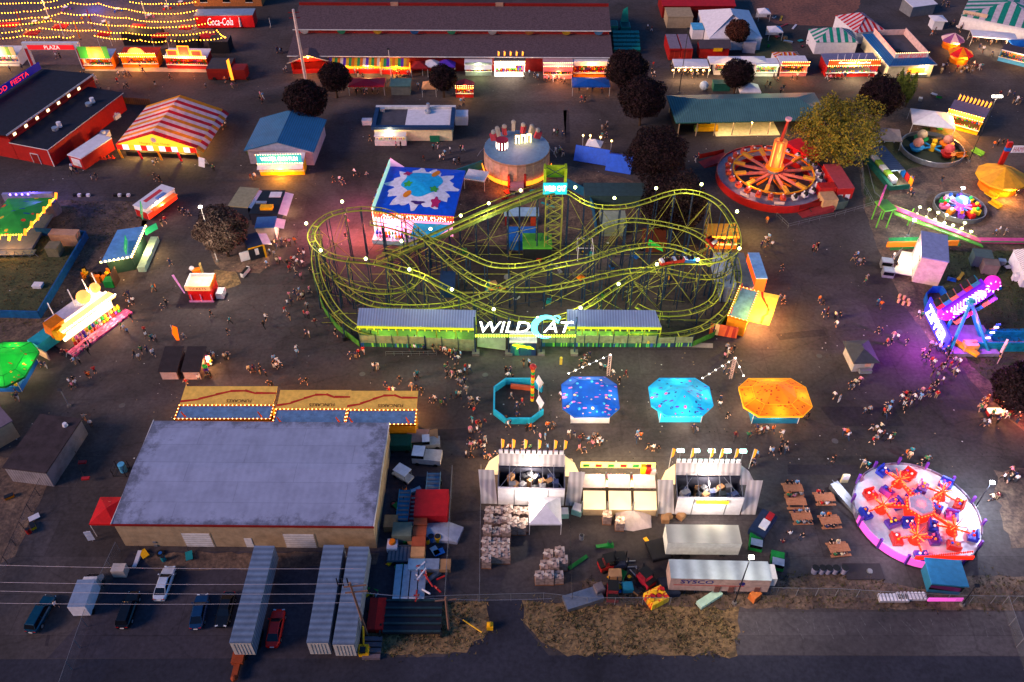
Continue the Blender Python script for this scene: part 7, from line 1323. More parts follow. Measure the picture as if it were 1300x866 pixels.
ST=[[(-30,2),(35,3),(72,0)],[(-30,14),(25,15)],[(30,14),(60,10),(90,3),(125,4),(160,11),(205,17),(249,13)],[(-30,26),(40,22),(78,16),(120,18),(160,22),(200,27),(250,23)],[(-30,33),(65,26),(105,28)],[(112,28),(160,32),(215,34),(268,28)],[(-20,41),(28,38)],[(33,37),(50,35),(120,38),(160,41),(215,44),(262,40),(275,38),(286,47)],[(-20,48),(30,45),(75,46),(93,46)],[(120,45),(160,49),(178,50)],[(180,51),(210,52)],[(217,51),(245,50),(285,47)],[(165,2),(205,4),(248,2)],[(96,-4),(160,-8),(260,-6)]]
WRD=['short string in the very corner of the photo','corner string second from the top edge','long wavy string arching over the stage end of the plaza','long string running just below the topmost wavy one','left string crossing the red canopy by the photo edge','string running toward the red soft drink stand','short string at the photo edge above the gate','long string bending round the plaza corner by the red trucks','string right above the arched gate','string above the picture stand','short string above the orange rounded stand','lowest string, over the orange square-sign stand','short string next to the orange brick building','string at the top edge of the plaza']
for i,s in enumerate(ST):strand(s,5.0,WRD[i],i)
for i,(x,y,w_)in enumerate(((10,31,5.0),(76,33,3.6),(40,41,3.6),(132,42,3.4),(175,33,3.6),(236,34,3.2),(203,44,4.0),(260,45,5.0))):popup(x,y,w_,2.6,'flat red shade canopy %s'%('at the photo edge of the plaza','in the middle of the plaza, over the gate opening','above the gate corner post','near the picture stand','beside the orange rounded stand roof','just below the string leading to the drink stand','over the dark trailers of the orange stands','nearest to the red flat truck')[i],M('red_shade','#b0141a',.6),h=3.0,rise=.4,group='red shade canopies',flat=False)
for i,(x,y,t,m)in enumerate(((29,35,17,DRED),(118,35,17,DRED),(102,50,35,ORG),(142,49,35,YEL),(83,50,38,WP),(62,22,5,WP),(186,24,6,WP),(184//1+30,12,1,WP))):
 p=G(x,y);h=5.0;r=thing('plaza_pole','%s carrying the light strings %s'%(('dark red pole','dark red pole','orange pole','yellow pole','white pole','white pole','white pole','white pole')[i],('near the photo edge','at the middle of the plaza','above the gate corner','above the picture stand','over the gate','at the top of the plaza','by the stage','at the top edge')[i]),'pole',p,0,'plaza poles');q=MB();q. tube((0,0,0),(0,0,h),.14,m,6);q. build('pole',r);q=MB();q. cyl(0,0,0,.3,.4,.35,CON,8);q. build('base',r)
for x,y,e in((60,24,900),(140,20,900),(215,22,900),(30,44,700),(100,42,700),(170,46,700),(240,38,700)):p=G(x,y);lamp((p[0],p[1],5.4),'#ffc060',e*1.3,1.0)
lamp((G(120,12)[0],G(120,12)[1],3),'#6070ff',900,.6);sheet('plaza_paving',[(-60,-10),(250,-10),(275,48),(108,82),(-60,82)],M('mauve_paving','#5a4a50',.8,var=.25),1)
rr=random. Random(3)
for i in range(9):
 x,y=((212,60,150,133,45,190,108,84,230)[i],(11,26,14,30,30,22,22,12,5)[i]);p=G(x,y);q=MB();q. cyl(0,0,.7,.78,.7,.7,W_,10);q. tube((0,0,0),(0,0,.7),.05,DST,4)
 for a in(0,2.1,4.2):q. box(1.1*cos(a)-.22,1.1*sin(a)-.22,0,1.1*cos(a)+.22,1.1*sin(a)+.22,.46,PLUSH[i%8])
 tag(q. build('cafe_table'),'%s round white table with %s stools under the plaza lights'%(pos_words[i]if i<7 else('eighth','ninth')[i-7],('red','yellow','blue','white','green','pink','orange','purple','red')[i]),'table','cafe tables in the plaza',p)
f=Fr((40,87),(110,87));r=ft(f,'plaza_gate','wide white and red archway with PLAZA across its beam','gate');gw=f. w;gh=HT(34,87,56)*.98;q=MB()
for x in(0,gw-1.1):q. box(x,0,0,x+1.1,.9,gh,W_);q. box(x+.2,-.05,.3,x+.9,-.01,gh-1,M('gate_red','#a81c2c'))
q. build('post',r);q=MB();q. box(0,0,gh,gw,.9,gh+.4,W_);q. box(1.12,0,gh-1.4,gw-1.12,.8,gh-.01,W_);q. box(1.2,-.06,gh-1.3,gw-1.2,-.01,gh-.1,M('gate_red_lit','#d01c24',emit=.5));q. build('beam',r);text('PLAZA','lettering',r,.95,M('gate_pink','#ffc0b8',emit=1),(gw*.52,-.09,gh-.7),width=3.8)
f=Fr((108,88),(145,88));stand(f,'picture_stand','stand with a big green and yellow picture board beside the archway','food stand',4,3,ORG,M('pale_blue_roof','#8fa0c0'),signm=M_spot('landscape_board','#b8c050',['#e0a030','#3ab040'],.5,.5),inside=E_WIN,e=900,sh=3.0,bulb=None)
f=Fr((157,86),(202,86));r=stand(f,'rounded_sign_stand','orange lit food stand with a rounded red sign crown','food stand',4,3,ORG,M('red_roof2','#a82818'),signm=E_ORG,inside=M('lit_yellow'),e=1600,light='#ffa040',sh=.9);q=MB();q. poly([(f. w/2+2.2*cos(pi*i/10),-.28,3.8+1.7*sin(pi*i/10))for i in range(11)],M('salmon_sign','#e07848',emit=.6));q. build('sign_crown',r)
f=Fr((213,87),(265,88));r=stand(f,'square_sign_stand','orange and pink lit food stand with one large and two small square signs','food stand',4,3,RED,W_,signm=M('pink_lit_strip','#ff8a80',emit=.8),inside=M('lit_yellow'),e=1500,light='#ff9050',sh=.5)
for x0,x1,h in((.1,.36,1.5),(.38,.66,2.6),(.68,.93,1.5)):q=MB();q. box(f. w*x0,-.3,3.55,f. w*x1,-.1,3.55+h,E_ORG);q. box(f. w*x0+.25,-.34,3.75,f. w*x1-.25,-.31,3.35+h,M('brown_picture','#8a4430',emit=.5));q. build('square_sign',r)
f=Fr((-20,84),(27,84));stand(f,'white_lit_stand','white lit stand cut by the photo edge beside the archway','food stand',4,3,W_,W_,signm=M_spot('food_board','#e0d0a0',['#d05030','#60a040'],.8,.4),inside=E_WHT,e=1300,sh=2.2,bulb=None)
for i,(x,y,w_)in enumerate(((182,58,24),(240,66,14),(280,68,12))):f=Fr((x-w_,y),(x+w_,y));hut(f,'dark_trailer','dark box trailer %s'%('with rounded roof behind the rounded red sign crown','behind the square-sign stand','behind the red flat truck')[i],'trailer',4,3,M('near_black','#1c1c22'),M('black_roof3','#222228'),'flat',0,.05,group='dark trailers')
f=Fr((265,102),(313,102));r=ft(f,'red_flat_truck','dark red flat-topped truck box with an orange feather flag','truck');q=MB();q. box(0,0,.2,f. w*.6,6,3.0,DRED,top=M('charcoal_top','#33333a'));q. box(f. w*.62,0,.2,f. w,3.4,2.7,DRED);q. build('body',r);q=MB();q. slab([(f. w*.6,-.3,.3),(f. w*.68,-.3,.3),(f. w*.66,.2,5.6),(f. w*.58,.2,5.0)],.08,E_ORG);q. build('orange_flag',r)
for x in(1.5,5.5,9.8):q=MB();q. mesh(*ring_wheel(x,-.1,.42,.3),BLK);q. build('wheel',r)
for i,(x,y)in enumerate(((130,202),(134,202),(139,201),(144,201))):q=MB();q. cyl(0,0,.05,.8,.26,.06,M('traffic_orange','#e03a18',emit=.1),10);q. box(-.32,-.32,0,.32,.32,.05,M('traffic_orange'));tag(q. build('traffic_cone'),'%s of four orange cones by the red booth annex, counted from the booth'%pos_words[i],'cone','orange cones',G(x,y))
q=MB();q. slab([(-.8,0,0),(.8,0,0),(.8,.7,1.9),(-.8,.7,1.9)],.08,W_);q. slab([(-.8,1.5,0),(.8,1.5,0),(.8,.75,1.88),(-.8,.75,1.88)],.08,W_);tag(q. build('sandwich_board'),'white sandwich board at the corner of the striped amber tent','sign',None,G(256,212),-.4)
for i,(x,y,m,s,lab)in enumerate(((105,150,BLU,1.0,'blue drum in the yard behind the red barn'),(122,145,M('salmon_box','#b07050'),1.2,'salmon generator box in the yard behind the red barn'),(127,131,YEL,1.0,'yellow machine between the barn and the wooden fence'),(148,150,W_,.9,'white sacks by the striped tent'),(134,176,W_,1.3,'white panels leaning on the red booth annex'),(92,162,M('tan_drum','#b09070'),.8,'tan post beside the barn wall'))):
 q=MB();q. box(-s,-s*.7,0,s,s*.7,s*1.1,m);q. cyl(0,0,s*1.1,s*1.5,s*.4,s*.3,m,8);tag(q. build('yard_box'),lab,'box','boxes in the barn yard',G(x,y),.4*i)
def octa(w,d,c):return[(-w+c,-d,0),(w-c,-d,0),(w,-d+c,0),(w,d-c,0),(w-c,d,0),(-w+c,d,0),(-w,d-c,0),(-w,-d+c,0)]
fz=Fr((-22,298),(31,297),4.2);fz. loc=(fz. x,fz. y,0);d=fz. d(62,251,4.2);r=ft(fz,'green_canopy_ride','ride under a bright green confetti canopy edged with flame-shaped lamps','ride');GC=M_spot('green_confetti_canvas','#2fae3c',['#e0c030','#1c6a8a','#e05020'],.45,.2,trans=.4);w_=fz. w;q=MB();q. fan([(0,0,4.2),(w_,0,4.2),(w_+1.5,d,4.2),(0,d,4.2)],(w_/2,d/2,5.2),GC);q. build('canopy',r);q=MB();bulbs(q,(0,-.1,4.1),(w_,-.1,4.1),.5,.16,B_YEL);bulbs(q,(w_,0,4.2),(w_+1.5,d,4.2),.5,.16,B_YEL);q. build('edge_bulbs',r);q=MB()
for i in range(6):t=i/5;q. ob((w_+.3+1.5*t,d*t,4.6),(.5,.3,1.3),.3,E_ORG,ry=.4)
for i in range(4):q. ob((w_*i/4+1,-.4,3.7),(.4,.3,1.3),0,M('yellow_flame','#ffc020',emit=1.6),ry=.5)
q. build('flame_lamps',r);q=MB();q. box(0,0,.3,w_,d,.8,GRY);q. box(-.2,-1.6,.4,w_+.8,-.1,.6,STL)
for i in range(6):q. tube((i*w_/5,-1.6,0),((i+.5)*w_/5,-1.6,1.4),.06,STL,4);q. tube(((i+.5)*w_/5,-1.6,1.4),((i+1)*w_/5,-1.6,0),.06,STL,4)
q. build('deck',r);q=MB();q. box(-1,d+.2,3.4,w_+1,d+.9,5.0,M('lilac_panels','#8a84a8'));bulbs(q,(w_*.1,d+.1,5),(w_*.55,d+.1,5),.9,.22,M('violet_bulb','#7a50ff',emit=10));q. build('rear_cornice',r);lamp((fz. x+4,fz. y+d+2,5.5),'#6a50ff',800);lamp((fz. x+w_/2,fz. y-1,3),'#ffb060',500)
q=MB();q. cyl(0,0,0,2.6,2.0,1.7,M('mauve_cover','#6a5e6a',.8),9);tag(q. build('covered_machine'),'round mauve-covered machine beside the green canopy ride','machine',None,G(66,270));
for x,y,w2,d2,h2,m,lab,nm in((87,305,5.2,1.8,2.6,M('peach_box2','#b08468'),'peach-coloured box trailer inside the blue hoarding','box_trailer'),(72,318,2.2,2.2,2.0,M('khaki_box','#6e6652'),'khaki cabinet on the lawn inside the blue hoarding','cabinet'),(49,360,1.6,1.2,.5,W_,'small pale grey hatch on the lawn','hatch')):
 q=MB();q. box(-w2/2,-d2/2,0,w2/2,d2/2,h2,m);q. box(-w2/2-.06,-d2/2-.06,h2,w2/2+.06,d2/2+.06,h2+.1,m);tag(q. build(nm),lab,nm. split('_')[-1],None,G(x,y+4),-.05)
h0=3.6;P=[G(*p,h0)for p in((128,333),(167,326),(185,287),(149,292))];o0=Vector((P[0][0],P[0][1],0));L_=[(Vector(p)-o0)for p in P];L_=[Vector((p. x,p. y,0))for p in L_];r=thing('blue_roof_stand','food stand with pale blue flat roof edged by glowing bulbs and green signs','food stand',o0);q=MB();q. prism([(p. x,p. y)for p in L_],h0-.25,h0,M('sky_blue_roof','#5f92c8',.5));q. build('roof',r);q=MB();c=sum(L_,Vector())/4;I_=[c+(p-c)*.82 for p in L_]
q. prism([(p. x,p. y)for p in I_],.0,h0-.26,M('dark_green_wall','#1c3a34'));q. build('wall',r);q=MB()
for a,b in((L_[0],L_[1]),(L_[1],L_[2])):bulbs(q,(a. x,a. y,h0),(b. x,b. y,h0),.75,.22,B_WARM)
q. build('edge_bulbs',r)
for px,py,w2,rt_,tx in((160,312,4.2,1.85,'LEMONADE'),(180,268,4.4,1.9,'CORN DOGS'),(192,292,2.6,.9,'FRIES')):
 pp=Vector(G(px,py,h0+.6))-o0;q=MB();q. ob((pp. x,pp. y,h0+.8),(w2,.15,1.3),rt_,M('sign_green','#1c8a5a',emit=.5));q. build('green_sign',r)
a,b=L_[1],L_[2];n_=(b-a). normalized();s_=Vector((n_. y,-n_. x,0));q=MB();q. mesh([a+s_*1.6,b+s_*1.6,b+s_*.2,a+s_*.2]+[v+Vector((0,0,1.1))for v in(a+s_*1.6,b+s_*1.6,b+s_*.2,a+s_*.2)],[(0,1,2,3),(4,7,6,5),(0,4,5,1),(1,5,6,2),(2,6,7,3),(3,7,4,0)],M('silver_green_counter','#8aa89a'));q. build('counter',r);lamp(o0+(a+b)/2+s_*1.0+Vector((0,0,2.8)),'#ffd890',900);lamp(o0+(L_[0]+L_[1])/2+Vector((0,-.8,2.9)),'#ffc070',400)
fz=Fr((184,274),(204,273),3.0);p=G(201,266);r=thing('red_white_food_trailer','red and white food trailer with a red stripe on its roof, by a green sign','food trailer',p,1.12);q=MB();q. box(-4,-1.6,.6,4,1.6,3.0,W_);q. box(-4.02,-1.64,.6,4.02,-1.6,1.8,E_RED);q. box(-4.05,-1.5,.6,-4.0,1.5,2.2,RED);q. build('body',r);q=MB();q. box(-4.1,-1.7,3.0,4.1,1.7,3.12,W_);q. box(-2.2,-.1,3.123,2.4,.8,3.16,M('roof_stripe_red','#c83a44'));q. box(-.4,-1.6,3.123,2,-.6,3.16,M('blue_roof_panel','#6a88c0'));q. build('roof',r);q=MB();q. box(-3,-2.8,2.3,3.4,-1.65,2.4,M('orange_awning','#e06028',emit=.4));q. build('awning',r);lamp((p[0]+2,p[1]-1.8,2.6),'#ffc090',500)
fp=G(112,428);r=thing('fun_walk_ride','brilliantly lit golden game ride with clowns-free round lamps on a pink checkered deck'. replace('clowns-free ',''),'ride',G(118,416),1.05);q=MB();q. box(-6.5,-3.2,0,6.0,-1.4,.4,M_spot('pink_checks','#c03a78',['#3a1c4a','#e070a0'],1.4,.34));q. box(-6.5,-1.39,0,6,3.5,.5,M('dark_deck','#3a3038'));q. build('deck',r)
q=MB();q. box(-5,.6,.5,5.2,1.0,4.0,E_WIN);q. box(-5.4,-1.1,3.4,5.4,.5,3.9,M('gold_lit','#ffb860',emit=1.4));bulbs(q,(-5.4,-1.15,3.95),(5.4,-1.15,3.95),.45,.16,B_WHITE);q. build('lit_cornice',r);q=MB();q. sph((1.5,1.5,5.2),1.2,M('gold_face','#f0a050',emit=.9),12,8);q. sph((4,1.5,5.4),.9,M('gold_face'),10,7);q. ob((-5,1.6,3.6),(2.6,1.8,2.8),0,ORG,rx=.3);q. ob((-5.4,.4,3.0),(1.6,1,2),.3,YEL);q. build('top_figures',r);q=MB();q. box(-5,1.1,.5,5,4.2,3.6,M('lilac_trailer','#9a98b8'));q. box(-9,1.5,.5,-5.05,4,2.6,M('cyan_cover','#1c98a8'));q. box(-9.2,-.5,.3,-9.0,4.4,2.0,M('pinkish_board','#c8a090'));q. build('trailer',r)
q=MB();plushies(q,-5,5,-1.7,1.0,15,.3,2,.8);q. build('painted_figures',r);q=MB();
for x in(-4,0,3,5):q. tube((x,2.2,4),(x+.4,3.2,7),.1,W_,4)
q. build('roof_poles',r);lamp((G(124,398)[0],G(124,398)[1],5),'#ffe2a0',900,.6);lamp((G(146,410)[0],G(146,410)[1],2.6),'#ffd0a0',900);lamp((G(110,420)[0],G(110,420)[1],3),'#ffb8a0',600)
blob_heap(122,352,6,4,1.6,[YEL,ORG,BLK,WOOD,DST],'equipment_heap','heap of orange and dark folded equipment between the blue-roof stand and the golden ride','equipment',22)
q=MB();q. box(-.8,-.8,0,.8,.8,1.4,GRN);q. box(.9,-.5,0,1.1,1.6,3.0,M('brown_panel2','#5a4030'));tag(q. build('green_bin'),'green bin with a brown panel below the blue-roof stand','bin',None,G(141,362))
def octtent(cx,cy,z,w,d,label,m,trim,body,group=None,apex=1.6,ridge=False,e=900,lc='#ffe0b0',cut=2.2,off=(0,0),name='octagonal_game_tent'):
 p=G(cx,cy,z);r=thing(name,label,'game tent',(p[0],p[1],0),0,group);ring=[(x,y,z)for x,y,_ in octa(w/2,d/2,cut)];q=MB();inner=[(x*.62+off[0],y*.62+off[1],z+.55)for x,y,_ in ring]
 for i in range(8):q. poly([ring[i],ring[(i+1)%8],inner[(i+1)%8],inner[i]],m)
 if ridge:q. poly(inner,m)
 else:q. fan(inner,(off[0],off[1],z+apex+.5),m)
 q. build('canopy',r);q=MB()
 for i in range(8):a,b=ring[i],ring[(i+1)%8];q. poly([(a[0],a[1],z-.35),(b[0],b[1],z-.35),b,a],trim);q. tube((a[0],a[1],z),(b[0],b[1],z),.06,trim,4);q. tube((a[0],a[1],z+.03),(inner[i][0],inner[i][1],inner[i][2]+.03),.035,trim,4);c_,d_=inner[i],inner[(i+1)%8];q. tube((c_[0],c_[1],c_[2]+.02),(d_[0],d_[1],d_[2]+.02),.035,trim,4)
 q. build('valance',r);q=MB();bx,by=w*.34,d*.33
 for i,(x0,y0,x1,y1)in enumerate(((-bx,-by,bx,-by+.5),(-bx,by-.5,bx,by),(-bx,-by+.51,-bx+.5,by-.51),(bx-.5,-by+.51,bx,by-.51))):q. box(x0,y0,0,x1,y1,1.1,body)
 q. build('counter',r);q=MB();q. box(-.8,-.8,0,.8,.8,z-.2,E_WIN);q. build('centre_cabinet',r);q=MB();plushies(q,-bx+.3,bx-.3,-by+.3,1.35,9,.25,1);plushies(q,-1.6,1.6,-1.0,1.0,5,.25,3,.6);q. build('prizes',r)
 for x in(-1,1):
  for y in(-1,1):q=MB();q. tube((x*bx,y*by,0),(x*bx,y*by,z+.1),.06,WP,5);q. build('leg',r)
 for x,y in((0,-by-.3),(-bx-.4,0),(bx+.4,0),(0,by+.3)):lamp((p[0]+x,p[1]+y,z-.9),lc,e*.38)
 return r
octtent(5,462,3.0,9,10,'bright green confetti game tent cut by the photo edge',M_spot('lime_confetti','#18c03c',['#e0c030','#c04020'],.8,.16,trans=.45),GRN,BLU,e=700)
octtent(749,503,3.2,8.6,8.2,'deep blue game tent printed with dots and pink dashes, beside the ring-shaped pen',M_spot('blue_dot_canvas','#0f58d0',['#4ac0f0','#e070b0','#e8b880'],.9,.2,trans=.3),M('blue_valance','#1a5cc0'),W_,'octagonal game tents of the midway',1.0,True,900,cut=1.7,off=(0,.3))
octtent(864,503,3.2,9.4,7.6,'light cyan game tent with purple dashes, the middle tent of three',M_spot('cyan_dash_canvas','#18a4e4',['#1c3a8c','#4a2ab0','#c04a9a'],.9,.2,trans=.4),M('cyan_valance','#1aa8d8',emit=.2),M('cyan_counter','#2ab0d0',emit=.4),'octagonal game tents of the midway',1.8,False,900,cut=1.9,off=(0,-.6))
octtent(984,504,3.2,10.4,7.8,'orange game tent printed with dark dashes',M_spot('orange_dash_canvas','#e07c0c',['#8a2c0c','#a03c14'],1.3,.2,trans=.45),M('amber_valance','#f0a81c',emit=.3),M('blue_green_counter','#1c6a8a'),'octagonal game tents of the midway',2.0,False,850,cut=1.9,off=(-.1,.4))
p=G(658,512);r=thing('ring_pen_game','turquoise ring-shaped pen with a striped totem pole and basketball-like boards','game',p);ring=[(x*1.0,y,0)for x,y,_ in octa(3.9,4.3,1.9)];q=MB();CYB=M('turquoise_panel','#1f9ec4',.5)
for i in range(8):
 a,b=Vector(ring[i]),Vector(ring[(i+1)%8]);
 if i==2:continue
 n_=-(a+b). normalized()*.25;q. mesh([a,b,b+Vector((0,0,1.3)),a+Vector((0,0,1.3)),a+n_,b+n_,b+n_+Vector((0,0,1.3)),a+n_+Vector((0,0,1.3))],[(0,1,2,3),(3,2,6,7),(5,4,7,6)],CYB)
q. build('ring_wall',r);q=MB()
for i in range(12):q. cyl(2.2,.6,i*.6,i*.6+.58,.28,.28,PLUSH[(1,0,4,6)[i%4]],8)
q. sph((2.2,.6,7.6),.55,RED,8,6);q. build('totem_pole',r);q=MB()
for y in(-2.4,1.8):q. tube((3.2,y,0),(3.2,y,3.2),.06,W_,4);q. ob((3.3,y,3.0),(.1,1.8,1.2),.4,W_,ry=.4)
q. build('hoop_boards',r);q=MB();q. ob((.4,3.0,.5),(3.2,.5,.7),-.15,M('painted_horse_rust','#a84a2c'));q. build('rust_bench',r)
for i,(x,y,tx_,ty_)in enumerate(((772,500-22,722,473),(929,478,890,480),(929,479,944,478))):
 pass
for i,(x,y,E_)in enumerate(((772,476,[(722,474)]),(927,480,[(892,480),(944,477)]))):
 p=Vector(G(x,y));r=thing('truss_mast','lattice mast with strings of small lamps %s'%('behind the deep blue tent','between the cyan and orange tents')[i],'mast',p,0,'lattice masts of the midway');q=MB();h=4.6
 for a in(-.2,.2):
  for b in(-.2,.2):q. tube((a,b,0),(a,b,h),.05,M('pinkish_truss','#b89a98'),4)
 for k in range(8):q. tube((-.2,-.2,k*h/8),(.2,-.2,(k+1)*h/8),.04,M('pinkish_truss'),4)
 q. build('mast',r);q=MB()
 for ex,ey in E_:e=Vector(G(ex,ey,3.0))-p;bulbs(q,(0,0,h),e,1.2,.13,B_WHITE);q. tube((0,0,h),e,.03,WP,3)
 q. build('lamp_strings',r)
def funcake(f,d,label,text_=True,rot=None,h=3.4,e=700):
 """stand seen from behind: blue roof, bulb-edged, big tan awning on the far (sales) side"""
 r=ft(f,'fried_food_stand',label,'food stand','orange fried food stands');w_=f. w;q=MB();q. box(0,0,0,w_,d,h,M('funcake_orange','#e08a18',.5));q. box(0,-.03,.9,w_,-.004,1.2,M('funcake_red','#b8281c'));q. build('wall',r);q=MB();q. box(-.1,-.1,h,w_+.1,d+.1,h+.15,M('blue_grey_flat_roof','#5a7ca4',.6,var=.25));q. build('roof',r);q=MB()
 for a,b in(((0,0),(w_,0)),((0,0),(0,d)),((w_,0),(w_,d)),((0,d),(w_,d))):bulbs(q,(a[0],a[1],h+.25),(b[0],b[1],h+.25),.6,.08,B_WARM);q. ob(((a[0]+b[0])/2,(a[1]+b[1])/2,h+.1),(abs(b[0]-a[0])+.2,abs(b[1]-a[1])+.2,.3),0,ORG)
 q. build('edge_bulbs',r);q=MB();AW=M('tan_awning','#e8b450',.6);y1=d+3.6;z1=h+.6;q. slab([(0,d+.12,h+.3),(w_,d+.12,h+.3),(w_,y1,z1),(0,y1,z1)],.06,AW);o=q. build('awning',r);
 zz=lambda y:h+.3+(z1-h-.3)*(y-d-.12)/(y1-d-.12)+.03
 pts=[(0,.3),(.18,.75),(.35,1.6),(.5,2.3),(.66,2.4),(.78,1.9),(1,1.95)];q=MB();RB=M('funcake_red')
 for a,b in zip(pts,pts[1:]):ya,yb=d+.15+a[1],d+.15+b[1];q. mesh([(w_*a[0],ya,zz(ya)),(w_*b[0],yb,zz(yb)),(w_*b[0],yb+.3,zz(yb+.3)),(w_*a[0],ya+.45,zz(ya+.45))],[(0,1,2,3)],RB)
 q. build('red_swoosh',o)
 if text_:sl=atan2(z1-h-.3,y1-d-.12);y=d+.75;text('FUNCAKES','lettering',o,.6,M('sign_maroon','#5a1410'),(w_*.62,y,zz(y)+.02),width=3.8). rotation_euler=(Matrix. Rotation(sl,3,'X')@Matrix. Rotation(pi,3,'Z')). to_euler()
 for k in(.1,.9):q=MB();q. slab([(w_*k,.3,h+.2),(w_*k+.25,.4,h+.3),(w_*k-.2,.4,h+1.5),(w_*k-.3,.3,h+1.4)],.06,M('flag_red_orange','#d84a1c',emit=.15));q. build('feather_flag',r)
 c,s=cos(f. rot),sin(f. rot);
 for k in(.25,.75):x,y=w_*k,d+1.4;lamp((f. x+x*c-y*s,f. y+x*s+y*c,h-.8),'#ffc070',e)
 return r
h_=3.4
for(a,b,bk,lab)in(((222,533),(343,533),(228,516),'widest orange fried food stand, at the left corner behind the warehouse'),((346,540),(439,540),(350,521),'middle orange fried food stand behind the warehouse roof edge'),((437,540),(527,540),(440,522),'orange fried food stand whose orange rear wall shows past the warehouse')):
 fz=Fr(a,b,h_);fz. loc=(fz. x,fz. y,0);funcake(fz,fz. d(*bk,h_),lab)
fz=Fr((960,404),(970,371),h_);p1,p2,p3=Vector(G(900//1+23,402,h_)),Vector(G(942,408,h_)),Vector(G(940,365,h_));fz. x,fz. y=p1 . x,p1 . y
fz. rot=atan2(p3 . y-p1 . y,p3 . x-p1 . x)-pi/2;fz. w=3.2;q0=Vector(G(924,402,h_));
ax=(Vector(G(939,365,h_))-q0);fz. x,fz. y=(q0+ax). x,(q0+ax). y;fz. rot=atan2(-ax. y,-ax. x);fz. w=ax. length;fz. loc=(fz. x,fz. y,0);funcake(fz,3.2,'orange fried food stand beside the coaster, its tan awning facing the avenue',False,e=1500)
q=MB();q. box(0,0,0,4.6,.2,2.4,M_spot('orange_photo_board','#d85a28',['#f0c080','#a02818'],1.6,.35));tag(q. build('photo_board'),'orange photo board between the coaster fence and the orange stand','board',None,G(900,424),-.25)
for i,(l,r_,b_,h2,m,lab)in enumerate((((918,366),(936,366),(920,322),3.2,M('pale_lilac','#8c98b8'),'pale lilac box trailer touching the coaster end'),((938,364),(957,364),(935,322),3.0,M('slate_roof','#5a5e6e'),'slate-roofed box trailer with a pink rear wall'),((960,354),(974,354),(957,322),3.2,M('powder_blue','#7aa8e0'),'powder blue roofed orange stand at the avenue edge'))):
 fz=Fr(l,r_,h2);fz. loc=(fz. x,fz. y,0);hut(fz,'side_trailer',lab,'trailer',fz. d(*b_,h2),h2,(M('pale_lilac'),M('pink_wall3','#c8a8ac'),M('lit_orange_wall','#ff5a1c',emit=.8))[i],m,'flat',0,.05,group='trailers beside the coaster')
fz=Fr((900,300),(938,300),3.0);fz. loc=(fz. x,fz. y,0);stand(fz,'orange_lit_kiosk','orange lit kiosk tucked in the far bend of the coaster','kiosk',3.4,2.8,ORG,M('amber_roof','#c8902c'),signm=E_ORG,inside=M('lit_yellow'),e=1400,light='#ffb040',bulb=None,sh=.3);p=G(952,300);lamp((p[0],p[1],4.5),'#ffd070',1500,.5);p=G(985,425);lamp((p[0]-2,p[1]+1,5.5),'#ffe040',2000,.6);p=G(955,425);lamp((p[0],p[1],5),'#fff050',900,.6)
for(a,b,bk,h2,wm,rm,lab,nm,c_)in(((290,262),(314,264),(298,238),3.0,M('dark_navy_wall','#1c2438'),M('khaki_roof','#8a8468'),'khaki-roofed trailer with a yellow flag above the lit tree','food_trailer','food trailer'),((317,272),(352,272),(320,243),2.6,M('dark_navy_wall'),M('navy_roof','#16202c'),'dark navy service yard trailer with yellow and white boxes','service_trailer','trailer'),((324,290),(348,289),(327,277),3.0,M('pale_pink_wall2','#b8a4a8'),M('steel_blue_roof','#3f6a9c'),'small stand with a steel blue roof beside the lit tree','food_stand','food stand'),((315,316),(333,311),(326,296),2.8,M('near_black2','#20222c'),M('dark_slate_roof','#28304a'),'black and yellow edged stand below the steel blue roofed one','food_stand','food stand')):
 fz=Fr(a,b,h2);fz. loc=(fz. x,fz. y,0);d=fz. d(*bk,h2);r=hut(fz,nm,lab,c_,d,h2,wm,rm,'flat',0,.1,group='food trailers beside the lit tree');q=MB();q. slab([(fz. w+.1,.2,h2),(fz. w+1.7,.2,h2-.5),(fz. w+1.7,d-.2,h2-.5),(fz. w+.1,d-.2,h2)],.06,W_);q. build('awning',r)
 if 'yellow edged' in lab:q=MB();q. box(-.05,-.15,h2-.1,fz. w+.2,-.02,h2+.15,YEL);q. box(fz. w,-.3,0,fz. w+.3,-.02,h2,YEL);q. box(-1.8,-.05,.4,-.1,.1,2.4,W_);q. box(fz. w*.4,-.1,1,fz. w*.65,-.02,2.4,W_);q. build('yellow_edging',r)
 if 'service' in lab:
  q=MB();q. box(fz. w*.35,1,h2+.1,fz. w*.8,2.2,h2+.8,YEL);q. box(fz. w*.5,d-2.4,h2+.1,fz. w-.4,d-.6,h2+.3,W_);q. box(.5,d*.4,h2+.1,2.6,d*.5,h2+.4,ALU);q. build('stored_boxes',r)
 c2=(fz. x+fz. w+1.2,fz. y+d/2);lamp((c2[0],c2[1],2.0),'#ffc890',250)
f=Fr((241,383),(272,383));r=ft(f,'red_ticket_booth','bright red booth with orange lettered fascia and pink trim, alone on the avenue','booth');q=MB();q. box(.2,0,.25,f. w-.1,3.6,2.6,M('vivid_red_booth','#e01010',.4));q. build('wall',r);q=MB();q. box(0,-.12,2.6,f. w,0,3.6,M('peach_lit_fascia','#f0a068',emit=.4));q. box(-.0,3.6,2.6,f. w,3.7,3.5,W_);q. box(-.1,0,2.6,0,3.6,3.5,W_);q. box(f. w,0,2.6,f. w+.1,3.6,3.5,ORG);q. build('fascia',r);text('TICKETS','lettering',r,.5,M('sign_maroon'),(f. w*.5,-.15,3.1),width=3.0)
q=MB();q. box(.02,.01,2.6,f. w-.02,3.59,2.75,M('cream_roof3','#c8c4a8'));q. build('roof',r);q=MB();q. box(0,-.2,0,f. w,-.01,.3,M('pink_trim','#e08ab8'))
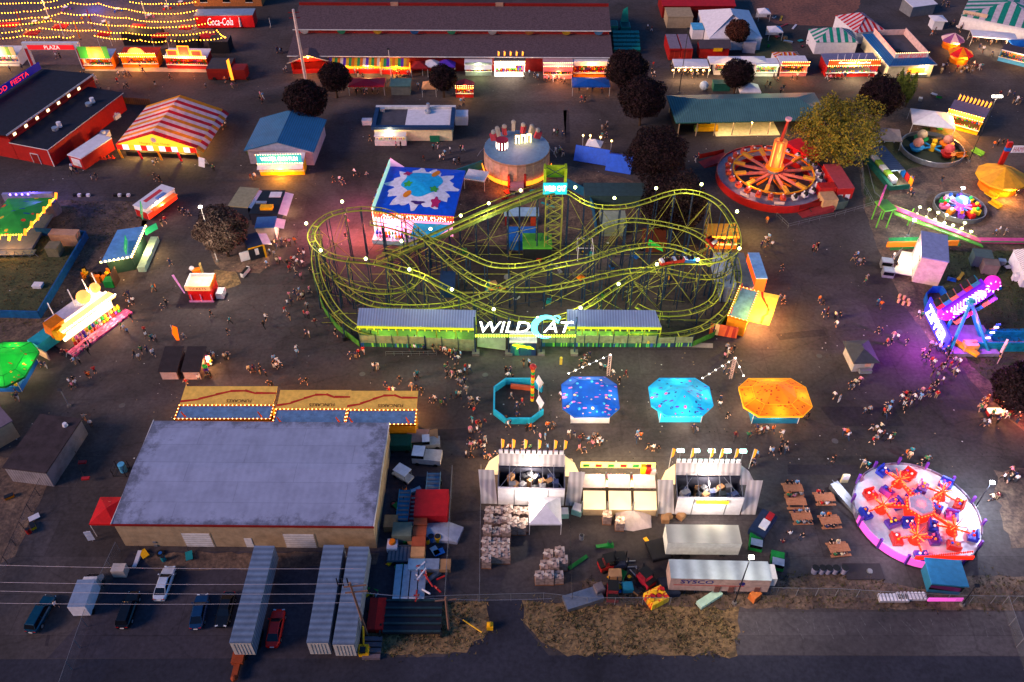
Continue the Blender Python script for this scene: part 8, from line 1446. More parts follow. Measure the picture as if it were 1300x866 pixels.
for k in(.1,.5,.93):q. box(f. w*k,-.1,.31,f. w*k+.18,-.01,1.7,M('pink_trim'))
q. build('trim',r);q=MB();q. slab([(-.3,0,2),(-.6,.1,2),(-1.9,.6,5.6),(-1.4,.5,5.8)],.08,M('pink_blue_flag','#c08ad0'));q. build('flag',r);q=MB();q. box(f. w+.3,.6,.1,f. w+1.6,2.4,1.3,W_);q. build('drinks_cooler',r)
q=MB();q. ob((0,0,1),(1.4,1.0,1.8),.3,ORG);q. ob((.9,.3,1.5),(.3,.6,3),.2,M('striped_board_tan','#b09a60'));q. sph((-.8,.2,1.9),.5,W_,7,5);tag(q. build('toy_display'),'orange inflatable display right behind the red booth','display',None,G(252,352))
q=MB();q. ob((0,0,.5),(.6,2.4,.8),-.3,WP);q. ob((0,-.1,.95),(.5,2.0,.12),-.3,BLK);tag(q. build('white_barrier'),'white and black kerb block near the yellow edged stand','barrier',None,G(312,348));
for i,(x,y)in enumerate(((105,252),(156,252))):
 q=MB()
 for k in range(4):q. box(-1.8+k*.9,-.3,0,-1.2+k*.9,.3,.5,W_ if k%2 else BLK)
 tag(q. build('kerb_blocks'),'black and white blocks on the avenue edge, %s'%('closer to the green canopy ride','closer to the red and white trailer')[i],'blocks','black and white blocks',G(x,y-3))
GRID=M_corr('gridded_white_panel','#b8b0b4',.8,'X',.5,0,'#98908f',.3)
def back_stand(l,r_,label,flags,sgn,warm):
 f=Fr(l,r_);r=ft(f,'game_stand_from_behind',label,'game stand','big white game stands seen from behind');w_=f. w;D=3.6;wx=w_*.165
 q=MB();q. box(wx,0,.4,w_-wx,.25,4.2,W_);
 for k in(.33,.67):q. box(w_*k-.06,-.03,.5,w_*k+.06,-.004,4.1,GRY)
 q. build('rear_wall',r)
 q=MB()
 for x0,x1,dx in((0,wx-.1,-.5),(w_-wx+.1,w_,.5)):sw=MB();sw. slab([(x0+dx*.2,0,.6),(x1,0,.6),(x1+dx,2.2,5.4),(x0+dx,2.2,5.4)],.12,GRID);sw. build('side_wing',r)
 q=MB();q. slab([(wx,D,4.7),(w_-wx,D,4.7),(w_-wx,D+.8,6.4),(wx,D+.8,6.4)],.1,GRID)
 n=12
 for i in range(n):x=wx+(w_-2*wx)*i/n;q. box(x,D+.7,6.4,x+(w_-2*wx)/n-.25,D+.9,7.1,W_)
 q. build('front_facade',r);q=MB();q. box(wx,D-.3,.4,w_-wx,D,4.6,M('dark_interior','#2c2e3c'));q. box(wx,.3,.4,wx+.15,D-.3,3.5,M('dark_interior'));q. box(w_-wx-.15,.3,.4,w_-wx,D-.3,3.5,M('dark_interior'));q. box(wx,.3,.3,w_-wx,D-.3,.45,DST);q. build('inner_walls',r)
 q=MB()
 for i in range(7):x=wx+(w_-2*wx)*i/6;q. tube((x,.2,3.6),(x,D,5.0),.07,STL,4);q. tube((x,D*.5,.5),(x,D*.5,4.2),.05,STL,4)
 q. tube((wx,.2,3.6),(w_*.35,D,4.6),.05,STL,4);q. tube((w_-wx,.2,3.6),(w_*.65,D,4.6),.05,STL,4);q. build('roof_trusses',r);q=MB();rr=random. Random(int(l[0]))
 for i in range(22):q. ob((wx+.6+(w_-2*wx-1.2)*rr. random(),.9+rr. random()*(D-1.6),2.2),(.9,.7,rr. uniform(2.0,4)),rr. random(),(DST,M('slate_blue_box','#3a4468'),CRD,GRY)[i%4])
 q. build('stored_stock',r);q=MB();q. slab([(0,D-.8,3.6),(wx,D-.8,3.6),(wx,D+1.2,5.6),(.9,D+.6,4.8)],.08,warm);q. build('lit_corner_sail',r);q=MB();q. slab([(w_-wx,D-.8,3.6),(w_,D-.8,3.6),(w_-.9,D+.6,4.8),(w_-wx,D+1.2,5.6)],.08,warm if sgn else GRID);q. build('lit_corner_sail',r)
 for t in flags:
  q=MB();x=w_*t;q. tube((x,D+.9,5),(x,D+1.0,9.2),.04,WP,4);q. slab([(x,D+1.0,9.3),(x+.45,D+1.0,9.0),(x+.35,D+.98,7.6),(x+.05,D+.98,7.2)],.05,M('amber_flag','#f09020',emit=.5));q. build('feather_flag',r)
 q=MB();q. box(w_*.36,-.32,2.2,w_*.62,-.22,2.5,M('white_tube_lamp','#fff8e8',emit=8));q. build('tube_lamp',r);lamp((f. x+w_*.49,f. y-2.2,4.5),'#fff2d8',650);lamp((f. x+w_*.5,f. y+D*.6,4.6),'#ffe8d0',700);lamp((f. x+w_*.5,f. y+D+3.2,5.0),'#fff0d0',900,.6);lamp((f. x+w_*.1,f. y+D+2,4),'#ffc060',600)
 if not sgn:
  q=MB();q. box(w_*.35,-.3,3.3,w_*.68,-.2,3.9,M('yellow_lit_board','#f0b820',emit=.6));q. build('yellow_sign',r)
  for t in(.2,.36,.52,.68,.84):q=MB();x=w_*t;q. tube((x,D+1,5),(x,D+1.6,8),.04,GRY,4);q. ob((x,D+1.6,8),(.9,.4,.3),0,M('green_white_lamp','#b8ffe8',emit=12));q. build('floodlight',r)
  lamp((f. x+w_*.5,f. y+D+3,8),'#d8ffe8',700)
 return r
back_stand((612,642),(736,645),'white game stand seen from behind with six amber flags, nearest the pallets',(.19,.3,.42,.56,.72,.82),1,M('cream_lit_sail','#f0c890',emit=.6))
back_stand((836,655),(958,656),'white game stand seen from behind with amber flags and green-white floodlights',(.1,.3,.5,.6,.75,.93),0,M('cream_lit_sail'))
f=Fr((738,655),(834,656));r=ft(f,'middle_game_stand','low game stand of three bays seen from behind, glowing cream, between two tall ones','game stand');w_=f. w
for i in range(3):
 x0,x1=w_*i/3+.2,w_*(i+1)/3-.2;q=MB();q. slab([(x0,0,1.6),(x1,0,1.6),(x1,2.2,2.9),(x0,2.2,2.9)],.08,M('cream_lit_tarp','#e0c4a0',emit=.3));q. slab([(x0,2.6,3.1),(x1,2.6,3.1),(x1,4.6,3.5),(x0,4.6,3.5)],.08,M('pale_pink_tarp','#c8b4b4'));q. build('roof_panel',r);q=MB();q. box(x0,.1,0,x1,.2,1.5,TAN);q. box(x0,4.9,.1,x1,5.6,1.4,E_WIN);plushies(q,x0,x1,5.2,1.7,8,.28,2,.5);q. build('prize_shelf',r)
q=MB();q. box(0,5.9,3.3,w_,6.2,4.2,M('yellow_red_lit_sign','#ffd060',emit=2.0));
for i in range(6):q. box(w_*i/6+.3,5.82,3.5,w_*i/6+1.2,5.88,4.1,RED if i%2 else GRN)
q. build('front_sign',r);q=MB();q. box(w_*.8,5.0,3,w_*.86,5.6,4.6,YEL);q. box(w_*.87,5.0,3,w_*.93,5.6,4.6,RED);q. box(w_*.94,5,2.6,w_,5.6,3.8,W_);q. build('corner_boards',r)
for k in(.2,.5,.8):lamp((f. x+w_*k,f. y-1.6,3.4),'#ffe0a8',220);lamp((f. x+w_*k,f. y+4.2,4.6),'#ffe0a8',240);lamp((f. x+w_*k,f. y+8,3.4),'#ffe8b0',500)
for k in range(4):q=MB();q. box(w_*k/3-.1,0,0,w_*k/3+.1,.2,3.3,STL);q. box(w_*k/3-.1,4.6,0,w_*k/3+.1,4.8,3.8,STL);q. build('post',r)
q=MB();q. fan([(-2.4,-1.4,.1),(0,-1.8,.1),(2.6,-1.2,.1),(2.8,1.2,.2),(0,1.8,.9),(-2.2,1.4,.8)],(.4,.4,1.5),M('pale_pink_sheet','#a8989c',.5));tag(q. build('pale_tarp'),'pale pinkish tarpaulin heap behind the low middle stand','tarpaulin',None,G(802,661))
for i,(x,y,m,lab)in enumerate(((770,662,M('brown_stack','#8a5c44'),'brown wrapped pallet alone behind the low middle stand'),(786,670,W_,'white and red wrapped pallet beside the pale tarpaulin'))):o=copy_tree(cg,lab,G(x,y));
for i,(x,y,s,lab)in enumerate(((844,661,.5,'small brown carton behind the right stand, first of three'),(849,657,.4,'small brown carton behind the right stand, leaning on the wall'),(864,657,.5,'small brown carton behind the right stand, farther from the low stand'),(733,650,.7,'pale green cooler between the left and middle stands'),(716,654,.6,'grey green cooler beside the white peaked canopy'))):
 q=MB();q. box(-s,-s,0,s,s,s*1.6,CRD if 'carton' in lab else M('pale_green_cooler','#9ac8b8'));q. box(-s*.9,-s*.9,s*1.6,s*.9,s*.9,s*1.75,CRD if 'carton' in lab else W_);tag(q. build('carton' if 'carton' in lab else 'cooler'),lab,'box','boxes behind the stands',G(x,y),.4*i)
def forklift(px,py,rot,m,lab,nm='forklift'):
 r=thing(nm,lab,'forklift',G(px,py),rot,'machines in the pallet yard');q=MB();q. box(-1.3,-.75,.3,.9,.75,1.25,m);q. box(-1.4,-.7,1.26,-.8,.7,1.6,BLK);q. build('body',r);q=MB()
 for x in(-.8,.8):
  for y in(-.65,.65):q. tube((x,y,1.2),(x*.8,y,2.3),.05,BLK,4)
 q. box(-.75,-.7,2.3,.75,.7,2.38,BLK);q. build('overhead_guard',r);q=MB();q. box(.95,-.6,.1,1.1,-.45,2.6,DST);q. box(.95,.45,.1,1.1,.6,2.6,DST);q. box(1.11,-.5,.08,2.4,-.35,.15,STL);q. box(1.11,.35,.08,2.4,.5,.15,STL);q. build('mast',r)
 for x in(-.8,.7):
  for y in(-.85,.62):q=MB();q. mesh(*ring_wheel(x,y,.34,.23,10),BLK);q. build('wheel',r)
forklift(785,718,.1,M('navy_machine','#1a2440'),'dark navy forklift with its forks toward the trailers');forklift(772,720,.3,RED,'red forklift half hidden behind the navy one');forklift(777,755,1.5,M('maroon_machine','#7a1c24'),'maroon forklift by the wire fence');forklift(818,738,2.2,M('crimson_machine','#a01c30'),'small crimson pallet truck before the lettered trailer')
for i,(x,y,w_,d_,h_,m,lab,nm)in enumerate(((780,735,1.6,1.2,1.6,CRD,'stack of tan cages next to the navy forklift','cage_stack'),(796,748,1.4,1.2,.9,M('turquoise_tub','#1a7a98'),'turquoise tub by the wire fence','tub'),(848,748,2.4,2.6,.9,M('dark_blue_mat','#1c2438'),'dark blue covered pallet at the tail of the lettered trailer','covered_pallet'),(835,700,2.6,3.0,.6,M('black_mat','#1a1a20'),'black loading dock plate behind the plain white trailer','dock_plate'),(740,762,5.0,2.0,.8,STL,'long row of silver racks against the wire fence','rack_row'),(760,752,1.2,1.2,1.4,M('mixed_grey','#6a6064'),'grey drum stand next to the maroon forklift','drum_stand'),(832,762,2.6,2.0,1.3,M_spot('red_yellow_plastic','#d82c14',['#f0c020','#f0c020'],2,.45),'heap of red and yellow plastic play pieces by the fence','play_pieces'),(900,762,3.6,1.0,.7,M('pale_green_board','#a8c8b4'),'pale green and white boards lying under the lettered trailer','board_stack'),(957,760,1.3,1.0,1.3,M('orange_crates','#c06a34'),'stack of orange crates under the nose of the lettered trailer','crate_stack'))):
 q=MB();K_=3 if 'stack' in nm or 'row' in nm else 1
 for k in range(K_):q. box(-w_/2,-d_/2,h_*k/K_+.03,w_/2,d_/2,h_*(k+1)/K_-.02,m)
 if K_==1:q. box(-w_/2+.1,-d_/2+.1,h_-.01,w_/2-.1,d_/2-.1,h_+.06,m)
 if nm=='play_pieces':
  for j in range(6):q. cyl(-1+.4*j,.3*(j%3-1),h_*.5,h_+.3,.35,.35,RED if j%2 else YEL,8)
 tag(q. build(nm),lab,nm. replace('_',' '),None,G(x,y),.08*i)
for i,(x,y)in enumerate(((1141//1,765),(1164,763))):
 q=MB();q. box(-1.9,-.5,.1,1.9,.5,.5,M('pale_steel','#9a96a0'));
 for k in range(8):q. box(-1.85+k*.47,-.52,.5,-1.6+k*.47,.52,.6,W_)
 tag(q. build('barrier_stack'),'flat stack of pale barriers by the fence, %s'%('the longer one','nearer the operator cabin')[i],'barriers','pale barriers by the fence',G(x-8,y-4))
for i,(x,y)in enumerate(((973,745),(1030,748),(1075,750))):pass
def picnic():
 r=thing('picnic_table','x','picnic table');q=MB()
 for k in range(5):q. box(-1.25,-.55+k*.22,.74,1.25,-.36+k*.22,.79,M('salmon_wood','#a86c4c',.7,scale=4))
 q. build('tabletop',r)
 for s in(-1,1):q=MB();q. box(-1.25,s*.85-.16,.42,1.25,s*.85+.16,.47,M('salmon_wood'));q. build('bench',r)
 for x in(-.9,.9):
  q=MB();q. ob((x,-.45,.37),(.09,.09,.95),0,M('salmon_wood'),rx=-.6);q. ob((x,.45,.37),(.09,.09,.95),0,M('salmon_wood'),rx=.6);q. box(x-.04,-.85,.36,x+.04,.85,.41,M('salmon_wood'));q. build('leg',r)
 return r
PT=[(1005,624,'picnic table farthest from the fence, with people on both benches'),(1009,641,'picnic table with an empty near bench, below the farthest one'),(1045,636,'picnic table closest to the round lit ride'),(1016,660,'picnic table covered with yellow trays'),(1052,665,'picnic table with a person in bright orange on its near bench'),(1063,700,'picnic table on its own nearest the grey bins')]
pt=picnic()
for i,(x,y,lab)in enumerate(PT):
 if i==0:pt['label']=lab;pt. location=G(x,y);pt. rotation_euler=(0,0,.02);pt['group']='picnic tables';pt. scale=(1.12,)*3
 else:copy_tree(pt,lab,G(x,y),-.05+.03*i)
for i,x in enumerate((1033,1042,1050,1059,1070)):
 q=MB();q. cyl(0,0,.05,1.15,.38,.45,M('lilac_grey_bin','#8a86a0',.5),12,BLK);q. cyl(0,0,1.15,1.22,.5,.5,M('lilac_grey_bin'),12,BLK);tag(q. build('litter_bin'),'%s of five grey round bins in a row, counted from the picnic table side away from the ride'%pos_words[i]if 0 else '%s of five grey round bins in a row, counted toward the lit ride'%pos_words[i],'bin','grey litter bins',G(x,727))
q=MB();q. box(-2.5,-1.2,.02,2.5,1.2,.12,M('dark_rubber_mat','#2a2428'));q. cyl(.8,0,.12,.3,.4,.35,GRY,10);tag(q. build('rubber_mat'),'dark rubber mat beside the row of grey bins','mat',None,G(1096,726));q=MB();q. box(-.5,-.15,0,.5,.15,1.7,CRM);q. box(-.45,-.2,.8,.45,-.16,1.6,W_);tag(q. build('menu_board'),'cream notice board at the foot of the ride entrance','sign',None,G(1071,612))
for i,(x,y)in enumerate(((712,462),(822,440))):q=MB();q. box(-.2,-.2,0,.2,.2,1.3,M('yellow_post','#c8b040'));q. cyl(0,0,1.3,1.5,.25,.2,M('yellow_post'),8);tag(q. build('bollard'),('yellow bollard below the lit coaster sign','pale yellow post at the end of the coaster screen')[i],'bollard',None,G(x,y))
q=MB()
for k in range(7):q. tube((k*1.4,0,0),(k*1.4,0,1),.03,STL,4)
q. tube((0,0,1),(8.4,0,1),.03,STL,4);q. tube((0,0,.5),(8.4,0,.5),.03,STL,4);tag(q. build('queue_rail'),'steel queue rail in front of the coaster station','rail',None,G(490,452),.02)
q=MB();q. cyl(0,0,0,.9,.35,.4,DST,12);q. cyl(0,0,.9,1.0,.42,.3,DST,12);tag(q. build('dark_bin'),'round dark bin by the curved green coaster skirt','bin',None,G(437,432))
q=MB();q. sph((0,0,1.1),1.1,M('bright_inflatable','#c8d8e0'),10,7);q. cyl(0,0,0,.4,.8,.9,GRY,10);tag(q. build('silver_tank'),'round silver tank behind the green-roofed hall','tank',None,G(893,114))
KD={'crate':lambda q,m:q. box(-.45,-.4,0,.45,.4,.7,m),'barrel':lambda q,m:(q. cyl(0,0,0,.9,.32,.32,m,10),q. cyl(0,0,.9,.95,.28,.28,DST,10)),'tyre':lambda q,m:(q. cyl(0,0,0,.28,.5,.5,BLK,12),q. cyl(0,0,.281,.3,.25,.25,m,10)),'board pile':lambda q,m:[q. ob((0,0,.1+.13*k),(2.4,.5,.1),.08*k,m)for k in range(3)],'tool box':lambda q,m:(q. box(-.6,-.3,0,.6,.3,.45,m),q. box(-.6,-.31,.46,.6,.31,.54,DST)),'pipe bundle':lambda q,m:[q. tube((-1.6,.14*k,.12),(1.6,.14*k+.1,.12),.07,m,5)for k in range(4)],'hand cart':lambda q,m:(q. box(-.7,-.45,.3,.7,.45,.4,m),q. tube((.7,0,.35),(1.1,0,1.1),.04,DST,4),q. mesh(*ring_wheel(-.4,-.5,.18,.1,8),BLK),q. mesh(*ring_wheel(.4,.42,.18,.1,8),BLK)),'folded sheet':lambda q,m:q. fan([(-.8,-.6,.1),(.7,-.7,.15),(.9,.5,.1),(-.6,.7,.2)],(0,0,.5),m)}
CL={'red':RED,'blue':BLU,'white':W_,'brown':CRD,'yellow':YEL,'grey':GRY,'green':GRN,'orange':ORG,'teal':TEAL,'silver':ALU}
q_=random. Random(99)
for(x0,y0,x1,y1,n,where)in((492,618,562,752,26,'in the yard beside the warehouse'),(735,680,832,752,14,'in the forklift yard'),(96,128,150,172,12,'in the yard behind the red barn'),(975,22,1032,62,12,'behind the pink and red stand'),(570,305,890,385,24,'on the ground inside the coaster'),(1165,120,1200,178,7,'by the white peaked canopy of the flame flags'),(460,752,480,765,3,'beside the blue-grey trailer'),(0,612,50,690,4,'on the earth bank by the side lane'),(1200,340,1300,420,8,'on the lawn behind the purple ride'),(640,238,700,262,6,'on the bare earth below the drum ride'),(170,702,300,716,5,'in the leaf litter by the warehouse wall')):
 sd=set()
 for i in range(n):
  while True:
   k,c=q_. choice(list(KD)),q_. choice(list(CL))
   if(k,c)not in sd:sd. add((k,c));break
  q=MB();KD[k](q,CL[c]);tag(q. build(k. replace(' ','_')),'%s %s lying %s'%(c,k+(' with pale hub' if k=='tyre' and 0 else ''),where),k,'loose items in the yards',G(q_. uniform(x0,x1),q_. uniform(y0,y1)),q_. uniform(0,3))
import re
def person_mesh(kind):
 """one continuous skinned body about 1.72 m tall; slots: skin, top, legs, hair, shoes"""
 S={'stand':(0,0,0,0),'walk':(.32,-.3,-.25,.28),'stride':(-.34,.3,.3,-.25),'hold':(.08,-.05,.35,.35),'sit':None}[kind]
 V=[];E=[];Rr=[];T=[]
 def v(p,r,par=None,t=1):
  V. append(Vector(p));Rr. append(r)
  if par is not None:E. append((par,len(V)-1));T. append(t)
  return len(V)-1
 z0=0 if S else-.42
 pel=v((0,0,.95+z0),.15);ch=v((0,.01,1.2+z0),.15,pel);sh=v((0,0,1.42+z0),.14,ch);nk=v((0,.01,1.52+z0),.06,sh,0);hd_=v((0,.03,1.62+z0),.1,nk,0);v((0,.02,1.7+z0),.09,hd_,0)
 for i,s in enumerate((-1,1)):
  if S:
   a=S[i];hp=v((s*.1,0,.88),.1,pel,2);kn=v((s*.11,a*.6+.03,.48),.07,hp,2);an=v((s*.11,a*1.05,.09+abs(a)*.06),.05,kn,2);v((s*.12,a*1.05+.15,.04),.045,an,4)
   b=S[2+i];so_=v((s*.19,0,1.4),.07,sh,1);el=v((s*.25,b*.5,1.14),.05,so_,1);v((s*.24,b*1.1+.04,.92+abs(b)*.25),.038,el,0)
  else:
   hp=v((s*.1,.02,.5),.1,pel,2);kn=v((s*.13,.42,.5),.07,hp,2);an=v((s*.13,.46,.1),.05,kn,2);v((s*.13,.6,.05),.045,an,4)
   so_=v((s*.19,0,.98),.07,sh,1);el=v((s*.25,.12,.74),.05,so_,1);v((s*.16,.38,.72),.038,el,0)
 me=bpy. data. meshes. new('p');me. from_pydata([tuple(q)for q in V],E,[]);ob=bpy. data. objects. new('p',me);COL. objects. link(ob)
 md=ob. modifiers. new('s','SKIN');
 if not me. skin_vertices:bpy. context. view_layer. objects. active=ob;
 sv=me. skin_vertices[0]. data if me. skin_vertices else None
 if sv is None:me. attributes
 for i,r in enumerate(Rr):sv[i]. radius=(r,r*(.72 if i in(0,1,2)else 1));sv[i]. use_root=(i==0)
 m2=ob. modifiers. new('u','SUBSURF');m2 . levels=1;m2 . render_levels=1
 dg=bpy. context. evaluated_depsgraph_get();out=bpy. data. meshes. new_from_object(ob. evaluated_get(dg));bpy. data. objects. remove(ob);out. name='person_body'
 out. materials. clear()
 for m in PM0:out. materials. append(m)
 for p in out. polygons:
  c=p. center;best=9;t=1
  for(a,b),tt in zip(E,T):
   A,B=V[a],V[b];d=B-A;k=max(0,min(1,(c-A). dot(d)/d. length_squared));q=(c-(A+d*k)). length
   if q<best:best=q;t=tt
  if t==2 and(c. z<.45 and SHORTS. get(kind)):t=0
  if t==0 and c. z>V[hd_]. z-.09 and(c. z>V[hd_]. z+.03 or c. y<V[hd_]. y-.01):t=3
  p. material_index=t;p. use_smooth=True
 return out
SHORTS={'walk':1,'hold':1}
SK=[M('skin_%d'%i,h,.6,var=.05)for i,h in enumerate(('#c89478','#a8735a','#7a4c38','#dcae92'))];HR=[M('hair_%d'%i,h,.8)for i,h in enumerate(('#1a1412','#3a2418','#7a5a34','#100e10'))]
TOPS=[(n,M('top_'+n,h,.8,var=.08))for n,h in(('white','#d8d4d8'),('black','#16161a'),('grey','#7c7c84'),('red','#b01c20'),('navy','#1c2850'),('pink','#d07a90'),('light blue','#6f9cc8'),('maroon','#5c1a24'),('green','#2c6a44'),('cream','#c8b898'),('orange','#d0601c'),('teal','#1c7a84'))]
LEGS=[(n,M('legs_'+n,h,.8,var=.08))for n,h in(('black','#121216'),('blue','#26344e'),('dark grey','#33343a'),('tan','#8c7458'),('white','#b8b4b8'),('brown','#4a3428'))]
SHO=M('shoe_dark','#1c1a1c');PM0=[SK[0],TOPS[0][1],LEGS[0][1],HR[0],SHO];PMESH={k:person_mesh(k)for k in('stand','walk','stride','hold','sit')}
LM=[(93,225,'on the avenue below the red barn'),(215,275,'by the red and white trailer'),(205,385,'on the avenue beside the red ticket booth'),(162,400,'by the golden lit ride'),(285,405,'between the ticket booth and the coaster'),(110,465,'on the avenue before the lime green tent'),(20,495,'at the lime green tent'),(185,448,'behind the dark-roofed sheds'),(262,475,'beside the goods of the dark-roofed shed'),(330,475,'between the sheds and the coaster'),(112,540,'near the brown-roofed shed'),(430,230,'between the water game and the splash ride'),(365,330,'in the crowd outside the coaster bend'),(375,400,'outside the curved green skirting'),(500,185,'before the navy and white building'),(565,202,'between the navy building and the drum ride'),(440,295,'under the pink-lit coaster bend'),(385,465,'behind the orange fried food stands'),(475,465,'in the open before the coaster station'),(540,505,'by the corner of the orange food stands'),(545,446,'in the coaster queue along the rail'),(578,470,'in the coaster queue bend'),(598,515,'in the long queue down the midway'),(602,555,'in the queue beside the pallet yard'),(612,582,'at the end of the midway queue'),(655,472,'below the big coaster sign'),(656,515,'inside the ring-shaped pen'),(650,537,'outside the ring-shaped pen wall'),(775,475,'behind the deep blue tent'),(745,528,'at the counter of the blue tent'),(690,550,'between the pen and the stands'),(745,562,'below the deep blue tent'),(675,575,'before the amber-flagged stand'),(818,565,'below the cyan tent'),(915,520,'between the cyan and orange tents'),(926,455,'by the mast and the orange stand'),(960,560,'below the orange tent'),(990,572,'between the orange tent and picnic tables'),(1130,432,'on the purple-lit asphalt'),(1065,505,'near the lone grey kiosk'),(1115,522,'on the dark asphalt patch'),(1118,556,'in the group above the round lit ride'),(1072,560,'walking toward the picnic tables'),(1155,585,'at the far rim of the round ride'),(1276,608,'on the bare earth by the floodlight'),(1200,455,'in the queue at the purple ride board'),(1186,495,'in the purple ride queue bend'),(1157,508,'at the tail of the purple ride queue'),(1262,525,'in the crowd at the red edge stand'),(975,305,'on the avenue by the orange kiosk'),(1034,320,'in the middle of the wide avenue'),(990,365,'on the avenue beside the powder blue roof'),(1095,345,'by the ticket machines'),(1053,402,'on the avenue between kiosk and coaster'),(1115,400,'near the salmon stools'),(1135,338,'on the railed deck of the box ride'),(1157,242,'beside the kiddie train'),(1286,244,'behind the orange round canopy'),(1268,299,'by the magenta slide'),(990,108,'before the pink and red stand'),(1065,100,'before the caramel stand'),(1150,99,'before the scone building'),(1228,90,'in the crowd at the striped kiosk'),(1258,53,'at the long white awning'),(1212,36,'under the tan sign gate'),(1275,128,'on the avenue by the flame flags'),(1272,184,'near the striker tower'),(825,40,'on the avenue by the red containers'),(830,90,'beside the planter trees'),(876,94,'at the bulb-hung awning counter'),(708,185,'behind the drum ride'),(765,168,'by the blue tarpaulin shelters'),(750,120,'at the bright blue canopy'),(692,100,'before the pink striped stand'),(356,70,'beside the tall white pole'),(335,128,'beside the blue-roofed hall'),(505,97,'before the multicoloured awnings'),(466,119,'at the red canopy'),(75,73,'in the plaza archway'),(115,103,'between the barn and the picture stand'),(160,103,'before the rounded sign stand'),(225,104,'before the square-sign stand'),(296,102,'by the red flat truck'),(200,207,'before the striped amber tent'),(285,160,'at the side of the striped tent'),(135,118,'by the wooden fence'),(1005,618,'at the farthest picnic table'),(1006,635,'at the second picnic table'),(1045,634,'at the picnic table near the ride'),(1014,662,'at the picnic table with yellow trays'),(1052,663,'at the picnic table of the orange-clad person'),(1058,700,'at the lone picnic table by the bins'),(1002,688,'on the ground between tables and carts'),(73,771,'beside the teal estate car'),(886,200,'on the avenue by the red spinning ride')]
PX="""93,221 117,228 204,232 229,271 241,275 211,284 217,338 196,371 213,390 165,378 166,389 168,408 159,421 163,424 185,423 269,403 293,411 290,426 272,218 319,229 88,453 97,463 112,443 114,450 122,475 112,480 55,467 96,487 94,494 22,500 20,507 19,485 173,455 178,458 188,448 196,453 187,430 199,434 235,431 287,458 265,481 254,485 238,490 323,473 269,458 117,542 109,535 424,232 432,232 456,225 466,227 366,255 375,311 358,310 353,317 380,324 371,333 378,338 366,340 387,327 349,327 357,335 340,340 368,345 377,353 400,352 368,378 381,373 387,378 394,372 380,381 498,182 503,188 509,189 470,180 538,204 556,189 565,198 585,194 577,209 559,205 442,287 439,303 371,388 391,393 362,398 369,407 387,403 392,404 401,414 338,408 336,417 389,428 377,447 378,452 427,427 349,460 356,466 352,469 322,473 331,470 338,478 342,492 390,488 452,455 456,452 475,469 480,469 530,480 508,487 490,493 500,501 530,498 536,501 546,512 560,517 573,507
521,440 527,446 538,447 550,446 560,449 565,450 574,454 579,456 585,455 582,461 565,471 568,480 574,479 578,477 584,478 591,471 582,489 585,491 592,499 584,506 596,512 601,515 606,513 598,521 602,526 600,538 605,543 610,543 597,550 606,550 597,565 602,569 610,568 616,562 592,581 598,582 616,583 622,583 629,582 665,465 648,474 645,482 742,457 743,465 762,469 778,478 786,487 794,479 712,507 782,522 730,531 656,532 643,537 648,540 669,548 678,550 692,558 695,545 702,545 722,555 729,555 739,559 747,563 754,558 761,563 752,568 742,576 809,555 808,562 822,572 829,574 884,550 914,511 913,518 922,532 932,558 940,497 944,508 952,555 960,548 968,550 922,446 927,449 931,447 923,454 925,476 930,479 960,581 956,591 649,507 663,515 656,520 645,573 662,578 673,573 695,573 703,578 724,591
1117,425 1133,430 1124,439 1150,439 1082,494 1084,491 1058,506 1064,511 1102,525 1124,520 1127,523 1120,527 1025,532 1070,552 1075,558 1105,547 1111,547 1120,555 1110,562 1127,562 1133,558 1058,586 1094,593 1097,590 1148,580 1153,583 1176,586 1173,588 992,556 980,550 972,550 990,575 997,570 976,577 1272,610 1281,612 1286,608 1281,602 1257,636 1180,442 1177,453 1173,459 1181,463 1192,470 1188,481 1187,491 1195,487 1199,466 1202,453 1210,463 1209,475 1205,468 1196,443 1200,448 1182,503 1187,506 1177,500 1169,501 1167,508 1162,503 1159,509 1154,518 1148,506 1147,515 1143,509 1147,523 1244,513 1242,517 1252,509 1260,509 1274,514 1247,523 1255,534 1258,530 1265,538 1274,529 1270,533 1252,542 1286,527 1290,537 973,284 973,314 979,315 975,306 1031,319 1037,317 1033,325 992,345 1082,332 1087,337 1094,337 1100,355 1097,362 988,383 994,384 1044,388 1044,402 1049,400 1059,405 1061,416 1113,388 1168,405 1133,329 1136,342 1158,232 1157,251 1286,240 1289,248 1282,245 1262,299 1274,299 1194,233
973,109 987,104 994,115 1005,102 1049,101 1059,102 1067,100 1072,101 1102,100 1110,100 1144,99 1152,100 1162,99 1195,89 1194,94 1214,90 1219,94 1224,88 1229,91 1235,85 1238,89 1242,89 1233,94 1247,67 1258,72 1209,33 1213,38 1220,37 1196,8 1201,9 1186,43 1235,47 1240,50 1247,50 1252,53 1258,53 1264,55 1270,55 1276,57 1262,131 1268,124 1279,122 1285,132 1290,130 1266,185 1277,183 822,38 827,41 829,86 827,94 851,90 860,93 866,95 872,96 879,97 885,98 892,96 707,173 714,175 705,196 711,196 764,165 768,166 764,175 738,130 735,118 752,117 764,118 886,33 886,203 683,102 692,104 702,104 707,103 712,104 672,97 353,67 358,68 361,93 455,98 499,99 508,97 518,96 451,95 589,131 331,124 334,132 531,113 452,118 459,119 466,119 474,119 480,119 72,72 77,74 14,91 29,89 105,99 109,99 117,104 124,107 152,98 161,97 150,107 163,113 198,110 217,102 262,112 300,109 293,106 183,93 199,207 282,157 287,161 130,118 140,119 93,216 73,771"""
SIT="1000,619 1008,618 1001,628 1010,627 1000,636 1012,636 1040,631 1049,631 1006,654 1014,654 1022,655 1010,667 1022,668 1046,659 1056,672 1058,694 1053,705 1002,681 1018,683 993,692"
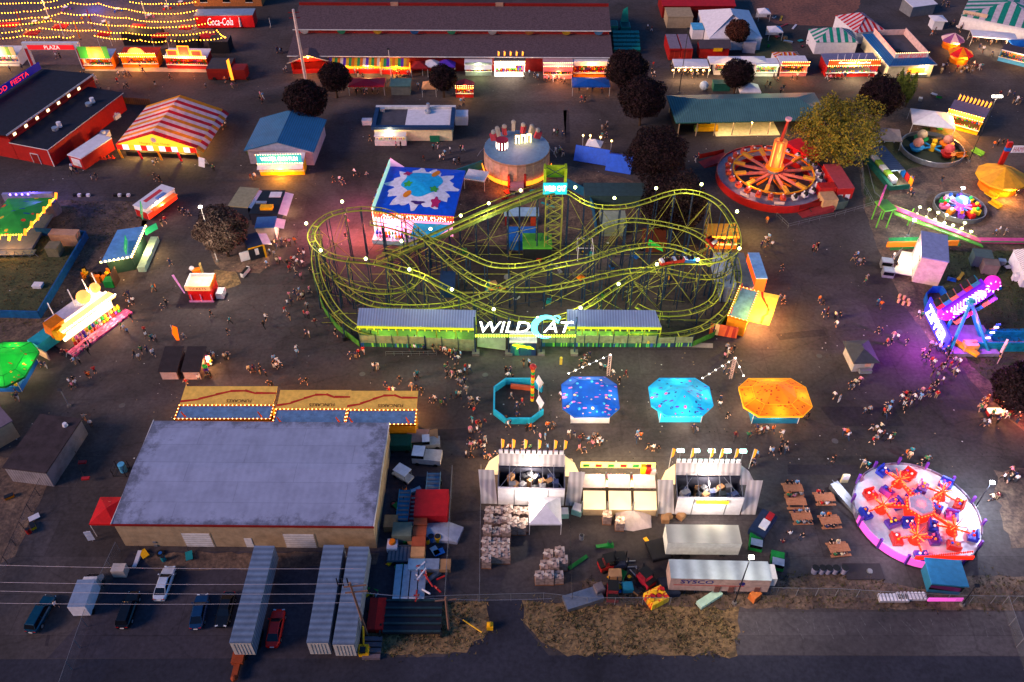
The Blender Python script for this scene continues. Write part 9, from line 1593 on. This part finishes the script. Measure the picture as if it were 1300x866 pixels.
q_=random. Random(21);pp=[tuple(map(int,s. split(',')))+(0,)for s in PX. split()]+[tuple(map(int,s. split(',')))+(1,)for s in SIT. split()[-3:]]
for(x,y,s)in list(pp):
 if q_. random()<.62 and not s:pp. append((x+q_. choice((-1,1))*q_. uniform(3,7),y+q_. uniform(-4,4),0))
SEAT={}
for i,(tx_,ty_,_)in enumerate(PT):
 c=G(tx_,ty_)
 for k in range(6 if i in(0,3)else 4 if i!=1 else 3):
  s=(-1 if k%2 else 1)if i!=1 else 1;k_=(tx_+(k-2)*.9,ty_+s*.01+k*.001,1);SEAT[k_]=(c[0]+(k//2-.9)*.8+q_. uniform(-.1,.1),c[1]+s*1.03,0 if s<0 else pi);pp. append(k_)
pp. sort(key=lambda a:-a[1]);used={};crowd=[];wts=[8,14,5,3,6,2.5,3,2,1.5,1.5,1,1.5];lw=[6,5,3,2,1,1];npp=0
for(x,y,sit)in pp:
 lm=min(LM,key=lambda l:(l[0]-x)**2+((l[1]-y)*1.25)**2)[2];u=used. setdefault(lm,set());kind='sit' if sit else q_. choice(('stand','walk','stride','hold','walk'))
 for _ in range(400):
  ti=q_. choices(range(12),wts)[0];li=q_. choices(range(6),lw)[0]
  if(ti,li)not in u:break
 if sit and 'orange-clad' in lm and(10,0)not in u and len(u)==0:ti,li=10,0
 if(x,y)in((88,453),(122,475),(456,452)):ti=3
 u. add((ti,li));p=G(x,y);rz=q_. uniform(0,6.28);rz=(0 if q_. random()<.5 else pi)if sit and x<1070 and 'picnic' in lm else rz;sc=q_. uniform(.95,1.12)*(.78 if q_. random()<.12 else 1)
 o=bpy. data. objects. new('person',PMESH[kind]);COL. objects. link(o);o. location=(p[0],p[1],0);o. rotation_euler=(0,0,rz);o. scale=(sc*1.12,sc*1.12,sc*1.06)
 if(x,y,sit)in SEAT:sx_,sy_,rz=SEAT[(x,y,sit)];o. location=(sx_,sy_,.13);o. rotation_euler=(0,0,rz)
 ms=(q_. choice(SK),TOPS[ti][1],LEGS[li][1],q_. choice(HR),SHO)
 for sl_,m in zip(o. material_slots,ms):sl_. link='OBJECT';sl_. material=m
 if npp<299:
  o['label']='person in %s top and %s %s %s, %s'%(TOPS[ti][0],LEGS[li][0],'shorts' if SHORTS. get(kind)else 'trousers',{'sit':'sitting','stand':'standing','walk':'walking','stride':'striding','hold':'holding hands forward'}[kind]if lm. split()[0]!='walking' else 'there',lm)
  if len(re. findall(r"[A-Za-z0-9][A-Za-z0-9'-]*",o['label']))>16:o['label']=o['label']. replace('holding hands forward','standing'). replace(' there,',''). replace(' standing,',''). replace(' walking,',''). replace(' sitting,',''). replace(' striding,','')
  o['category']='person';o['group']='fairgoers'
 else:crowd. append(o)
 npp+=1
if crowd:
 mb=MB()
 for o in crowd:
  mx=Matrix. LocRotScale(o. location,o. rotation_euler,o. scale);me=o. data;n0=len(mb. v);mb. v+=[tuple(mx@v_. co)for v_ in me. vertices]
  mm=[s. material for s in o. material_slots]
  for pl_ in me. polygons:mb. f. append(tuple(n0+i for i in pl_. vertices));mb. mi. append(mb. k(mm[pl_. material_index]))
  bpy. data. objects. remove(o)
 mb. build('crowd',kind='stuff',smooth=True)
